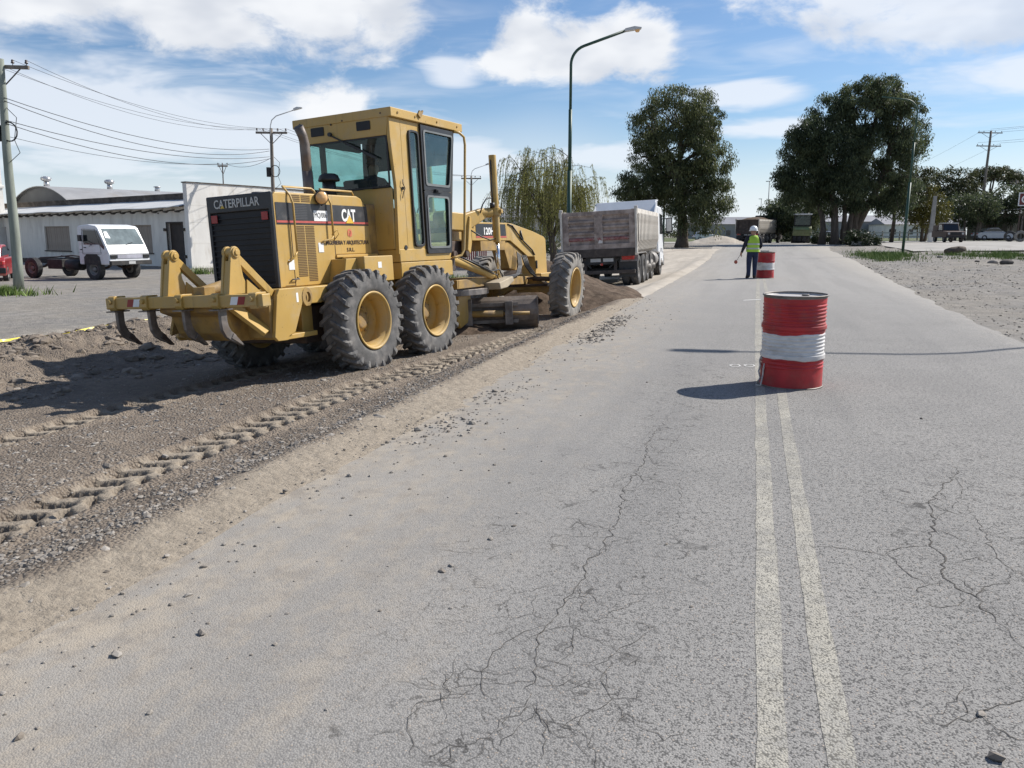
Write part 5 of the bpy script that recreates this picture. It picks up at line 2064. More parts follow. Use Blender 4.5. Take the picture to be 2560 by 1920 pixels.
def tipper(name, loc, rot, label, near=True, dark=False, mats=('bed_grey', 'bed_side'), wheels=(.75, 2.0, 3.35, 4.65, 7.6)):
    T = empty(name, loc, rot)
    tag(T, label, 'dump truck')
    gr, sd = mats
    W2 = 1.20
    z0, z1 = 1.10, 2.46
    L = 6.0
    # tailgate: frame, two recessed panels, horizontal ribs
    b = MB()
    th = .06
    b.box(0, th, -W2, W2, z0 + .02, z0 + .30)
    b.box(0, th, -W2, W2, z1 - .13, z1)
    for y in (-W2, -.14, W2 - .20):
        b.box(0, th, y, y + (.28 if y == -.14 else .20), z0 + .30, z1 - .13)
    tg = b.build('tailgate', gr, T, bevel=.008)
    b = MB()
    b.box(th + .02, th + .05, -W2 + .20, W2 - .20, z0 + .30, z1 - .13)
    b.build('gate_panel', gr, tg)
    if near:
        for i in range(4):
            z = z0 + .47 + i * .19
            for y0, y1 in ((-W2 + .2, -.14), (.14, W2 - .2)):
                b = MB()
                b.prism([(th + .02, z - .06), (th - .035, z - .03), (th - .035, z + .03), (th + .02, z + .06)], 'y', y0, y1)
                b.build('gate_rib', ('bed_red', gr, gr, gr)[i] if i else 'bed_red', tg)
        b = MB()
        b.prism([(-.14, z0 + .36), (-.02, z0 + .36), (.06, z0 + .50), (-.04, z0 + .52)], 'x', -.003, -.0005)
        b.build('faded_mark', 'bed_red', tg)
        b = MB()
        b.prism([(-.12, z0 + .33), (.02, z0 + .33), (-.02, z0 + .44), (-.13, z0 + .40)], 'x', -.006, -.0035)
        b.build('faded_mark', 'drum_white', tg)
    b = MB()
    b.box(-.012, .0, -W2 + .02, W2 - .02, z0 - .12, z0 + .14)
    b.build('gate_apron', 'bed_dark', tg)
    for y in (-W2 - .03, W2 + .03):
        b = MB()
        b.box(-.04, .06, y - .035, y + .035, z0 - .05, z1 + .06)
        b.cyl((.01, y - .05, z1 + .06), (.01, y + .05, z1 + .06), .045, n=10)
        b.build('gate_hinge_post', sd, tg, bevel=.006)
    # body: floor, curved sides, top rails, ribs
    b = MB()
    sec = [(-W2, z1), (-W2, z0 + .45), (-W2 + .10, z0 + .18), (-W2 + .35, z0), (W2 - .35, z0), (W2 - .10, z0 + .18), (W2, z0 + .45), (W2, z1), (W2 - .05, z1), (W2 - .05, z0 + .46), (W2 - .36, z0 + .05), (-W2 + .36, z0 + .05), (-W2 + .05, z0 + .46), (-W2 + .05, z1)]
    b.prism(sec, 'x', .06, L)
    bd_ = b.build('bed_shell', 'bed_shell', T)
    for s in (-1, 1):
        b = MB()
        b.box(.04, L + .05, s * W2 - .08, s * W2 + .12, z1 - .16, z1 + .02)
        b.build('top_rail', sd, bd_, bevel=.01)
        r0 = None
        for i in range(16):
            x = .28 + i * (L - .5) / 15
            if r0 is None:
                b = MB()
                c_ = [(s * (W2 + .005), z1 - .12), (s * (W2 + .005), z0 + .42), (s * (W2 - .10), z0 + .15), (s * (W2 - .35), z0 - .03)]
                o_ = [(s * (W2 + .10), z1 - .12), (s * (W2 + .10), z0 + .38), (s * (W2 - .02), z0 + .06), (s * (W2 - .31), z0 - .12)]
                b.prism(c_ + o_[::-1], 'x', -.075, .075)
                r0 = b.build('side_rib', sd, bd_, loc=(x, 0, 0))
            else:
                again(r0, bd_, (x, 0, 0))
    b = MB()
    b.box(L - .05, L, -W2, W2, z0, z1 + .10)
    b.build('headboard', sd, bd_)
    b = MB()
    b.prism([(L - .25, z1 + .06), (L - .20, z1 + .06), (L + .30, z1 + .50), (L + 1.0, z1 + .52), (L + 1.0, z1 + .57), (L + .26, z1 + .55)], 'y', -W2 + .02, W2 - .02)
    b.build('cab_protector', 'truck_white' if not dark else gr, bd_, bevel=.01)
    for s in (-1, 1):
        b = MB()
        b.prism([(L - .6, z1), (L + .30, z1), (L + .30, z1 + .52)], 'y', s * W2 - .02, s * W2 + .02)
        b.build('protector_cheek', 'truck_white' if not dark else gr, bd_)
    # chassis
    b = MB()
    for s in (-1, 1):
        b.box(.25, 8.6, s * .42 - .05, s * .42 + .05, .72, .98)
    b.box(.3, 8.5, -.42, .42, .80, .90)
    for x in wheels:
        b.box(x - .10, x + .10, -.9, .9, .40, .60)
    ch = b.build('chassis', 'chassis', T)
    b = MB()
    b.box(.12, .24, -1.15, 1.15, .42, .54)
    for y in (-.5, .5):
        b.box(.14, .26, y - .05, y + .05, .54, .95)
    b.build('rear_bumper', 'bed_dark', ch, bevel=.008)
    b = MB()
    b.box(.10, .13, -.50, .46, .74, .98)
    b.build('plate_board', 'chassis', ch)
    for y in (.14, -.28):
        b = MB()
        b.box(.088, .098, y - .17, y + .17, .82, .93)
        b.build('number_plate', 'plate', ch)
    b = MB()
    b.box(.088, .098, -.10, -.02, .70, .77)
    b.build('red_reflector', 'tail_lamp', ch)
    for s in (-1, 1):
        b = MB()
        b.box(.12, .22, s * .92 - .20, s * .92 + .20, .86, 1.0)
        b.build('tail_lamp', 'tail_lamp', ch, bevel=.015)
        b = MB()
        b.box(.26, .29, s * .90 - .30, s * .90 + .30, .30, .92)
        b.build('mud_flap', 'hose', ch)
        b = MB()
        b.bar((.16, s * .30, .62), (.16, s * .62, .92), .05, .05)
        b.build('bumper_stay', 'chassis', ch)
        for x in wheels[:2]:
            pass
        b = MB()
        x0, x1 = wheels[0] - .55, wheels[1] + .6
        b.prism([(x0, .80), (x0 + .06, 1.0), (x0 + .25, 1.07), (x1 - .25, 1.07), (x1, 1.0), (x1, .96), (x1 - .25, 1.04), (x0 + .26, 1.04), (x0 + .09, .98)], 'y', s * .95 - .29, s * .95 + .29)
        b.build('mudguard', 'rim_grey', ch)
    # side tank
    b = MB()
    b.cyl((5.5, -.92, .72), (6.6, -.92, .72), .28, n=18)
    b.build('fuel_tank', 'rim_grey', ch)
    for i, x in enumerate(wheels):
        for s in (-1, 1):
            truck_wheel(T, x, s * (.94 if i < 2 else 1.03), .50, .27, dual=(i < 2), front=(i >= 2))
    # cab
    b = MB()
    cx0, cx1 = 6.75, 8.55
    b.prism([(cx0, .95), (cx1 + .05, .80), (cx1 + .08, 1.6), (cx1 - .22, 2.62), (cx1 - .5, 2.78), (cx0 + .05, 2.80), (cx0, 2.70)], 'y', -1.19, 1.19)
    cb = b.build('cab', 'truck_white' if not dark else 'bed_dark', T, bevel=.07, seg=3)
    for s in (-1, 1):
        b = MB()
        b.prism([(cx0 + .55, 1.68), (cx1 - .05, 1.68), (cx1 - .30, 2.45), (cx0 + .55, 2.50)], 'y', s * 1.195, s * 1.199)
        b.build('side_window', 'glass_dark', cb)
        b = MB()
        b.tube([(cx1 - .2, s * 1.19, 2.30), (cx1 + .0, s * 1.42, 2.32), (cx1 + .0, s * 1.45, 2.2)], .02, 8)
        b.tube([(cx1 - .2, s * 1.19, 1.72), (cx1 + .0, s * 1.42, 1.70), (cx1 + .0, s * 1.45, 1.8)], .02, 8)
        b.prism(rrect(s * 1.45 - .13, s * 1.45 + .13, 1.72, 2.34, .05, 3), 'x', cx1 - .04, cx1 + .06)
        mi = b.build('mirror', 'hose', cb)
        b = MB()
        b.prism(rrect(s * 1.45 - .10, s * 1.45 + .10, 1.78, 2.30, .04, 3), 'x', cx1 - .046, cx1 - .041)
        b.build('mirror_glass', mk('mirror_face', (.62, .62, .60), .25, .3, var=.05), mi)
        b = MB()
        b.prism([(cx0 + .4, .42), (cx1 + .02, .42), (cx1 + .02, .96), (cx0 + 1.5, .96), (cx0 + 1.38, 1.10), (cx0 + .62, 1.10), (cx0 + .5, .96)], 'y', s * 1.16 - .03, s * 1.16 + .03)
        b.build('step_panel', 'truck_white' if not dark else 'bed_dark', cb)
    b = MB()
    b.box(cx1 + .02, cx1 + .14, -1.2, 1.2, .38, .80)
    b.build('front_bumper', 'chassis', cb, bevel=.02)
    return T


tipper('dump_truck', (-4.86, 26.25, -.268), (R(-3.0), 0, R(90.3)), 'white cabbed tipper truck with a worn rusty tailgate standing beyond the grader')
q = at(1612, 86)
T2 = tipper('dump_truck', (q.x, q.y, gzf(q.x, q.y)), (0, 0, R(72)), 'brown dusty loaded tipper truck far down the road behind the flagger', near=False, dark=True, mats=('bed_dark', 'bed_side'))
b = MB()
for i in range(40):
    pass
n = 26
u, v = np.meshgrid(np.linspace(0, 1, n), np.linspace(-1, 1, n))
hz = 2.38 + .40 * np.clip(np.sin(u * math.pi), 0, 1) ** .6 * np.clip(1 - v * v, 0, 1) ** .7 + .06 * fbm(u * 6, v * 3, 1.5, 3, 5)
V = np.stack([.1 + u * 5.8, v * 1.13, hz], -1).reshape(-1, 3)
I = np.arange(n * n).reshape(n, n)
F = np.stack([I[:-1, :-1], I[:-1, 1:], I[1:, 1:], I[1:, :-1]], -1).reshape(-1, 4)
ld = npmesh('soil_load', V, F, 'pile', parent=T2, smooth=True)

# ================================================================== tyre roller far away
q = at(1731, 86)
RO = empty('tyre_roller', (q.x, q.y, gzf(q.x, q.y)), (0, 0, R(88)))
tag(RO, 'green and yellow pneumatic tyre roller with glazed cab parked in the tree shade', 'road roller')
MT['roller_green'] = mk('roller_green', (.10, .17, .10), .5, var=.15, dust=(.3, .27, .18), dustk=.25)
MT['roller_lime'] = mk('roller_lime', (.17, .19, .085), .6, var=.2, dust=(.24, .21, .14), dustk=.3)
b = MB()
b.prism([(.0, .95), (.1, 1.55), (.5, 1.75), (1.2, 1.8), (3.6, 1.6), (3.9, 1.2), (3.9, .9)], 'y', -.92, .92)
b.build('body', 'roller_lime', RO, bevel=.05)
b = MB()
b.box(-.02, .06, -.95, .95, .78, 1.28)
b.build('rear_panel', 'roller_lime', RO, bevel=.02)
b = MB()
b.box(-.03, .0, -.70, .70, 1.40, 1.62)
b.build('tail_board', 'roller_green', RO)
for i in range(4):
    truck_wheel(RO, .45, -.72 + i * .48, .48, .33, prefix='r')
for i in range(3):
    truck_wheel(RO, 3.3, -.48 + i * .48, .48, .33, prefix='r')
b = MB()
for x in (.55, 2.1):
    for y in (-.80, .80):
        b.box(x - .05, x + .05, y - .05, y + .05, 1.6, 2.95)
b.box(.5, 2.15, -.84, .84, 1.7, 1.9)
cf = b.build('cab_frame', 'chassis', RO)
b = MB()
b.box(.40, 2.25, -.92, .92, 2.95, 3.08)
b.build('cab_roof', 'truck_white', cf, bevel=.03)
b = MB()
b.box(.52, .54, -.75, .75, 1.92, 2.92)
b.build('rear_window', glass('roller_glass', (.30, .42, .40)), cf)
b = MB()
b.box(1.2, 1.5, -.3, .3, 1.75, 2.45)
b.build('seat', 'roller_green', cf, bevel=.03)

# ================================================================== white cab-chassis truck in the yard
q = at(283, 33.0)
WT = empty('cab_chassis_truck', (-25.35, 27.3, -.37), (0, 0, R(-8)))
tag(WT, 'white flat-nosed truck with a bare dark chassis parked before the low building', 'truck')
b = MB()
pr = [(-.85, .62), (-.85, 2.10), (-.78, 2.17), (-.2, 2.22), (.22, 2.16), (.34, 2.08), (.74, 1.36), (.88, 1.08), (.90, .72), (.86, .62)]
b.prism(pr, 'y', -.98, .98)
wc = b.build('cab', 'truck_white', WT, bevel=.05, seg=3)
b = MB()
b.prism([(-.52, 1.42), (.40, 1.42), (.24, 1.98), (-.50, 2.0)], 'y', -.987, -.983)
b.build('side_window', 'glass_dark', wc)
b = MB()
b.prism([(.64, 1.22), (.44, 1.38), (.27, 1.98), (.31, 1.98), (.66, 1.34)], 'y', -.992, -.988)
b.build('quarter_window', 'glass_dark', wc)
b = MB()
ws = [(-.90, 1.41), (.90, 1.41), (.82, 2.05), (-.82, 2.05)]


def slope_x(zz):
    return .34 + (.74 - .34) * (2.08 - zz) / (2.08 - 1.36)


b.add([(slope_x(zz) + .012, y, zz + .006) for y, zz in ws], [(0, 1, 2, 3)])
b.build('windscreen', mk('hazy_windscreen', (.13, .16, .165), .04, var=.3, vs=2), wc)
b = MB()
b.add([(slope_x(zz) + .016, y, zz + .008) for y, zz in ((-.82, 1.68), (-.60, 1.66), (-.64, 1.92), (-.78, 1.92))], [(0, 1, 2, 3)])
b.build('paper_sheet', 'white_paint', wc)
b = MB()
b.bar((slope_x(1.42) + .03, .02, 1.42), (slope_x(1.52) + .03, .35, 1.50), .015, .02)
b.build('wiper', 'hose', wc)
b = MB()
b.box(.895, .915, -.60, .60, .86, 1.02)
b.build('front_grille', mk('grille_grey', (.35, .35, .40), .5), wc, bevel=.01)
for s in (-1, 1):
    b = MB()
    b.box(.89, .925, s * .78 - .15, s * .78 + .15, .86, 1.02)
    b.build('headlamp', 'glass_dark', wc, bevel=.015)
b = MB()
b.box(.86, 1.0, -.98, .98, .60, .78)
b.build('front_bumper', 'chassis', wc, bevel=.02)
b = MB()
b.box(1.0, 1.008, -.16, .16, .64, .75)
b.build('number_plate', 'plate', wc)
b = MB()
b.prism([(-.62, 1.55), (-.62, 1.80), (-.48, 1.80), (-.48, 1.55)], 'y', -1.16, -1.08)
b.tube([(-.2, -.98, 1.36), (.1, -1.1, 1.40), (-.5, -1.12, 1.6)], .014, 6)
b.build('mirror', 'hose', wc)
b = MB()
b.box(-.86, .5, -.98, -.96, 1.10, 1.11)
b.cyl((-.72, -.985, 1.22), (-.60, -.985, 1.22), .02, n=8)
b.build('door_line', 'chassis', wc)
b = MB()
b.tube([(-.60, -.986, 1.05), (-.60, -.986, 1.40), (-.55, -.986, 2.03), (.20, -.986, 2.02), (.42, -.986, 1.40), (.46, -.986, 1.05), (-.60, -.986, 1.05)], .008, 5)
b.build('door_seam', 'chassis', wc)
b = MB()
b.prism(rrect(-.55, .35, 1.03, 1.035, .002, 1), 'y', -.99, -.986)
b.cyl((-.50, -1.0, 1.30), (-.38, -1.0, 1.30), .018, n=8)
b.build('door_handle', 'hose', wc)
b = MB()
b.box(.905, .925, -.92, .92, 1.03, 1.045)
b.build('trim_strip', 'grey_plastic', wc)
b = MB()
b.prism([(-.55, .62), (-.55, .92), (-.40, 1.03), (.20, 1.03), (.36, .92), (.42, .62)], 'y', -.993, -.975)
b.build('wheel_arch', 'chassis', wc)
b = MB()
for s in (-1, 1):
    b.box(-5.2, .6, s * .38 - .04, s * .38 + .04, .62, .82)
for x in (-5.1, -4.2, -3.2, -2.2, -1.3):
    b.box(x - .05, x + .05, -.38, .38, .64, .80)
b.build('chassis', 'chassis', WT)
b = MB()
b.box(-3.1, -2.2, -.78, -.42, .40, .80)
b.build('battery_box', 'chassis', WT, bevel=.02)
b = MB()
b.cyl((-2.0, -.62, .58), (-1.15, -.62, .58), .22, n=14)
b.build('air_tank', 'chassis', WT)
for x_ in (-3.9, -.1):
    for s in (-1, 1):
        b = MB()
        b.tube([(x_ - .6, s * .52, .66), (x_ - .3, s * .52, .50), (x_, s * .52, .45), (x_ + .3, s * .52, .50), (x_ + .6, s * .52, .66)], .05, 6)
        b.build('leaf_spring', 'rusty', WT)
b = MB()
b.box(-.95, -.86, -.85, .85, .60, 1.35)
b.build('cab_back_guard', 'chassis', WT)
for x in (-.10, -3.9):
    for s in (-1, 1):
        truck_wheel(WT, x, s * .85, .43, .24, prefix='w')
b = MB()
b.tube([(-1.0, -.2, .86), (-2.2, -.3, .95), (-3.2, -.25, .88), (-4.2, -.3, .84)], .03, 6)
b.tube([(-1.0, .1, .9), (-2.4, .0, .84), (-3.4, .1, .92)], .025, 6)
b.build('pipe', 'rusty', WT)

# ================================================================== cars
MT['car_red'] = mk('car_red', (.34, .02, .022), .3, var=.08, dust=(.4, .25, .2), dustk=.1, coat=.6)
MT['car_silver'] = mk('car_silver', (.52, .53, .55), .35, .2, var=.06, coat=.5)
MT['pickup_brown'] = mk('pickup_brown', (.075, .045, .035), .6, var=.2, dust=(.14, .10, .075), dustk=.25)


def car(name, loc, rotz, paint, label, hatch=True):
    c = empty(name, loc, (0, 0, rotz))
    tag(c, label, 'car')
    b = MB()
    low = [(-1.98, .34), (-2.02, .55), (-1.95, .82), (-1.70, .93), (1.0, .92), (1.75, .80), (2.0, .62), (2.02, .36), (1.7, .24), (-1.75, .24)]
    b.prism(low, 'y', -.82, .82)
    bo = b.build('body', paint, c, bevel=.06, seg=3)
    b = MB()
    cabp = [(-1.78, .90), (-1.45, 1.34), (-1.0, 1.42), (.15, 1.42), (.95, .92)] if hatch else [(-1.45, .90), (-.85, 1.36), (-.4, 1.42), (.2, 1.42), (1.0, .92)]
    top = [(p[0], p[1]) for p in cabp]
    b.prism(top, 'y', -.70, .70)
    b.build('cabin', paint, bo, bevel=.06, seg=3)
    for s in (-1, 1):
        b = MB()
        pts = inset_poly(top, .09)
        b.prism(pts, 'y', s * .703, s * .708)
        b.build('side_window', 'glass_dark', bo)
    b = MB()
    a_, c_ = top[0], top[1]
    b.add([(a_[0] - .02 + .07, -.58, a_[1] + .05), (a_[0] - .02 + .07, .58, a_[1] + .05), (c_[0] - .03, .52, c_[1] - .05), (c_[0] - .03, -.52, c_[1] - .05)], [(0, 3, 2, 1)])
    b.build('rear_window', 'glass_dark', bo)
    b = MB()
    a_, c_ = top[-1], top[-2]
    b.add([(a_[0] - .03, -.58, a_[1] + .06), (a_[0] - .03, .58, a_[1] + .06), (c_[0] + .06, .52, c_[1] - .03), (c_[0] + .06, -.52, c_[1] - .03)], [(0, 1, 2, 3)])
    b.build('windscreen', 'glass_dark', bo)
    for s in (-1, 1):
        b = MB()
        b.box(-2.02, -1.94, s * .62 - .14, s * .62 + .14, .66, .82)
        b.build('tail_lamp', 'tail_lamp', bo, bevel=.02)
        b = MB()
        b.box(1.95, 2.03, s * .60 - .16, s * .60 + .16, .56, .68)
        b.build('headlamp', 'glass_dark', bo, bevel=.02)
    b = MB()
    b.box(-2.06, -1.98, -.84, .84, .34, .56)
    b.build('bumper', 'hose', bo, bevel=.03)
    b = MB()
    b.box(-2.05, -2.02, -.24, .24, .66, .78)
    b.build('number_plate', 'plate', bo)
    for x in (-1.25, 1.28):
        for s in (-1, 1):
            truck_wheel(c, x, s * .74, .30, .19, prefix='c')
    return c


q = at(-24, 32.5)
car('parked_car', (q.x, q.y, -.37), R(133), 'car_red', 'red hatchback at the left edge, seen from behind beside the utility pole')
q = at(2143, 92)
car('parked_car', (q.x, q.y, gzf(q.x, q.y) + .03), R(12), 'car_silver', 'silver saloon car parked under the workshop roof at right', hatch=False)
q = at(1650 * 2212 / 2560 + 20, 150)
q = at(1525, 130)
car('parked_car', (q.x, q.y, gzf(q.x, q.y)), R(20), 'truck_white', 'tiny white van far off left of the road under the left eucalyptus')
q = at(1775, 135)
car('parked_car', (q.x, q.y, gzf(q.x, q.y)), R(170), 'car_silver', 'tiny pale car far off just right of the roller')

# old pickup
q = at(2047, 74)
PK = empty('old_pickup', (q.x, q.y, gzf(q.x, q.y) + .02), (0, 0, R(-84)))
PK.scale = (.92, .92, .98)
tag(PK, 'old brown pickup truck with a canopy parked under the trees at right', 'pickup')
b = MB()
b.prism([(-2.3, .45), (-2.3, 1.05), (.2, 1.05), (.9, 1.02), (2.0, .98), (2.1, .85), (2.12, .45)], 'y', -.86, .86)
pb = b.build('body', 'pickup_brown', PK, bevel=.05)
b = MB()
b.prism([(-.75, 1.03), (-.70, 1.60), (-.55, 1.70), (.30, 1.68), (.75, 1.03)], 'y', -.76, .76)
b.build('cabin', 'pickup_brown', pb, bevel=.05)
b = MB()
b.box(-.7, .35, -.74, .74, 1.70, 1.76)
b.build('roof_sheet', 'truck_white', pb, bevel=.02)
b = MB()
b.box(-2.25, -.78, -.80, .80, 1.04, 1.55)
b.build('canopy', 'pickup_brown', pb, bevel=.04)
b = MB()
b.add([(.74, -.66, 1.08), (.74, .66, 1.08), (.36, .62, 1.62), (.36, -.62, 1.62)], [(0, 1, 2, 3)])
b.build('windscreen', 'glass_dark', pb)
for s in (-1, 1):
    b = MB()
    b.prism([(-.6, 1.12), (.55, 1.12), (.25, 1.60), (-.55, 1.60)], 'y', s * .762, s * .767)
    b.build('side_window', 'glass_dark', pb)
    b = MB()
    b.cyl((2.08, s * .62, .78), (2.13, s * .62, .78), .10, n=12)
    b.build('headlamp', 'plate', pb)
b = MB()
b.box(2.09, 2.13, -.46, .46, .66, .90)
b.build('front_grille', 'chassis', pb)
b = MB()
b.box(2.1, 2.22, -.88, .88, .42, .58)
b.build('front_bumper', 'chassis', pb, bevel=.02)
for x in (-1.45, 1.35):
    for s in (-1, 1):
        truck_wheel(PK, x, s * .74, .36, .22, prefix='p')

# ================================================================== low white building on the left
MT['plaster'] = mk('white_plaster', (.74, .70, .625), .9, var=.08, vs=1.6, dust=(.50, .45, .385), dustk=.26, ds=1.6, bump=.25, bs=20, stretch=(1, 1, .28))
MT['plaster_clean'] = mk('whitewash', (.74, .715, .665), .9, var=.07, vs=1.2, dust=(.50, .45, .38), dustk=.3, ds=1.8, bump=.25, bs=20, stretch=(1, 1, .3))
MT['shutter'] = mk('shutter_board', (.32, .265, .215), .8, var=.15, vs=4, stretch=(6, 1, 1))
MT['dark_wood'] = mk('dark_door', (.030, .019, .015), .7, var=.3, vs=3)
MT['roof_sheet'] = mk('pale_roof_sheet', (.60, .60, .58), .55, .1, var=.08, vs=.6, dust=(.42, .38, .33), dustk=.2, ds=.8)
MT['weathered'] = mk('weathered_parapet', (.075, .062, .052), .95, var=.45, vs=1.6, dust=(.20, .17, .14), dustk=.3, ds=1.4, bump=.4)
MT['shed_wall'] = mk('grey_shed_sheet', (.10, .105, .11), .7, var=.1, vs=1)
MT['vent_metal'] = mk('galvanised', (.55, .55, .55), .35, .7, var=.15, vs=5)
BL = empty('low_building', (-28.76, 36.83, -.36), (0, 0, math.atan2(.361, -.9326)))
tag(BL, 'long low white building with a door, boarded windows and rafter ends under the eave', 'building')
# local x runs along the facade to the left, local y towards the camera
LB = 34.0
OPEN = [(1.27, 2.80, 0., 2.42, 'door'), (4.54, 8.0, .78, 2.36, 'window'), (14.8, 18.5, .78, 2.36, 'window'), (24.8, 28.4, .78, 2.36, 'window')]
b = MB()
x = 0.
for x0, x1, z0, z1, k in OPEN:
    b.box(x, x0, -.3, 0, 0, 3.3)
    if z0:
        b.box(x0, x1, -.3, 0, 0, z0)
    b.box(x0, x1, -.3, 0, z1, 3.3)
    x = x1
b.box(x, LB, -.3, 0, 0, 3.3)
b.box(0, LB, -6.2, -6.0, 0, 3.6)
wl = b.build('wall', 'plaster', BL)
for x0, x1, z0, z1, k in OPEN:
    if k == 'door':
        b = MB()
        b.box(x0, x1, -.22, -.16, 0, z1)
        d_ = b.build('door', 'dark_wood', BL)
        b = MB()
        b.box(x0 - .10, x0, -.10, .03, 0, z1 + .08)
        b.box(x1, x1 + .10, -.10, .03, 0, z1 + .08)
        b.box(x0, x1, -.10, .03, z1, z1 + .08)
        b.build('door_frame', 'dark_wood', d_)
        for sx in (x0 - .30, x1 + .15):
            for zz in (.55, 2.0):
                b = MB()
                b.box(sx, sx + .14, .0, .10, zz, zz + .16)
                b.build('wall_bracket', 'weathered', wl)
    else:
        b = MB()
        b.ring([(x0, z0), (x1, z0), (x1, z1), (x0, z1)], [(x0 + .07, z0 + .07), (x1 - .07, z0 + .07), (x1 - .07, z1 - .07), (x0 + .07, z1 - .07)], 'y', -.20, -.08)
        w_ = b.build('window', 'shutter', BL)
        n = int((x1 - x0 - .14) / .29)
        bw = (x1 - x0 - .14) / n
        s0 = None
        for i in range(n):
            xx_ = x0 + .07 + i * bw
            if s0 is None:
                b = MB()
                b.box(.006, bw - .006, -.17, -.13, z0 + .07, z1 - .07)
                s0 = b.build('shutter_plank', 'shutter', w_, loc=(xx_, 0, 0))
            else:
                again(s0, w_, (xx_, .006 * ((i * 7) % 3 - 1), 0))
        b = MB()
        b.box(x0 - .12, x1 + .12, -.08, .07, z0 - .07, z0)
        b.build('sill', 'weathered', w_)
# roof with rafter ends
b = MB()
nr = 60
vs, fs = [], []
for i in range(nr + 1):
    xx_ = .36 + (LB - .2) * i / nr
    sag = .04 * math.sin(i * .7) + (.10 if i < 2 else 0)
    vs += [(xx_, .62, 3.22 + sag * .5), (xx_, -2.1, 3.80 + sag * .2), (xx_, .62, 3.26 + sag * .5), (xx_, -2.1, 3.84 + sag * .2)]
    if i:
        o_ = 4 * (i - 1)
        fs += [(o_, o_ + 1, o_ + 5, o_ + 4), (o_ + 2, o_ + 6, o_ + 7, o_ + 3), (o_, o_ + 4, o_ + 6, o_ + 2)]
b.add(vs, fs)
rf = b.build('roof', 'roof_sheet', BL)
r0 = None
for i in range(27):
    if r0 is None:
        b = MB()
        b.prism([(-.3, 3.24), (.58, 3.06), (.56, 3.00), (.42, 2.97), (.30, 3.06), (-.3, 3.14)], 'x', -.11, .11)
        r0 = b.build('rafter_end', 'weathered', rf, loc=(.85 + i * 1.18, 0, 0))
    else:
        again(r0, rf, (.85 + i * 1.18, .02 * ((i * 5) % 3 - 1), 0))
b = MB()
b.box(.0, LB, -2.35, -2.1, 3.3, 4.12)
b.box(.0, LB, -2.40, -2.05, 4.12, 4.20)
b.build('parapet', 'weathered', BL)
b = MB()
b.box(3.6, 3.66, .005, .05, 2.95, 3.02)
b.build('wall_light', 'weathered', wl)
# tall sunlit end wall with a slight coping
b = MB()
b.prism([(-11, 0), (.35, 0), (.35, 4.50), (-4.0, 4.46), (-11, 4.30)], 'x', -.02, .36)
ew = b.build('end_wall', 'plaster_clean', BL)
b = MB()
b.prism([(-11.02, 4.302), (-4, 4.462), (.40, 4.502), (.40, 4.56), (-4, 4.52), (-11.02, 4.36)], 'x', -.06, .40)
b.build('coping', 'weathered', ew)
b = MB()
b.tube([(-.03, -1.6, 1.05), (-.30, -1.62, 1.05), (-.36, -1.62, 1.0)], .14, 10)
b.build('wall_pipe', 'hose', ew)
for zz in (1.35, 2.45, 3.35):
    b = MB()
    b.box(-.0245, -.021, -10.5, .3, zz, zz + .018)
    b.build('render_joint', 'plaster', ew)

# vaulted shed behind with turbine vents
p0 = at(98, 62)
SH = empty('vaulted_shed', (p0.x, p0.y, -.75), (0, 0, R(90 - 21)))
tag(SH, 'grey vaulted shed with a pale curved roof and turbine vents behind the low building', 'building')
# local x along the ridge, y across
Rr, half = 10.5, 7.0
arc = []
for i in range(25):
    y = -half + 2 * half * i / 24
    arc.append((y, 5.75 - (Rr - math.sqrt(Rr * Rr - y * y))))
b = MB()
b.prism([(-half, 0)] + arc + [(half, 0)], 'x', .1, 13.8)
b.build('shed_body', 'shed_wall', SH)
b = MB()
b.ring([(y, z + .06) for y, z in arc] + [(half, 2.9), (-half, 2.9)][0:0], [(y, z + .005) for y, z in arc], 'x', -.15, 14.0)
b.build('vault_roof', mk('old_vault_sheet', (.30, .30, .30), .6, .1, var=.12, vs=.6, dust=(.24, .22, .20), dustk=.3, ds=.7), SH)


def turbine(x, y, k=1., cap=False):
    v = empty('roof_vent', (0, 0, 0))
    z = 5.75 - (Rr - math.sqrt(Rr * Rr - y * y)) + .02
    m = Matrix.Translation(SH.location) @ Matrix.Rotation(SH.rotation_euler.z, 4, 'Z')
    v.location = m @ Vector((x, y, z))
    b = MB()
    b.cyl((0, 0, 0), (0, 0, .62 * k), .30 * k, .24 * k, n=18)
    b.build('vent_neck', 'vent_metal', v)
    if cap:
        b = MB()
        b.cyl((0, 0, .5 * k), (0, 0, .58 * k), .40 * k, n=18)
        b.build('vent_cap', 'vent_metal', v)
        return v
    b = MB()
    b.lathe([(.26 * k, .58 * k), (.42 * k, .66 * k), (.50 * k, .80 * k), (.48 * k, .94 * k), (.34 * k, 1.06 * k), (0, 1.10 * k)], (0, 0, 0), (0, 0, 1), 20)
    hd = b.build('vent_head', 'vent_metal', v)
    f0 = None
    for i in range(14):
        if f0 is None:
            b = MB()
            b.add([(.44 * k, -.02, .66 * k), (.52 * k, .03, .80 * k), (.50 * k, .03, .94 * k), (.36 * k, 0, 1.05 * k), (.40 * k, -.05, 1.0 * k), (.47 * k, -.05, .80 * k)], [(0, 1, 2, 3, 4, 5)])
            f0 = b.build('vent_vane', 'vent_metal', hd)
        else:
            again(f0, hd, rot=(0, 0, 2 * math.pi * i / 14))
    return v


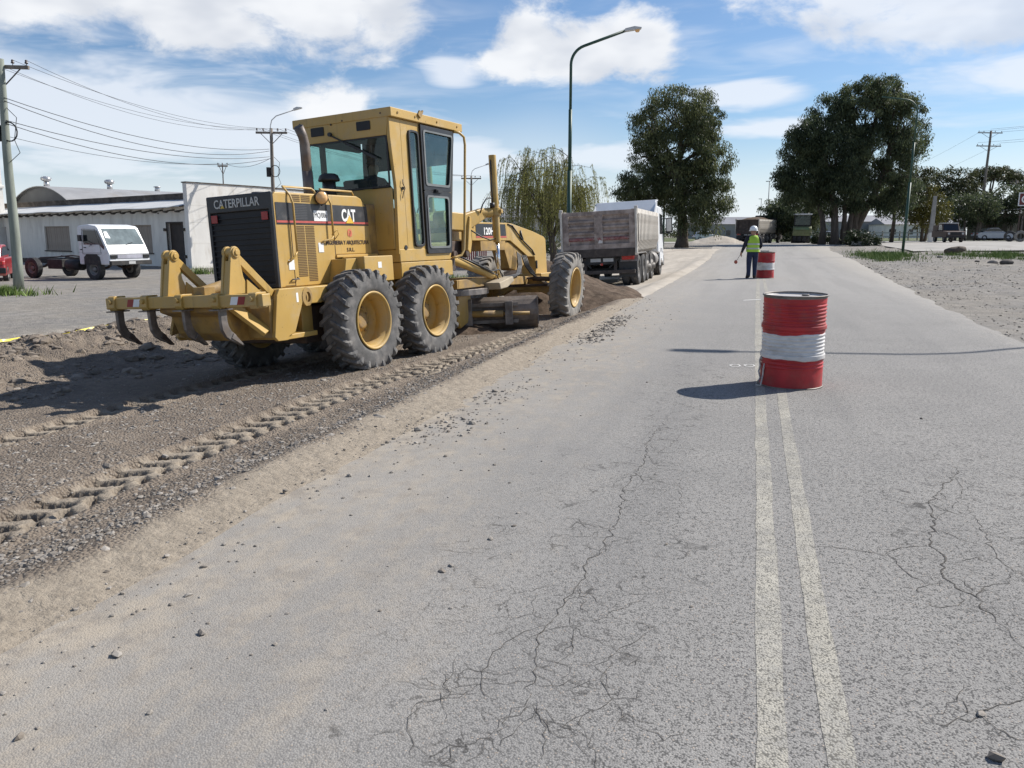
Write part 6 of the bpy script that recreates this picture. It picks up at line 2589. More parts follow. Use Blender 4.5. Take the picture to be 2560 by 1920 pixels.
G_ = 'roof vents on the vaulted shed'
tag(turbine(.7, .2, .74), 'silver turbine vent on the shed roof, leftmost and largest-looking', 'roof vent', G_)
tag(turbine(5.4, .0, .74), 'silver turbine vent in the middle of the shed roof', 'roof vent', G_)
tag(turbine(9.4, .0, .74, True), 'short flat-capped vent stub between the turbine vents of the shed', 'roof vent', G_)
tag(turbine(13.2, .0, .74), 'silver turbine vent on the shed roof, closest to the sunlit end wall', 'roof vent', G_)

# taller plastered building cut by the left edge
p0 = at(-115, 56)
LBD = empty('plastered_house', (p0.x, p0.y, -.35), (0, 0, math.atan2(.361, -.9326)))
tag(LBD, 'tall white plastered building corner behind the leftmost utility pole', 'building')
b = MB()
b.box(0, 9, -4, 0, 0, 7.6)
b.build('wall', 'plaster_clean', LBD)
b = MB()
b.box(-.1, 9.1, -4.1, .12, 5.1, 5.3)
b.build('cornice', 'plaster_clean', LBD, bevel=.03)
b = MB()
b.box(.5, 1.2, .0, .03, 4.0, 4.7)
b.build('window', 'shutter', LBD)

# ================================================================== utility poles, lamps, wires
MT['pole_wood'] = mk('weathered_pole', (.20, .17, .14), .9, var=.25, vs=3, stretch=(3, 3, .4), bump=.3, bs=20)
MT['pole_green'] = mk('green_pole', (.23, .25, .21), .85, var=.2, vs=2, stretch=(3, 3, .5), bump=.2, bs=20)
MT['lamp_green'] = mk('lamp_post_green', (.022, .065, .042), .5, var=.15)
MT['lamp_head'] = mk('lamp_head_grey', (.55, .54, .52), .4, var=.1)
MT['porcelain'] = mk('insulator', (.07, .05, .045), .35, var=.2)
MT['wire'] = mk('cable', (.035, .035, .038), .7, var=.1)
MT['concrete_pole'] = mk('concrete_pole', (.34, .33, .31), .9, var=.15)


def utility_pole(name, loc, h_, mat, label, arm=1.6, rz=0., lamp=False, lean=(0, 0), r0=.13, box=False, arms=1):
    P_ = empty(name, loc, (lean[0], lean[1], rz))
    tag(P_, label, 'utility pole')
    b = MB()
    b.tube([(.02 * math.sin(i), 0, h_ * i / 8) for i in range(9)], [r0 - (r0 * .38) * i / 8 for i in range(9)], 14)
    b.build('shaft', mat, P_)
    for k in range(arms):
        za = h_ - .22 - k * 1.5
        b = MB()
        b.box(-arm / 2, arm / 2, .06, .16, za - .055, za + .055)
        ca = b.build('crossarm', 'pole_wood', P_, bevel=.008)
        for s in (-1, 1):
            b = MB()
            b.bar((s * arm * .34, .10, za - .05), (0, .09, za - .62), .03, .03)
            b.build('brace', 'porcelain', ca)
        i0 = None
        for q_ in ((-.46, -.26, .20, .46) if arm > 1 else (-.46, .46)):
            if i0 is None:
                b = MB()
                b.lathe([(.012, 0), (.012, .06), (.05, .065), (.055, .10), (.035, .115), (.045, .15), (.03, .18), (0, .185)], (0, .11, za + .05), (0, 0, 1), 10)
                i0 = b.build('insulator', 'porcelain', ca, loc=(q_ * arm, 0, 0))
            else:
                again(i0, ca, (q_ * arm, 0, 0))
    if lamp:
        b = MB()
        b.tube([(0, -.06, h_ - .4), (.02, -.10, h_ + .1), (.10, -.10, h_ + .40), (.35, -.10, h_ + .62), (1.35, -.10, h_ + .95)], .028, 8)
        la = b.build('lamp_arm', 'lamp_head', P_)
        b = MB()
        b.prism([(1.30, h_ + .90), (1.75, h_ + 1.02), (1.78, h_ + 1.08), (1.5, h_ + 1.10), (1.30, h_ + 1.02)], 'y', -.19, -.01)
        b.build('lamp_head', 'lamp_head', la, bevel=.02)
    if box:
        b = MB()
        b.box(-.30, -.12, -.12, .1, h_ - 2.55, h_ - 2.05)
        b.build('junction_box', 'chassis', P_)
        b = MB()
        b.tube([(.16 + .26 * math.cos(R(a)), -.08, h_ - 2.25 + .30 * math.sin(R(a))) for a in range(0, 721, 24)], .022, 6)
        b.tube([(.12, -.05, h_ - 1.5), (.42, -.05, h_ - 1.8), (.30, -.06, h_ - 2.5), (.45, -.06, h_ - 2.9), (.1, -.05, h_ - 3.2)], .012, 5)
        b.build('cable_coil', 'wire', P_)
    return P_


pA = px(41, 624, -.36)
ARM = math.atan2(.288, .958)
P1 = utility_pole('utility_pole', (pA[0], pA[1], -.37), 7.35, 'pole_green', 'green-grey utility pole at the left edge with a dark crossarm', 1.7, ARM, lean=(0, R(1.6)), r0=.165, box=True)
q = at(598, 45)
P2 = utility_pole('utility_pole', (q.x, q.y, -.35), 7.45, 'pole_wood', 'wooden utility pole with street lamp and cable coil left of the grader cab', 1.7, ARM, lamp=True, lean=(0, R(.5)), box=True)
q = at(1019, 74)
P3 = utility_pole('utility_pole', (q.x, q.y, -.1), 6.75, 'pole_wood', 'distant utility pole with street lamp between the grader and the willow', 1.8, ARM, lamp=True)
q = at(492, 62)
P4 = utility_pole('utility_pole', (q.x, q.y, -.3), 7.05, 'rusty', 'thin small pole rising behind the low building', .75, ARM, r0=.06)
q = at(2113, 98)
P5 = utility_pole('utility_pole', (q.x, q.y, gzf(q.x, q.y)), 12.7, 'pole_wood', 'tall dark utility pole with two crossarms on the right', 2.9, ARM, lean=(0, R(.7)), r0=.19, arms=2)
q = at(2181, 96)
P6 = utility_pole('utility_pole', (q.x, q.y, gzf(q.x, q.y)), 6.9, 'pole_wood', 'short dark utility pole at the right edge above the shelter', 1.3, ARM, r0=.15)
b = MB()
q = at(2009, 80)
CP = empty('concrete_post', (q.x, q.y, gzf(q.x, q.y)), (0, R(1.0), 0))
tag(CP, 'pale square concrete post with a white foot standing left of the old pickup', 'post')
b.prism([(-.20, -.20), (.20, -.20), (.20, .20), (-.20, .20)], 'z', .9, 4.4, [(-.15, -.15), (.15, -.15), (.15, .15), (-.15, .15)])
b.build('post_shaft', 'concrete_pole', CP, bevel=.02)
b = MB()
b.prism([(-.22, -.22), (.22, -.22), (.22, .22), (-.22, .22)], 'z', 0, .9)
b.build('post_foot', 'plaster_clean', CP, bevel=.02)


def street_lamp(loc, h_, reach, side, label, ang=0., head=True, r0=.085, rise=.16, lean=0.):
    """stepped post with a bent arm; ang = direction of the arm"""
    L_ = empty('street_lamp', loc, (0, lean, ang))
    tag(L_, label, 'street lamp', 'green street lamps along the road')
    b = MB()
    hb = h_ * .86
    b.tube([(0, 0, 0), (0, 0, hb * .52)], r0, 12)
    b.tube([(0, 0, hb * .52), (0, 0, hb * .80)], r0 * .78, 12)
    pts = [(0, 0, hb * .80), (0, 0, hb)]
    rr = .75
    z_end = hb
    e1 = math.atan(rise)
    for i in range(1, 9):
        a = (math.pi / 2 - e1) * i / 8
        pts.append((rr * (1 - math.cos(a)), 0, hb + rr * math.sin(a)))
    ex, ez = pts[-1][0], pts[-1][2]
    pts.append((reach, 0, ez + (reach - ex) * math.tan(e1)))
    b.tube(pts, r0 * .60, 12)
    b.build('post', 'lamp_green', L_)
    if head:
        x0, z0 = reach, pts[-1][2]
        b = MB()
        b.prism([(x0 - .05, z0 - .05), (x0 + .30, z0 + .0), (x0 + .62, z0 + .05), (x0 + .64, z0 + .11), (x0 + .35, z0 + .15), (x0 - .02, z0 + .07)], 'y', -.11, .11)
        hd = b.build('lamp_head', 'lamp_head', L_, bevel=.02)
        b = MB()
        b.lathe([(.10, .0), (.095, -.05), (.06, -.09), (0, -.10)], (x0 + .47, 0, z0 + .03), (0, 0, 1), 14)
        b.build('lamp_bowl', 'amber', hd)
    return L_


q = at(1227.5, 34)
street_lamp((q.x, q.y, gzf(q.x, q.y) - .03), 10.0, 2.15, 1, 'tall green street lamp with a long bent arm rising behind the tipper', math.atan2(.288, .958) - .05, r0=.095, rise=.34)
q = at(1432, 68)
street_lamp((q.x, q.y, gzf(q.x, q.y)), 8.4, 2.0, 1, 'green street lamp standing before the left-hand eucalyptus', math.atan2(.288, .958), rise=.30, r0=.09)
q = at(1949, 48)
street_lamp((q.x, q.y, gzf(q.x, q.y) - .0), 9.35, 2.1, -1, 'green street lamp without a head on the right verge', math.atan2(.288, .958) + math.pi, head=False, r0=.080, rise=.09, lean=R(-1.0))
# shadow-casting lamp just outside the frame on the right: its shadow crosses the road
street_lamp((9.3, 17.0, 0.0), 9.3, 2.0, -1, 'street lamp beyond the right edge whose shadow crosses the road', math.pi, r0=.07, rise=.30)
for u, d, h_, lb in ((1655, 132, 9.3, 'thin distant lamp mast above the far tipper, the taller one'), (1640, 170, 8.2, 'thin distant lamp mast above the far tipper, the shorter left one'), (1688, 122, 6.2, 'thin distant lamp mast between the far tipper and the right trees')):
    q = at(u, d)
    M_ = empty('lamp_mast', (q.x, q.y, gzf(q.x, q.y)))
    tag(M_, lb, 'lamp mast', 'distant lamp masts')
    b = MB()
    b.cyl((0, 0, 0), (0, 0, h_), .10, .06, n=8)
    b.build('mast', 'concrete_pole', M_)
    b = MB()
    b.box(-.55, .1, -.1, .1, h_ - .03, h_ + .10)
    b.build('lamp_head', 'lamp_head', M_)

bpy.context.view_layer.update()


def wp(P_, x, z, y=.11):
    return P_.matrix_world @ Vector((x, y, z))


def wire(a, c, sag, r, label, group):
    b = MB()
    n = 18
    b.tube([a.lerp(c, i / n) - Vector((0, 0, sag * 4 * (i / n) * (1 - i / n))) for i in range(n + 1)], r, 5)
    o = b.build('overhead_wire', 'wire')
    tag(o, label, 'wire', group)


ORD = ('first', 'second', 'third', 'fourth', 'fifth')
l1 = 'upper thin wire between the two left poles, %s insulator from the left'
l2 = 'thick lower cable between the two left poles, %s from the top'
for i, k in enumerate((-.46, -.26, .20, .46)):
    wire(wp(P1, k * 1.7, 7.35), wp(P2, k * 1.7, 7.45), .55 + .22 * (i % 2), .007, l1 % ORD[i], 'upper wires between the left poles')
for i, (za, zb, sg) in enumerate(((6.15, 6.35, .55), (6.05, 6.25, .75), (5.45, 5.95, .50), (5.35, 5.85, .72))):
    wire(wp(P1, .1, za, -.1), wp(P2, -.1, zb, -.1), sg, .012, l2 % ORD[i], 'lower cables between the left poles')
l3 = 'thin wire running behind the cab to the distant pole, %s insulator from the left'
for i, k in enumerate((-.46, -.26, .20, .46)):
    wire(wp(P2, k * 1.7, 7.45), wp(P3, k * 1.8, 6.75), .6, .009, l3 % ORD[i], 'wires behind the grader cab')
wire(wp(P4, -.2, 7.0), Vector((pA[0] - 9.5, pA[1] + 1.5, 6.9)), .9, .012, 'single low wire sagging from the thin pole to the left edge', 'service wires')
wire(wp(P4, .25, 7.0), wp(P2, -.1, 5.9), .35, .012, 'single wire from the thin pole to the pole beside the cab', 'service wires')
l5 = 'thin wire from the tall right pole to the right edge, from its %s'
for (k, z), w_ in zip(((-.46, 12.6), (.46, 12.6), (0, 12.9), (-.46, 11.35), (.46, 11.35)), ('upper left insulator', 'upper right insulator', 'very top', 'lower left insulator', 'lower right insulator')):
    e = wp(P5, k * 2.9, z)
    wire(e, e + Vector((26, -31, 2.2)), 1.0, .012, l5 % w_, 'wires of the tall right pole')
l6 = 'thin wire from the tall right pole back towards the trees, from its %s'
for (k, z), w_ in zip(((-.46, 12.5), (.46, 11.35)), ('upper crossarm', 'lower crossarm')):
    e = wp(P5, k * 2.9, z)
    wire(e, e + Vector((-9, 62, -3.6)), 1.0, .010, l6 % w_, 'far wires of the tall right pole')

# ================================================================== fence, tape, shelter and odds and ends
MT['fence_red'] = mk('red_fence', (.30, .035, .045), .6, var=.2)
q0, q1 = at(985, 42), at(1052, 42.4)
FE = empty('red_gate', (q0.x, q0.y, -.35), (0, 0, math.atan2(q1.y - q0.y, q1.x - q0.x)))
tag(FE, 'dark red barred gate seen beneath the grader frame', 'gate')
Lg = (Vector((q1.x, q1.y)) - Vector((q0.x, q0.y))).length
b = MB()
for z in (.25, 1.9):
    b.box(0, Lg, -.02, .02, z, z + .06)
b.build('gate_rail', 'fence_red', FE)
p_ = None
for i in range(15):
    if p_ is None:
        b = MB()
        b.box(-.03, .03, -.03, .03, .1, 2.1)
        p_ = b.build('gate_bar', 'fence_red', FE, loc=(.05 + i * (Lg - .1) / 14, 0, 0))
    else:
        again(p_, FE, (.05 + i * (Lg - .1) / 14, 0, 0))
b = MB()
q = at(1031, 41.5)
o = b.cyl((0, 0, 0), (0, 0, 2.6), .06, n=10).build('pale_post', 'concrete_pole', None, loc=(q.x, q.y, -.35))
tag(o, 'thin pale post in front of the dark red gate', 'post')

MT['tape'] = mk('caution_tape', (.74, .62, .05), .4, var=.1, vs=6)
a, c = px(-30, 737, -.12), px(470, 672, -.12)
pts = []
for i in range(61):
    t_ = i / 60
    pts.append(Vector((a[0] + (c[0] - a[0]) * t_ + .06 * math.sin(i * .5), a[1] + (c[1] - a[1]) * t_ + .05 * math.sin(i * .83), 0)))
for p in pts:
    p.z = -.12 + .02 * math.sin(p.y * 2.3) - .03 * abs(math.sin(p.y * .5))
V, F = [], []
for i, p in enumerate(pts):
    tw = .8 * math.sin(i * .37)
    V += [p + Vector((.02 * math.sin(tw), 0, -.022 * math.cos(tw))), p + Vector((-.02 * math.sin(tw), 0, .022 * math.cos(tw)))]
    if i:
        F.append((2 * i - 2, 2 * i - 1, 2 * i + 1, 2 * i))
tag(npmesh('caution_tape', [tuple(v) for v in V], F, 'tape'), 'yellow caution tape strung along the left side of the excavated lane', 'tape')

# shelter on the right
q = at(2100, 96)
SHL = empty('roadside_workshop', (q.x, q.y, gzf(q.x, q.y)), (0, 0, R(-6)))
tag(SHL, 'open roadside workshop with a pale slanting roof at the right edge', 'shelter')
MT['shade_wall'] = mk('workshop_wall', (.22, .20, .17), .9, var=.2, vs=1)
b = MB()
b.prism([(-.9, 3.05), (12.5, 4.15), (12.5, 4.27), (-.9, 3.13)], 'y', -4.4, 6.0)
b.build('roof', 'roof_sheet', SHL)
for x in (.2, 4.2, 8.2, 12):
    b = MB()
    b.box(x - .09, x + .09, -4.1, -3.9, 0, 3.04 + x * .08)
    b.build('post', 'pole_wood', SHL)
b = MB()
b.box(0, 12.5, 5.6, 5.8, 0, 3.2)
b.box(7.6, 7.8, .5, 5.6, 0, 3.2)
b.build('wall', 'shade_wall', SHL)
b = MB()
b.box(4.3, 5.3, 5.5, 5.58, 0, 2.1)
b.build('doorway', 'plaster', SHL)
MT['sign_red'] = mk('sign_dark_red', (.13, .022, .020), .6, var=.2)
q = at(2191, 82)
SG = empty('roof_sign', (q.x, q.y, 0), (0, 0, YAW * 0 + .15))
SG.location.z = gzf(q.x, q.y)
tag(SG, 'dark red sign board with a big white letter at the right edge', 'sign')
b = MB()
b.box(0, 5.0, 0, .08, 3.55, 4.75)
b.build('board', 'sign_red', SG)
b = MB()
b.ring([(-.06, 3.49), (5.06, 3.49), (5.06, 4.81), (-.06, 4.81)], [(.04, 3.59), (4.96, 3.59), (4.96, 4.71), (.04, 4.71)], 'y', -.04, 0)
b.build('board_frame', 'truck_white', SG)
lettering('sign_letter', 'G', 'white_paint', SG, (.22, -.012, 3.78), (1, 0, 0), (0, 0, 1), .74, .62, .01, .03)
for x in (.3, 4.7):
    b = MB()
    b.box(x - .05, x + .05, .09, .19, 0, 4.6)
    b.build('sign_post', 'rusty', SG)
# painted tyre and stacked tyres near the workshop
for u, d, lb, m in ((2203, 76, 'worn tyre with a pale ring standing on edge at the right edge', 'rubber_dusty'), (2180, 79, 'dark tyre lying before the workshop', 'tyre_plain')):
    q = at(u, d)
    T_ = MB()
    T_.lathe([(.28, -.10), (.34, -.13), (.46, -.12), (.52, -.07), (.52, .07), (.46, .12), (.34, .13), (.28, .10), (.28, -.10)], (0, 0, 0), (.25, 1, 0), 28)
    o = T_.build('scrap_tyre_ring', m, None, loc=(q.x, q.y, gzf(q.x, q.y) + .52))
    tag(o, lb, 'tyre')

# log and boulders on the right verge
MT['bark'] = mk('eucalyptus_bark', (.085, .065, .05), .95, var=.3, vs=3, stretch=(3, 3, .5), dust=(.17, .145, .12), dustk=.3, ds=2, bump=.6, bs=16)
q = at(2062, 47.5)
b = MB()
b.tube([(-.55, 0, .13), (-.2, .05, .20), (.3, .1, .27), (.65, .12, .30)], [.17, .21, .20, .14], 12)
b.tube([(.1, .05, .3), (.2, -.1, .42)], [.06, .05], 8)
o = b.build('log', 'bark', None, loc=(q.x, q.y, float(verge_z(q.x, q.y))))
o.rotation_euler = (0, 0, .35)
tag(o, 'short grey log lying on the right verge beyond the grass', 'log')


def rock(u, d, s, label, m='pebble_big'):
    q_ = at(u, d)
    v = IV * (1 + .35 * (rng.random((12, 1)) - .5)) * s * np.array([1.2, .9, .55])
    o_ = npmesh('rock', v, IF, m, smooth=False, loc=(q_.x, q_.y, float(verge_z(q_.x, q_.y)) + s * .25))
    mo = o_.modifiers.new('round', 'SUBSURF')
    mo.levels = mo.render_levels = 2
    return tag(o_, label, 'rock', 'rocks on the verges')


MT['pebble_big'] = mk('verge_rock', (.26, .23, .20), .95, var=.25, vs=5, bump=.5, bs=12)
MT['rock_dark'] = mk('verge_rock_dark', (.09, .08, .07), .95, var=.25, vs=5, bump=.5, bs=12)
rock(2110, 38, .12, 'small dark stone lying alone on the right verge', 'rock_dark')
rock(2030, 43, .18, 'flat pale rock on the bare soil between the two grass patches')
rock(2175, 36, .35, 'broad dark clod at the right edge of the verge', 'rock_dark')
rock(2145, 37, .28, 'pale clod beside the dark clod at the right edge')
b = MB()
b.prism([(-1.0, -.3), (.9, -.35), (1.0, .35), (-.9, .3)], 'z', 0, .35)
q = at(1865, 66)
o = b.build('concrete_slab', 'concrete_pole', None, bevel=.03, loc=(q.x, q.y, gzf(q.x, q.y)), rot=(0, .06, .2))
tag(o, 'low concrete block at the foot of the right-hand trees', 'block')

# white rail fence beyond the right-hand trees
q0, q1 = at(1850, 110), at(2000, 104)
FN = empty('rail_fence', (q0.x, q0.y, gzf(q0.x, q0.y)), (0, 0, math.atan2(q1.y - q0.y, q1.x - q0.x)))
tag(FN, 'pale two-rail fence beyond the right-hand trunks', 'fence')
Lf = (Vector((q1.x, q1.y)) - Vector((q0.x, q0.y))).length
MT['rail_white'] = mk('rail_paint', (.45, .44, .41), .7, var=.15)
for z in (.45, .95):
    b = MB()
    b.box(0, Lf, -.04, .04, z, z + .16)
    b.build('rail', 'rail_white', FN)
p_ = None
for i in range(9):
    if p_ is None:
        b = MB()
        b.box(-.07, .07, .041, .17, 0, 1.25)
        p_ = b.build('fence_post', 'pole_wood', FN, loc=(i * Lf / 8, 0, 0))
    else:
        again(p_, FN, (i * Lf / 8, 0, 0))

# far sheds and houses along the horizon
MT['far_wall'] = mk('far_wall', (.30, .29, .28), .9, var=.15, vs=.2)
MT['far_roof'] = mk('far_roof', (.24, .24, .26), .7, var=.15, vs=.2)
MT['far_blue'] = mk('far_blue_roof', (.16, .20, .28), .7, var=.15, vs=.2)


def house(u, d, w, dp, h_, rise, label, wall='far_wall', roof='far_roof', rz=0.):
    q_ = at(u, d)
    H_ = empty('distant_house', (q_.x, q_.y, gzf(q_.x, q_.y) - .1), (0, 0, rz + YAW))
    tag(H_, label, 'building')
    b_ = MB()
    b_.box(-w / 2, w / 2, 0, dp, 0, h_)
    b_.build('wall', wall, H_)
    b_ = MB()
    b_.prism([(-.4, h_), (dp + .4, h_), (dp / 2, h_ + rise)], 'x', -w / 2 - .4, w / 2 + .4)
    b_.build('roof', roof, H_)
    n_ = max(2, int(w / 4))
    w0 = None
    for i in range(n_):
        x_ = -w / 2 + (i + .5) * w / n_
        if w0 is None:
            b_ = MB()
            b_.box(-.5, .5, -.06, .02, .9, 2.1)
            w0 = b_.build('window', 'glass_dark', H_, loc=(x_, 0, 0))
        else:
            again(w0, H_, (x_, 0, 0))
    return H_


house(1555, 200, 16, 8, 3.6, 1.8, 'grey house far off beyond the left eucalyptus')
house(1600, 260, 26, 9, 4.2, 2.2, 'long bluish-roofed shed on the horizon left of the far tipper', roof='far_blue')
house(1905, 200, 40, 10, 4.0, 1.6, 'long grey shed far off beyond the right-hand trunks', roof='far_roof')
house(1985, 190, 16, 9, 3.2, 1.5, 'pale house far off right of the green lamp post', wall='plaster')
house(1135, 95, 10, 7, 3.0, 1.2, 'pale low house half hidden behind the willow', wall='plaster')
house(1790, 230, 30, 10, 3.8, 2.0, 'grey roofed shed on the horizon behind the roller')

# ================================================================== trees
def leaf_mat(name, dark, light, trans=.25):
    t = NT(name)
    a_ = t.n('ShaderNodeAttribute', attribute_name='tint')
    c_ = t.mix(a_.outputs['Fac'], dark, light)
    t.fin(c_, .55, spec=.35)
    tr = t.n('ShaderNodeBsdfTranslucent')
    t.t.links.new(c_, tr.inputs['Color'])
    mx = t.n('ShaderNodeMixShader')
    mx.inputs[0].default_value = trans
    t.t.links.new(t.b.outputs[0], mx.inputs[1])
    t.t.links.new(tr.outputs[0], mx.inputs[2])
    t.t.links.new(mx.outputs[0], t.out.inputs['Surface'])
    return t.m


MT['leaf_euc'] = leaf_mat('eucalyptus_leaf', (.036, .052, .022), (.165, .180, .075), .4)
MT['leaf_dark'] = leaf_mat('dark_leaf', (.032, .048, .025), (.150, .175, .082), .45)
MT['leaf_yellow'] = leaf_mat('yellowish_leaf', (.075, .075, .015), (.19, .17, .035))
MT['leaf_olive'] = leaf_mat('olive_leaf', (.035, .045, .018), (.11, .115, .045))
MT['leaf_willow'] = leaf_mat('willow_leaf', (.13, .145, .035), (.32, .31, .10), .45)
MT['leaf_shrub'] = leaf_mat('shrub_leaf', (.018, .028, .012), (.06, .08, .03))
MT['twig'] = mk('twig_bark', (.075, .06, .05), .9, var=.2)


def crown_mesh(lobes, nclump, per, lsz, cl_r, droop, rg):
    """leaf blades gathered in clumps that fill a set of ellipsoids; returns V, F, tint"""
    lob = np.array(lobes, dtype=float)
    vol = lob[:, 3] * lob[:, 4] * lob[:, 5]
    li = rg.choice(len(lob), nclump, p=vol ** .8 / (vol ** .8).sum())
    d = rg.normal(size=(nclump, 3))
    d /= np.linalg.norm(d, axis=1)[:, None]
    rad = .55 + .55 * rg.random(nclump) ** .6
    c = lob[li, :3] + d * lob[li, 3:6] * rad[:, None]
    ctint = np.clip(rg.normal(.38, .22, nclump), 0, 1)
    csz = cl_r * (.55 + .9 * rg.random(nclump))
    n = nclump * per
    ci = np.repeat(np.arange(nclump), per)
    o = rg.normal(size=(n, 3))
    o /= np.linalg.norm(o, axis=1)[:, None]
    o *= (rg.random(n) ** .5)[:, None]
    o[:, 2] *= .8
    p = c[ci] + o * csz[ci][:, None]
    # blades: long axis mostly hanging
    ax = rg.normal(size=(n, 3))
    ax[:, 2] = -np.abs(ax[:, 2]) - droop
    ax /= np.linalg.norm(ax, axis=1)[:, None]
    sd = np.cross(ax, rg.normal(size=(n, 3)))
    sd /= np.linalg.norm(sd, axis=1)[:, None] + 1e-6
    ln = lsz * (.6 + .9 * rg.random(n))[:, None]
    wd = ln * (.10 + .10 * rg.random(n))[:, None]
    a = p
    b_ = p + ax * ln * .45 + sd * wd
    e = p + ax * ln
    f = p + ax * ln * .45 - sd * wd
    V = np.stack([a, b_, e, f], 1).reshape(-1, 3)
    F = np.arange(4 * n).reshape(n, 4)
    tint = np.clip(ctint[ci] + rg.normal(0, .16, n), 0, 1)
    return V, F, np.repeat(tint, 4), c


def limb(b, p0, p1, r0, r1, rg, bend=.15, n=6):
    p0, p1 = Vector(p0), Vector(p1)
    L_ = (p1 - p0).length
    pts = []
    off = Vector(rg.normal(0, bend * L_ * .4, 3))
    for i in range(n + 1):
        t_ = i / n
        pts.append(p0.lerp(p1, t_) + off * math.sin(math.pi * t_) + Vector((0, 0, .10 * L_ * math.sin(math.pi * t_))))
    b.tube(pts, [r0 + (r1 - r0) * (i / n) for i in range(n + 1)], 8)


def tree(name, loc, label, trunks, lobes, leaf, nclump=260, per=70, lsz=.32, cl_r=.75, droop=.8, seed=1, bark='bark', group=None, extra=5):
    rg = np.random.default_rng(seed)
    T = empty(name, loc)
    tag(T, label, 'tree', group)
    tops = []
    for tr in trunks:
        b = MB()
        r0 = tr[0][3]
        pts = [tuple(p[:3]) for p in tr]
        b.tube(pts, [p[3] for p in tr], 12)
        b.build('trunk', bark, T)
        tops.append((Vector(tr[-1][:3]), tr[-1][3]))
    b = MB()
    V, F, tint, cc = crown_mesh(lobes, nclump, per, lsz, cl_r, droop, rg)
    for lo in lobes:
        tp = min(tops, key=lambda q_: (q_[0] - Vector(lo[:3])).length)
        limb(b, tp[0] - Vector((0, 0, .2)), lo[:3], tp[1] * .75, .05, rg)
        for k in range(extra):
            dv_ = Vector(rg.normal(0, 1, 3)).normalized()
            e = Vector(lo[:3]) + Vector((dv_.x * lo[3], dv_.y * lo[4], dv_.z * lo[5])) * .8
            limb(b, Vector(lo[:3]).lerp(tp[0], .3), e, .06, .015, rg, .12, 4)
    b.build('limbs', bark, T)
    npmesh('crown', V, F, leaf, parent=T, attr=tint)
    return T


# left eucalyptus: broad dome, skirts hanging low on the right
q = at(1472, 66)
tree('eucalyptus_tree', (q.x, q.y, gzf(q.x, q.y) - .05), 'round dark green eucalyptus behind the tipper, left of the road',
     [[(0, 0, 0, .62), (.05, 0, .7, .46), (.0, .1, 2.2, .40), (-.3, 0, 4.2, .32), (-.5, 0, 6.5, .24)]],
     [(-.9, 0, 10.6, 2.9, 2.8, 1.9), (-2.9, .2, 9.2, 1.5, 1.8, 1.5), (.9, 0, 9.5, 1.9, 2.2, 1.8), (-.2, 0, 8.0, 2.8, 2.8, 2.1), (2.1, .2, 7.4, 1.5, 1.8, 1.8), (-3.0, 0, 5.2, 2.1, 2.0, 1.7),
      (-4.2, 0, 4.4, 1.2, 1.4, 1.0), (-.8, .4, 5.4, 2.4, 2.4, 1.9), (1.4, -.6, 5.0, 2.0, 1.8, 1.9), (2.5, 0, 4.0, 1.3, 1.5, 1.4), (1.7, -.8, 2.6, 1.5, 1.2, 1.1), (.4, -.9, 3.4, 1.6, 1.2, 1.3), (-3.5, .3, 7.3, .7, .9, .8), (.9, -1.0, 1.9, 1.3, 1.0, 1.0), (-1.4, -.3, 3.4, 1.8, 1.4, 1.3), (-3.0, 0, 3.6, 1.5, 1.3, 1.1), (2.4, -.2, 1.9, .9, .9, .8)],
     'leaf_euc', 600, 150, .20, .68, 1.2, 3)
# right eucalyptus group: several trunks, one broken-topped mass
q = at(1838, 75)
tree('eucalyptus_tree', (q.x, q.y, gzf(q.x, q.y) - .05), 'very large dark eucalyptus on the right with the thickest trunk and tallest crown',
     [[(-.15, 0, 0, .85), (-.1, 0, .8, .62), (.1, 0, 2.2, .52), (.3, 0, 4.0, .45), (.4, 0, 7, .34)], [(-.05, .1, .3, .40), (.6, 0, 2.2, .36), (1.6, .1, 4.4, .28), (2.4, 0, 7.0, .2)]],
     [(1.3, 0, 13.7, 1.7, 2.0, 1.2), (-.9, 0, 12.7, 1.5, 1.8, 1.2), (2.6, 0, 12.3, 1.7, 1.8, 1.1), (-2.4, 0, 11.6, 2.2, 2.2, 1.6), (.4, 0, 11.6, 3.0, 2.8, 2.0), (3.6, 0, 10.8, 1.8, 1.8, 2.0), (4.3, 0, 8.4, 1.4, 1.7, 1.8), (1.4, .2, 8.6, 3.0, 2.6, 2.1),
      (-1.8, 0, 8.4, 2.8, 2.6, 2.0), (4.2, 0, 5.4, 1.6, 1.8, 1.7), (1.9, 0, 5.2, 2.4, 2.2, 1.9), (-.8, .2, 5.2, 2.4, 2.0, 1.9), (3.4, 0, 3.6, 1.4, 1.4, 1.1), (.9, -.4, 4.2, 1.6, 1.3, 1.2), (3.7, 0, 12.4, .8, .9, .7)],
     'leaf_dark', 620, 150, .22, .72, 1.0, 5)
q = at(1790, 74)
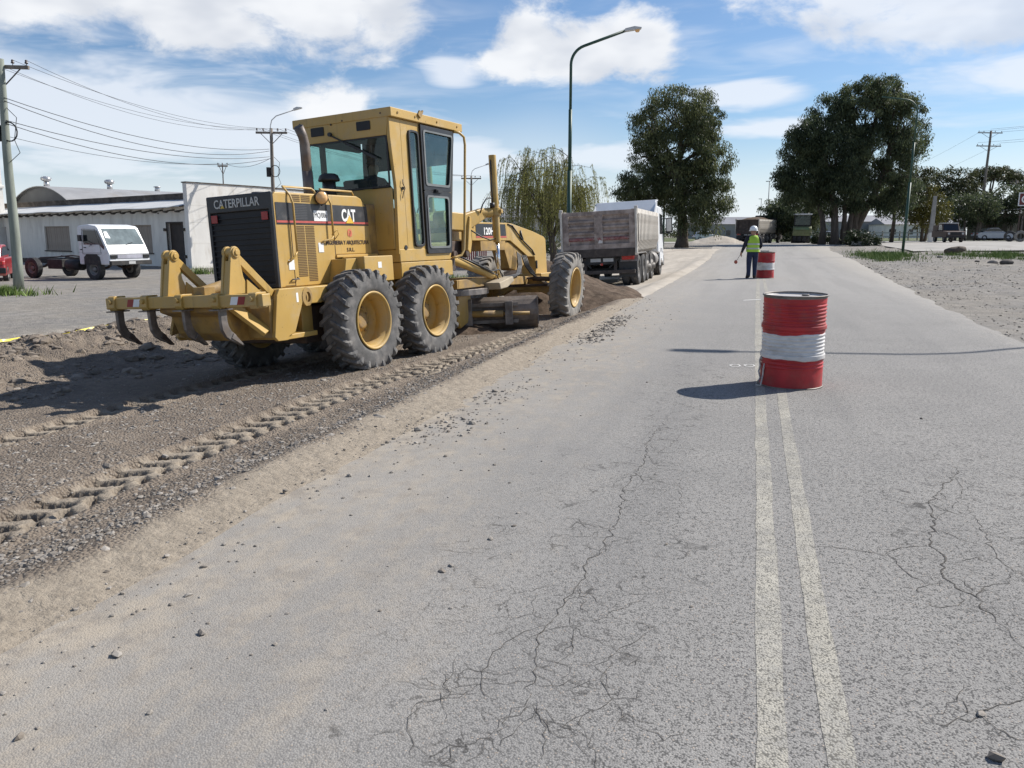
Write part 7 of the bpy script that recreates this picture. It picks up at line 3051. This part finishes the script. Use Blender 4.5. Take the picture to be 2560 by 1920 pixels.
tree('eucalyptus_tree', (q.x, q.y, gzf(q.x, q.y) - .05), 'spreading dark eucalyptus with several thin trunks overhanging the roller',
     [[(.5, 0, 0, .46), (.45, 0, 1.0, .34), (.3, 0, 3.0, .30), (-.2, 0, 5.6, .2)], [(1.15, .2, 0, .26), (1.2, .2, 2.5, .2), (1.1, .1, 5, .14)], [(-.6, .2, 0, .36), (-.55, .2, 1.4, .26), (-.7, .2, 2.6, .22), (-1.6, .2, 4.6, .15)], [(1.6, .3, 0, .24), (1.75, .3, 2.5, .2), (1.9, .2, 5, .15)]],
     [(-1.6, 0, 9.6, 2.2, 2.2, 1.6), (-2.9, 0, 8.2, 1.7, 1.8, 1.4), (-3.6, 0, 6.2, 1.3, 1.5, 1.2), (-2.2, 0, 6.0, 2.2, 2.0, 1.7), (.2, 0, 7.6, 2.6, 2.4, 2.2), (.6, 0, 4.6, 2.4, 2.0, 1.7), (-3.9, 0, 4.2, .9, 1.0, .6), (-2.6, .2, 4.1, 1.6, 1.5, .9), (-3.2, 0, 9.6, .8, .9, .6)],
     'leaf_dark', 460, 150, .22, .72, 1.0, 8)
q = at(1768, 90)
tree('shade_tree', (q.x - 2.6, q.y, gzf(q.x, q.y)), 'low dark tree behind the roller, under the big eucalyptus', [[(0, 0, 0, .3), (0, 0, 2.2, .2)]],
     [(0, 0, 3.4, 2.6, 2.2, 1.9), (-1.8, 0, 2.4, 1.5, 1.5, 1.5), (1.6, 0, 2.8, 1.6, 1.6, 1.5), (-2.6, 0, 3.6, 1.2, 1.2, 1.1)], 'leaf_dark', 190, 50, .34, .7, .4, 12)
# smaller trees further right
q = at(1925, 84)
tree('roadside_tree', (q.x, q.y, gzf(q.x, q.y)), 'olive green tree between the big eucalyptus and the green lamp post', [[(0, 0, 0, .22), (.1, 0, 2.2, .17), (0, 0, 4.2, .1)]],
     [(0, 0, 5.2, 1.8, 1.7, 1.9), (-1.0, 0, 4.0, 1.3, 1.3, 1.2), (1.3, 0, 4.4, 1.4, 1.4, 1.5), (1.0, 0, 6.4, 1.0, 1.0, 1.0), (2.4, 0, 6.6, 1.0, 1.0, .9)], 'leaf_olive', 210, 46, .30, .6, .5, 14)
q = at(1990, 84)
tree('roadside_tree', (q.x, q.y, gzf(q.x, q.y)), 'yellowish green tree just left of the concrete post', [[(0, 0, 0, .18), (0, 0, 2, .14), (.2, 0, 4, .08)], [(.3, .1, 0, .14), (.7, .1, 3.2, .08)]],
     [(0, 0, 4.4, 1.3, 1.3, 1.5), (-.9, 0, 3.0, 1.1, 1.1, 1.2), (1.0, 0, 3.2, 1.2, 1.2, 1.2), (.3, 0, 2.2, 1.5, 1.3, .8)], 'leaf_yellow', 150, 42, .28, .55, .4, 15)
q = at(2040, 96)
tree('roadside_tree', (q.x, q.y, gzf(q.x, q.y)), 'tall olive tree behind the old pickup', [[(0, 0, 0, .24), (.1, 0, 3, .18), (.1, 0, 5, .12)], [(.5, 0, 0, .15), (1.2, 0, 4, .1)]],
     [(-1.4, 0, 6.6, 1.7, 1.6, 1.2), (.4, 0, 7.2, 1.7, 1.6, 1.1), (1.6, 0, 5.8, 1.6, 1.5, 1.2), (-.2, 0, 5.2, 2.0, 1.8, 1.2), (-2.2, 0, 5.0, 1.0, 1.0, 1.0), (.6, 0, 3.2, 2.2, 1.6, 1.4)], 'leaf_olive', 230, 44, .30, .6, .4, 17)
q = at(2062, 90)
tree('roadside_tree', (q.x, q.y, gzf(q.x, q.y)), 'brownish tree with bare stems right of the old pickup', [[(0, 0, 0, .16), (.2, 0, 2.4, .1)], [(1.0, 0, 0, .13), (.8, 0, 2.2, .09)], [(1.9, 0, 0, .12), (2.2, 0, 2.2, .08)]],
     [(.2, 0, 3.8, 1.7, 1.5, 1.2), (1.8, 0, 3.6, 1.6, 1.5, 1.3), (2.9, 0, 3.6, 1.4, 1.4, 1.2)], 'leaf_dark', 140, 40, .28, .55, .3, 19, extra=8)
q = at(2132, 100)
tree('umbrella_tree', (q.x, q.y, gzf(q.x, q.y)), 'umbrella-shaped tree behind the tall right utility pole', [[(0, 0, 0, .3), (.1, 0, 3.2, .24), (-.2, 0, 5.4, .16)]],
     [(.0, 0, 7.9, 2.6, 2.4, .6), (-2.4, 0, 7.0, 1.4, 1.4, .6), (2.4, 0, 7.2, 1.4, 1.4, .6), (0, 0, 8.3, 1.6, 1.6, .45), (-2.9, 0, 6.2, .9, .9, .5)], 'leaf_olive', 190, 44, .30, .5, .1, 21)
q = at(2150, 92)
tree('dark_hedge_tree', (q.x, q.y, gzf(q.x, q.y)), 'dense dark grey-green tree above the workshop roof', [[(0, 0, 0, .3), (0, 0, 2.4, .2)]],
     [(-1.6, 0, 4.4, 2.0, 1.8, 1.3), (.8, 0, 4.8, 2.2, 1.9, 1.4), (2.8, 0, 4.6, 1.6, 1.6, 1.2), (-2.8, 0, 3.2, 1.3, 1.3, 1.6), (0, 0, 3.2, 3.0, 1.8, 1.3)], 'leaf_dark', 260, 46, .30, .6, .3, 23)
q = at(2218, 98)
tree('bare_tree', (q.x, q.y, gzf(q.x, q.y)), 'thin sparse tree at the right edge behind the sign', [[(0, 0, 0, .16), (-.2, 0, 4, .1)]],
     [(-.6, 0, 5.6, 1.4, 1.2, 1.4), (.6, 0, 4.6, 1.4, 1.2, 1.2)], 'leaf_dark', 36, 26, .26, .5, .3, 25, extra=14)
# low dark shrub and small conifer at the foot of the trees
for u, d, s, lb, sd, lf in ((1860, 66, 1.0, 'low dark round bush at the foot of the right-hand trees', 31, 'leaf_shrub'), (1778, 78, .9, 'small spiky shrub at the foot of the thin trunks by the roller', 33, 'leaf_shrub'), (1705, 101, 1.3, 'dark hedge bush on the far side street left of the roller', 35, 'leaf_shrub'), (1150, 52, 1.3, 'dark bush under the willow', 37, 'leaf_shrub'), (1040, 78, 2.0, 'round dark bush behind the distant left pole', 39, 'leaf_dark'), (1110, 66, 2.1, 'broad dark shrub left of the willow', 43, 'leaf_shrub')):
    q = at(u, d)
    rg = np.random.default_rng(sd)
    B_ = empty('bush', (q.x, q.y, gzf(q.x, q.y) - .02))
    tag(B_, lb, 'bush')
    V, F, ti, cc = crown_mesh([(0, 0, .5 * s, 1.1 * s, .9 * s, .55 * s), (.6 * s, 0, .4 * s, .7 * s, .6 * s, .4 * s), (-.5 * s, 0, .7 * s, .6 * s, .6 * s, .6 * s)], 70, 40, .24, .4 * s, -.6, rg)
    npmesh('foliage', V, F, lf, parent=B_, attr=ti)
    b = MB()
    for i in range(6):
        e = Vector((rg.normal(0, .5 * s), rg.normal(0, .4 * s), .6 * s + .3 * s * rg.random()))
        limb(b, (0, 0, 0), e, .04, .01, rg, .1, 4)
    b.build('stems', 'twig', B_)

# weeping willow, thin in leaf
q = at(1192, 45)
rg = np.random.default_rng(77)
WI = empty('willow_tree', (q.x, q.y, gzf(q.x, q.y) - .05))
tag(WI, 'weeping willow with thin yellow-green hanging twigs between grader and tipper', 'tree')
b = MB()
b.tube([(.15, 0, 0, ), (.1, 0, .6), (.0, 0, 1.3), (-.1, 0, 2.0)], [.26, .2, .18, .15], 12)
b.build('trunk', 'bark', WI)
b = MB()
tips = []
mains = []
for i in range(13):
    a = i * 2.399 + rg.random() * .5
    rr = .5 + 2.1 * rg.random()
    top = Vector((rr * math.cos(a) - .25, rr * math.sin(a) * .9, 4.0 + 2.1 * rg.random() - .35 * abs(rr - 1)))
    st = Vector((-.05, 0, 1.2 + .8 * rg.random()))
    pts = [st.lerp(top, t_) + Vector((0, 0, .5 * math.sin(math.pi * t_))) + Vector(rg.normal(0, .05, 3)) for t_ in (0, .2, .4, .6, .8, 1)]
    b.tube(pts, [.085, .07, .055, .042, .03, .016], 7)
    mains.append(pts)
    for k in range(5):
        j = rg.integers(2, 6)
        s0 = pts[j]
        d_ = Vector((rg.normal(0, .55), rg.normal(0, .55), .25 + .35 * rg.random()))
        e = s0 + d_
        p2 = [s0, s0.lerp(e, .5) + Vector((0, 0, .10)), e, e + Vector((d_.x * .5, d_.y * .5, -.12))]
        b.tube(p2, [.02, .015, .011, .007], 5)
        tips += [p2[2], p2[3], p2[1]]
    tips += [pts[5], pts[4], pts[4].lerp(pts[5], .5)]
b.build('limbs', 'twig', WI)
VS, FS, TS = [], [], []
LV, LT = [], []
o_ = 0
for t0 in tips:
    for k in range(6):
        p = np.array(t0) + rg.normal(0, .10, 3)
        out = np.array([p[0] + .2, p[1], 0])
        out = out / (np.linalg.norm(out) + .3)
        L_ = min((.9 + 1.9 * rg.random()), max(.6, p[2] - .8))
        n = 9
        vx = out * (.35 + .35 * rg.random()) + rg.normal(0, .10, 3) * np.array([1, 1, 0])
        pts = []
        for i in range(n + 1):
            t_ = i / n
            pts.append(p + vx * (1 - (1 - t_) ** 2.2) * .75 + np.array([.02 * math.sin(5 * t_ + p[0]), 0, .10 * math.sin(min(1, t_ * 4) * math.pi) - L_ * t_ ** 1.35]))
        pts = np.array(pts)
        sd_ = np.cross(pts[1] - pts[0], rg.normal(size=3))
        sd_ /= np.linalg.norm(sd_) + 1e-6
        w_ = .0055
        for i in range(n + 1):
            VS += [pts[i] - sd_ * w_, pts[i] + sd_ * w_]
            if i:
                FS.append((o_ + 2 * i - 2, o_ + 2 * i - 1, o_ + 2 * i + 1, o_ + 2 * i))
        o_ += 2 * (n + 1)
        green = rg.random()
        for i in range(1, n + 1):
            for m in range(6 if green > .35 else 2):
                a = pts[i - 1] + (pts[i] - pts[i - 1]) * rg.random()
                dv = np.array([rg.normal(0, .35), rg.normal(0, .35), -1.0])
                dv /= np.linalg.norm(dv)
                s2 = np.cross(dv, rg.normal(size=3))
                s2 /= np.linalg.norm(s2) + 1e-6
                l2 = .09 + .08 * rg.random()
                LV.append([a, a + dv * l2 * .5 + s2 * .011, a + dv * l2, a + dv * l2 * .5 - s2 * .011])
                LT += [np.clip(green + rg.normal(0, .15), 0, 1)] * 4
npmesh('hanging_twigs', np.array(VS), FS, 'twig', parent=WI)
LV = np.array(LV).reshape(-1, 3)
npmesh('leaves', LV, np.arange(len(LV)).reshape(-1, 4), 'leaf_willow', parent=WI, attr=LT)

# far tree line: reads as one mass
rg = np.random.default_rng(91)
lob = []
for i in range(150):
    u = rg.uniform(-300, 2500)
    if 1480 < u < 1700 and rg.random() < .6:
        continue
    d = rg.uniform(260, 420)
    q = at(u, d)
    s = rg.uniform(1.5, 4.5)
    lob.append((q.x, q.y, .8 + s * .6, s * 2.2, s * 1.5, s))
V, F, ti, cc = crown_mesh(lob, 1500, 14, 1.1, 1.6, .0, rg)
stuff(npmesh('far_trees', V, F, 'leaf_olive', attr=ti), 'low line of trees on the far horizon', 'trees')

# ================================================================== people
MT['skin'] = mk('skin', (.34, .19, .13), .6, var=.08)
MT['jeans'] = mk('jeans', (.014, .022, .055), .85, var=.25, vs=9)
MT['jacket'] = mk('dark_jacket', (.012, .013, .022), .85, var=.2, vs=6)
MT['boots'] = mk('boots', (.018, .014, .012), .7, var=.2)
MT['hivis'] = mk('hi_vis_cloth', (.36, .56, .06), .8, var=.08, vs=6)
MT['reflective'] = mk('reflective_band', (.42, .44, .42), .4, var=.1)
MT['hat_white'] = mk('hard_hat_white', (.78, .78, .77), .35, var=.04, coat=.3)
MT['hair'] = mk('dark_hair', (.012, .009, .008), .8, var=.2)


def body(name, joints, bones, root, parent, mats, pick):
    """continuous figure grown with a Skin modifier; materials chosen per face by `pick(center)`"""
    me = bpy.data.meshes.new(name)
    keys = list(joints)
    me.from_pydata([joints[k][:3] for k in keys], [(keys.index(a), keys.index(b)) for a, b in bones], [])
    o = bpy.data.objects.new(name, me)
    col.objects.link(o)
    sk = o.modifiers.new('skin', 'SKIN')
    sk.use_smooth_shade = True
    for i, k in enumerate(keys):
        v = me.skin_vertices[0].data[i]
        r = joints[k][3]
        v.radius = r if isinstance(r, tuple) else (r, r)
        v.use_root = (k == root)
    ss = o.modifiers.new('sub', 'SUBSURF')
    ss.levels = ss.render_levels = 2
    bpy.context.view_layer.update()
    dg = bpy.context.evaluated_depsgraph_get()
    m2 = bpy.data.meshes.new_from_object(o.evaluated_get(dg))
    bpy.data.objects.remove(o)
    m2.materials.clear()
    for m in mats:
        m2.materials.append(MT[m])
    for p in m2.polygons:
        p.material_index = pick(p.center)
        p.use_smooth = True
    m2.name = name
    b = bpy.data.objects.new(name, m2)
    col.objects.link(b)
    b.parent = parent
    return b


def hand(J, Bn, wrist, key, fwd, side, curl, dn=(0, 0, -1)):
    """palm and five fingers from a wrist joint; fwd = pointing direction"""
    w = Vector(J[wrist][:3])
    f, s = Vector(fwd).normalized(), Vector(side).normalized()
    nrm = f.cross(s)
    palm = w + f * .075
    J[key + 'p'] = (*palm, (.036, .018))
    Bn.append((wrist, key + 'p'))
    for i, (off, ln) in enumerate(((-.030, .060), (-.010, .072), (.011, .068), (.030, .052))):
        a = palm + f * .022 + s * off
        m = a + f * ln * .5 + nrm * curl * .35 * ln
        e = m + f * ln * .35 + nrm * curl * ln * .6
        J[key + 'a%d' % i] = (*a, .011)
        J[key + 'b%d' % i] = (*m, .0095)
        J[key + 'c%d' % i] = (*e, .0078)
        Bn += [(key + 'p', key + 'a%d' % i), (key + 'a%d' % i, key + 'b%d' % i), (key + 'b%d' % i, key + 'c%d' % i)]
    t0 = w + f * .035 - s * .036
    t1 = t0 + f * .03 - s * .022 + nrm * curl * .02
    t2 = t1 + f * .03 + nrm * curl * .03
    J[key + 't0'] = (*t0, .013)
    J[key + 't1'] = (*t1, .011)
    J[key + 't2'] = (*t2, .009)
    Bn += [(wrist, key + 't0'), (key + 't0', key + 't1'), (key + 't1', key + 't2')]


# flagger: stands with the back to the camera, looking left-forward. local +y = facing direction, +x = right hand
FL = empty('person', (-.10, 27.75, 0), (0, 0, R(14)))
FL.scale = (1.0, 1.0, .95)
tag(FL, 'person in a lime safety vest and white hard hat beside the far drum', 'person')
J = {'pelvis': (0, 0, .93, (.165, .125)), 'waist': (0, 0, 1.06, (.155, .115)), 'chest': (0, .01, 1.26, (.185, .125)), 'upper': (0, .0, 1.40, (.165, .10)), 'neck': (0, .01, 1.49, .058), 'chin': (0, .03, 1.555, (.07, .075)), 'head': (0, .025, 1.62, (.078, .095)), 'crown': (0, .015, 1.685, (.062, .078)),
     'shL': (-.185, 0, 1.395, .085), 'elL': (-.285, -.03, 1.12, .066), 'wrL': (-.345, .07, .90, .036),
     'shR': (.185, 0, 1.395, .085), 'elR': (.27, .02, 1.13, .066), 'wrR': (.22, .20, 1.00, .032),
     'hpL': (-.095, 0, .88, .118), 'knL': (-.10, .025, .50, .085), 'anL': (-.10, -.01, .10, .064), 'heL': (-.10, -.05, .045, .042), 'toL': (-.135, .17, .035, .038),
     'hpR': (.095, 0, .88, .118), 'knR': (.095, .03, .50, .085), 'anR': (.10, 0, .10, .064), 'heR': (.10, -.04, .045, .042), 'toR': (.13, .19, .035, .038),
     'nose': (0, .125, 1.60, .014), 'earL': (-.082, .01, 1.605, .018), 'earR': (.082, .01, 1.605, .018)}
Bn = [('pelvis', 'waist'), ('waist', 'chest'), ('chest', 'upper'), ('upper', 'neck'), ('neck', 'chin'), ('chin', 'head'), ('head', 'crown'), ('head', 'nose'), ('head', 'earL'), ('head', 'earR'),
      ('upper', 'shL'), ('shL', 'elL'), ('elL', 'wrL'), ('upper', 'shR'), ('shR', 'elR'), ('elR', 'wrR'), ('pelvis', 'hpL'), ('hpL', 'knL'), ('knL', 'anL'), ('anL', 'heL'), ('anL', 'toL'), ('pelvis', 'hpR'), ('hpR', 'knR'), ('knR', 'anR'), ('anR', 'heR'), ('anR', 'toR')]
hand(J, Bn, 'wrL', 'hl', (-.15, .45, -.85), (0, .8, .5), .9)
hand(J, Bn, 'wrR', 'hr', (-.3, .9, -.3), (.9, .3, 0), .7)


def pickF(c):
    if c.z < .125:
        return 3
    if c.z < .98 and abs(c.x) < .22:
        return 1
    if c.z > 1.50:
        return 0
    if c.x < -.335 and c.z < .915:
        return 0
    if c.x > .1 and c.y > .19 and c.z < 1.1:
        return 0
    return 2


body('figure', J, Bn, 'pelvis', FL, ['skin', 'jeans', 'jacket', 'boots'], pickF)


def shell(name, secs, mat, parent, n=28):
    """clothing shell from elliptical sections (z, cx, cy, rx, ry)"""
    V, F = [], []
    for (z, cx, cy, rx, ry) in secs:
        for i in range(n):
            a = 2 * math.pi * i / n
            wr = 1 + .018 * math.sin(5 * a + z * 23) + .012 * math.sin(9 * a - z * 31)
            V.append((cx + rx * math.cos(a) * wr, cy + ry * math.sin(a) * wr, z))
    for k in range(len(secs) - 1):
        for i in range(n):
            F.append((k * n + i, k * n + (i + 1) % n, (k + 1) * n + (i + 1) % n, (k + 1) * n + i))
    return npmesh(name, V, F, mat, parent=parent, smooth=True)


vest = shell('safety_vest', [(.93, 0, 0, .215, .165), (1.0, 0, 0, .212, .163), (1.1, 0, 0, .205, .158), (1.2, 0, .005, .208, .160), (1.30, 0, .01, .206, .158), (1.38, 0, .005, .215, .142), (1.43, 0, .0, .195, .118), (1.475, 0, .0, .14, .09), (1.49, 0, 0, .08, .07)], 'hivis', FL)
for z in (1.02, 1.17):
    shell('reflective_band', [(z, 0, 0, .2165, .168), (z + .05, 0, 0, .2135, .166)], 'reflective', vest)
b = MB()
b.lathe([(.125, 0), (.128, .012), (.126, .05), (.115, .10), (.085, .145), (.045, .165), (0, .17)], (0, .012, 1.645), (0, .04, 1), 28)
b.lathe([(.120, .004), (.150, -.006), (.152, -.001), (.126, .014)], (0, .03, 1.645), (0, .04, 1), 28)
b.tube([(0, .012 + .128 * math.cos(R(a)), 1.65 + .167 * math.sin(R(a))) for a in range(10, 171, 16)], .012, 6)
b.build('hard_hat', 'hat_white', FL)
# small round paddle in the left hand
PD = MB()
hd0 = Vector((-.385, .13, .80))
wv = FL.matrix_world
ang = R(14)


def toW(p):
    return Vector((-.10 + p[0] * math.cos(ang) - p[1] * math.sin(ang), 27.75 + p[0] * math.sin(ang) + p[1] * math.cos(ang), p[2] * .95))


PD.cyl(toW((-.345, .10, .88)), toW((-.47, .17, .62)), .010, n=8)
o = PD.build('signal_paddle', mk('paddle_handle', (.55, .50, .45), .7), None)
b = MB()
c0 = toW((-.49, .18, .575))
b.lathe([(0, -.006), (.062, -.006), (.062, .006), (0, .006)], c0, (.5, .86, .1), 20)
b.build('paddle_disc', mk('paddle_red', (.40, .09, .06), .6), o)
tag(o, 'small reddish round hand paddle held low by the flagger', 'paddle')

# operator at the controls, dark clothes and cap
OP = empty('person', (0, 0, 0))
OP.matrix_world = GR.matrix_basis @ Matrix.Translation((.98, .02, 1.98)) @ Matrix.Rotation(R(-90), 4, 'Z')
tag(OP, 'person in dark clothes and cap driving inside the grader cab', 'person')
J = {'pelvis': (0, 0, .10, (.17, .14)), 'waist': (0, .03, .24, (.16, .125)), 'chest': (0, .06, .42, (.19, .13)), 'upper': (0, .07, .55, (.17, .10)), 'neck': (0, .09, .64, .058), 'chin': (0, .12, .70, (.07, .075)), 'head': (0, .12, .77, (.08, .095)), 'crown': (0, .11, .83, (.065, .08)),
     'shL': (-.19, .07, .54, .075), 'elL': (-.24, .30, .34, .052), 'wrL': (-.15, .48, .30, .033), 'shR': (.19, .07, .54, .075), 'elR': (.24, .30, .34, .052), 'wrR': (.15, .48, .30, .033),
     'hpL': (-.10, .10, .06, .10), 'knL': (-.14, .50, .10, .072), 'anL': (-.14, .60, -.30, .05), 'toL': (-.14, .76, -.37, .038), 'hpR': (.10, .10, .06, .10), 'knR': (.14, .50, .10, .072), 'anR': (.14, .60, -.30, .05), 'toR': (.14, .76, -.37, .038), 'nose': (0, .22, .75, .014)}
Bn = [('pelvis', 'waist'), ('waist', 'chest'), ('chest', 'upper'), ('upper', 'neck'), ('neck', 'chin'), ('chin', 'head'), ('head', 'crown'), ('head', 'nose'), ('upper', 'shL'), ('shL', 'elL'), ('elL', 'wrL'), ('upper', 'shR'), ('shR', 'elR'), ('elR', 'wrR'), ('pelvis', 'hpL'), ('hpL', 'knL'), ('knL', 'anL'), ('anL', 'toL'), ('pelvis', 'hpR'), ('hpR', 'knR'), ('knR', 'anR'), ('anR', 'toR')]
hand(J, Bn, 'wrL', 'hl', (.1, 1, -.1), (1, 0, 0), .7)
hand(J, Bn, 'wrR', 'hr', (-.1, 1, -.1), (1, 0, 0), .7)
body('figure', J, Bn, 'pelvis', OP, ['skin', 'jacket'], lambda c: 0 if (c.z > .66 or c.y > .50 and c.z > .2) else 1)
b = MB()
b.lathe([(.10, 0), (.102, .04), (.085, .09), (.04, .11), (0, .112)], (0, .115, .80), (0, .1, 1), 22)
b.prism([(-.08, .19), (.08, .19), (.06, .30), (-.06, .30)], 'z', .80, .81)
b.build('cap', 'hair', OP)

# walker far off on the right
q = at(1923, 118)
WK = empty('person', (q.x, q.y, gzf(q.x, q.y)), (0, 0, R(200)))
tag(WK, 'tiny distant person in dark clothes walking beyond the green lamp post', 'person')
J = {'pelvis': (0, 0, .93, (.16, .12)), 'chest': (0, .02, 1.28, (.2, .14)), 'upper': (0, .0, 1.42, (.17, .10)), 'neck': (0, .01, 1.5, .06), 'head': (0, .03, 1.63, (.085, .10)),
     'shL': (-.2, 0, 1.40, .08), 'elL': (-.27, -.08, 1.12, .055), 'wrL': (-.27, .06, .9, .035), 'haL': (-.27, .09, .80, .04), 'shR': (.2, 0, 1.40, .08), 'elR': (.27, .08, 1.12, .055), 'wrR': (.27, .22, .95, .035), 'haR': (.27, .27, .87, .04),
     'hpL': (-.1, 0, .88, .10), 'knL': (-.1, .16, .5, .07), 'anL': (-.1, .14, .1, .05), 'toL': (-.1, .30, .04, .04), 'hpR': (.1, 0, .88, .10), 'knR': (.1, -.02, .5, .07), 'anR': (.1, -.28, .14, .05), 'toR': (.1, -.14, .04, .04)}
Bn = [('pelvis', 'chest'), ('chest', 'upper'), ('upper', 'neck'), ('neck', 'head'), ('upper', 'shL'), ('shL', 'elL'), ('elL', 'wrL'), ('wrL', 'haL'), ('upper', 'shR'), ('shR', 'elR'), ('elR', 'wrR'), ('wrR', 'haR'), ('pelvis', 'hpL'), ('hpL', 'knL'), ('knL', 'anL'), ('anL', 'toL'), ('pelvis', 'hpR'), ('hpR', 'knR'), ('knR', 'anR'), ('anR', 'toR')]
body('figure', J, Bn, 'pelvis', WK, ['skin', 'jacket', 'jeans'], lambda c: 0 if c.z > 1.52 else (2 if c.z < .95 and abs(c.x) < .2 else 1))
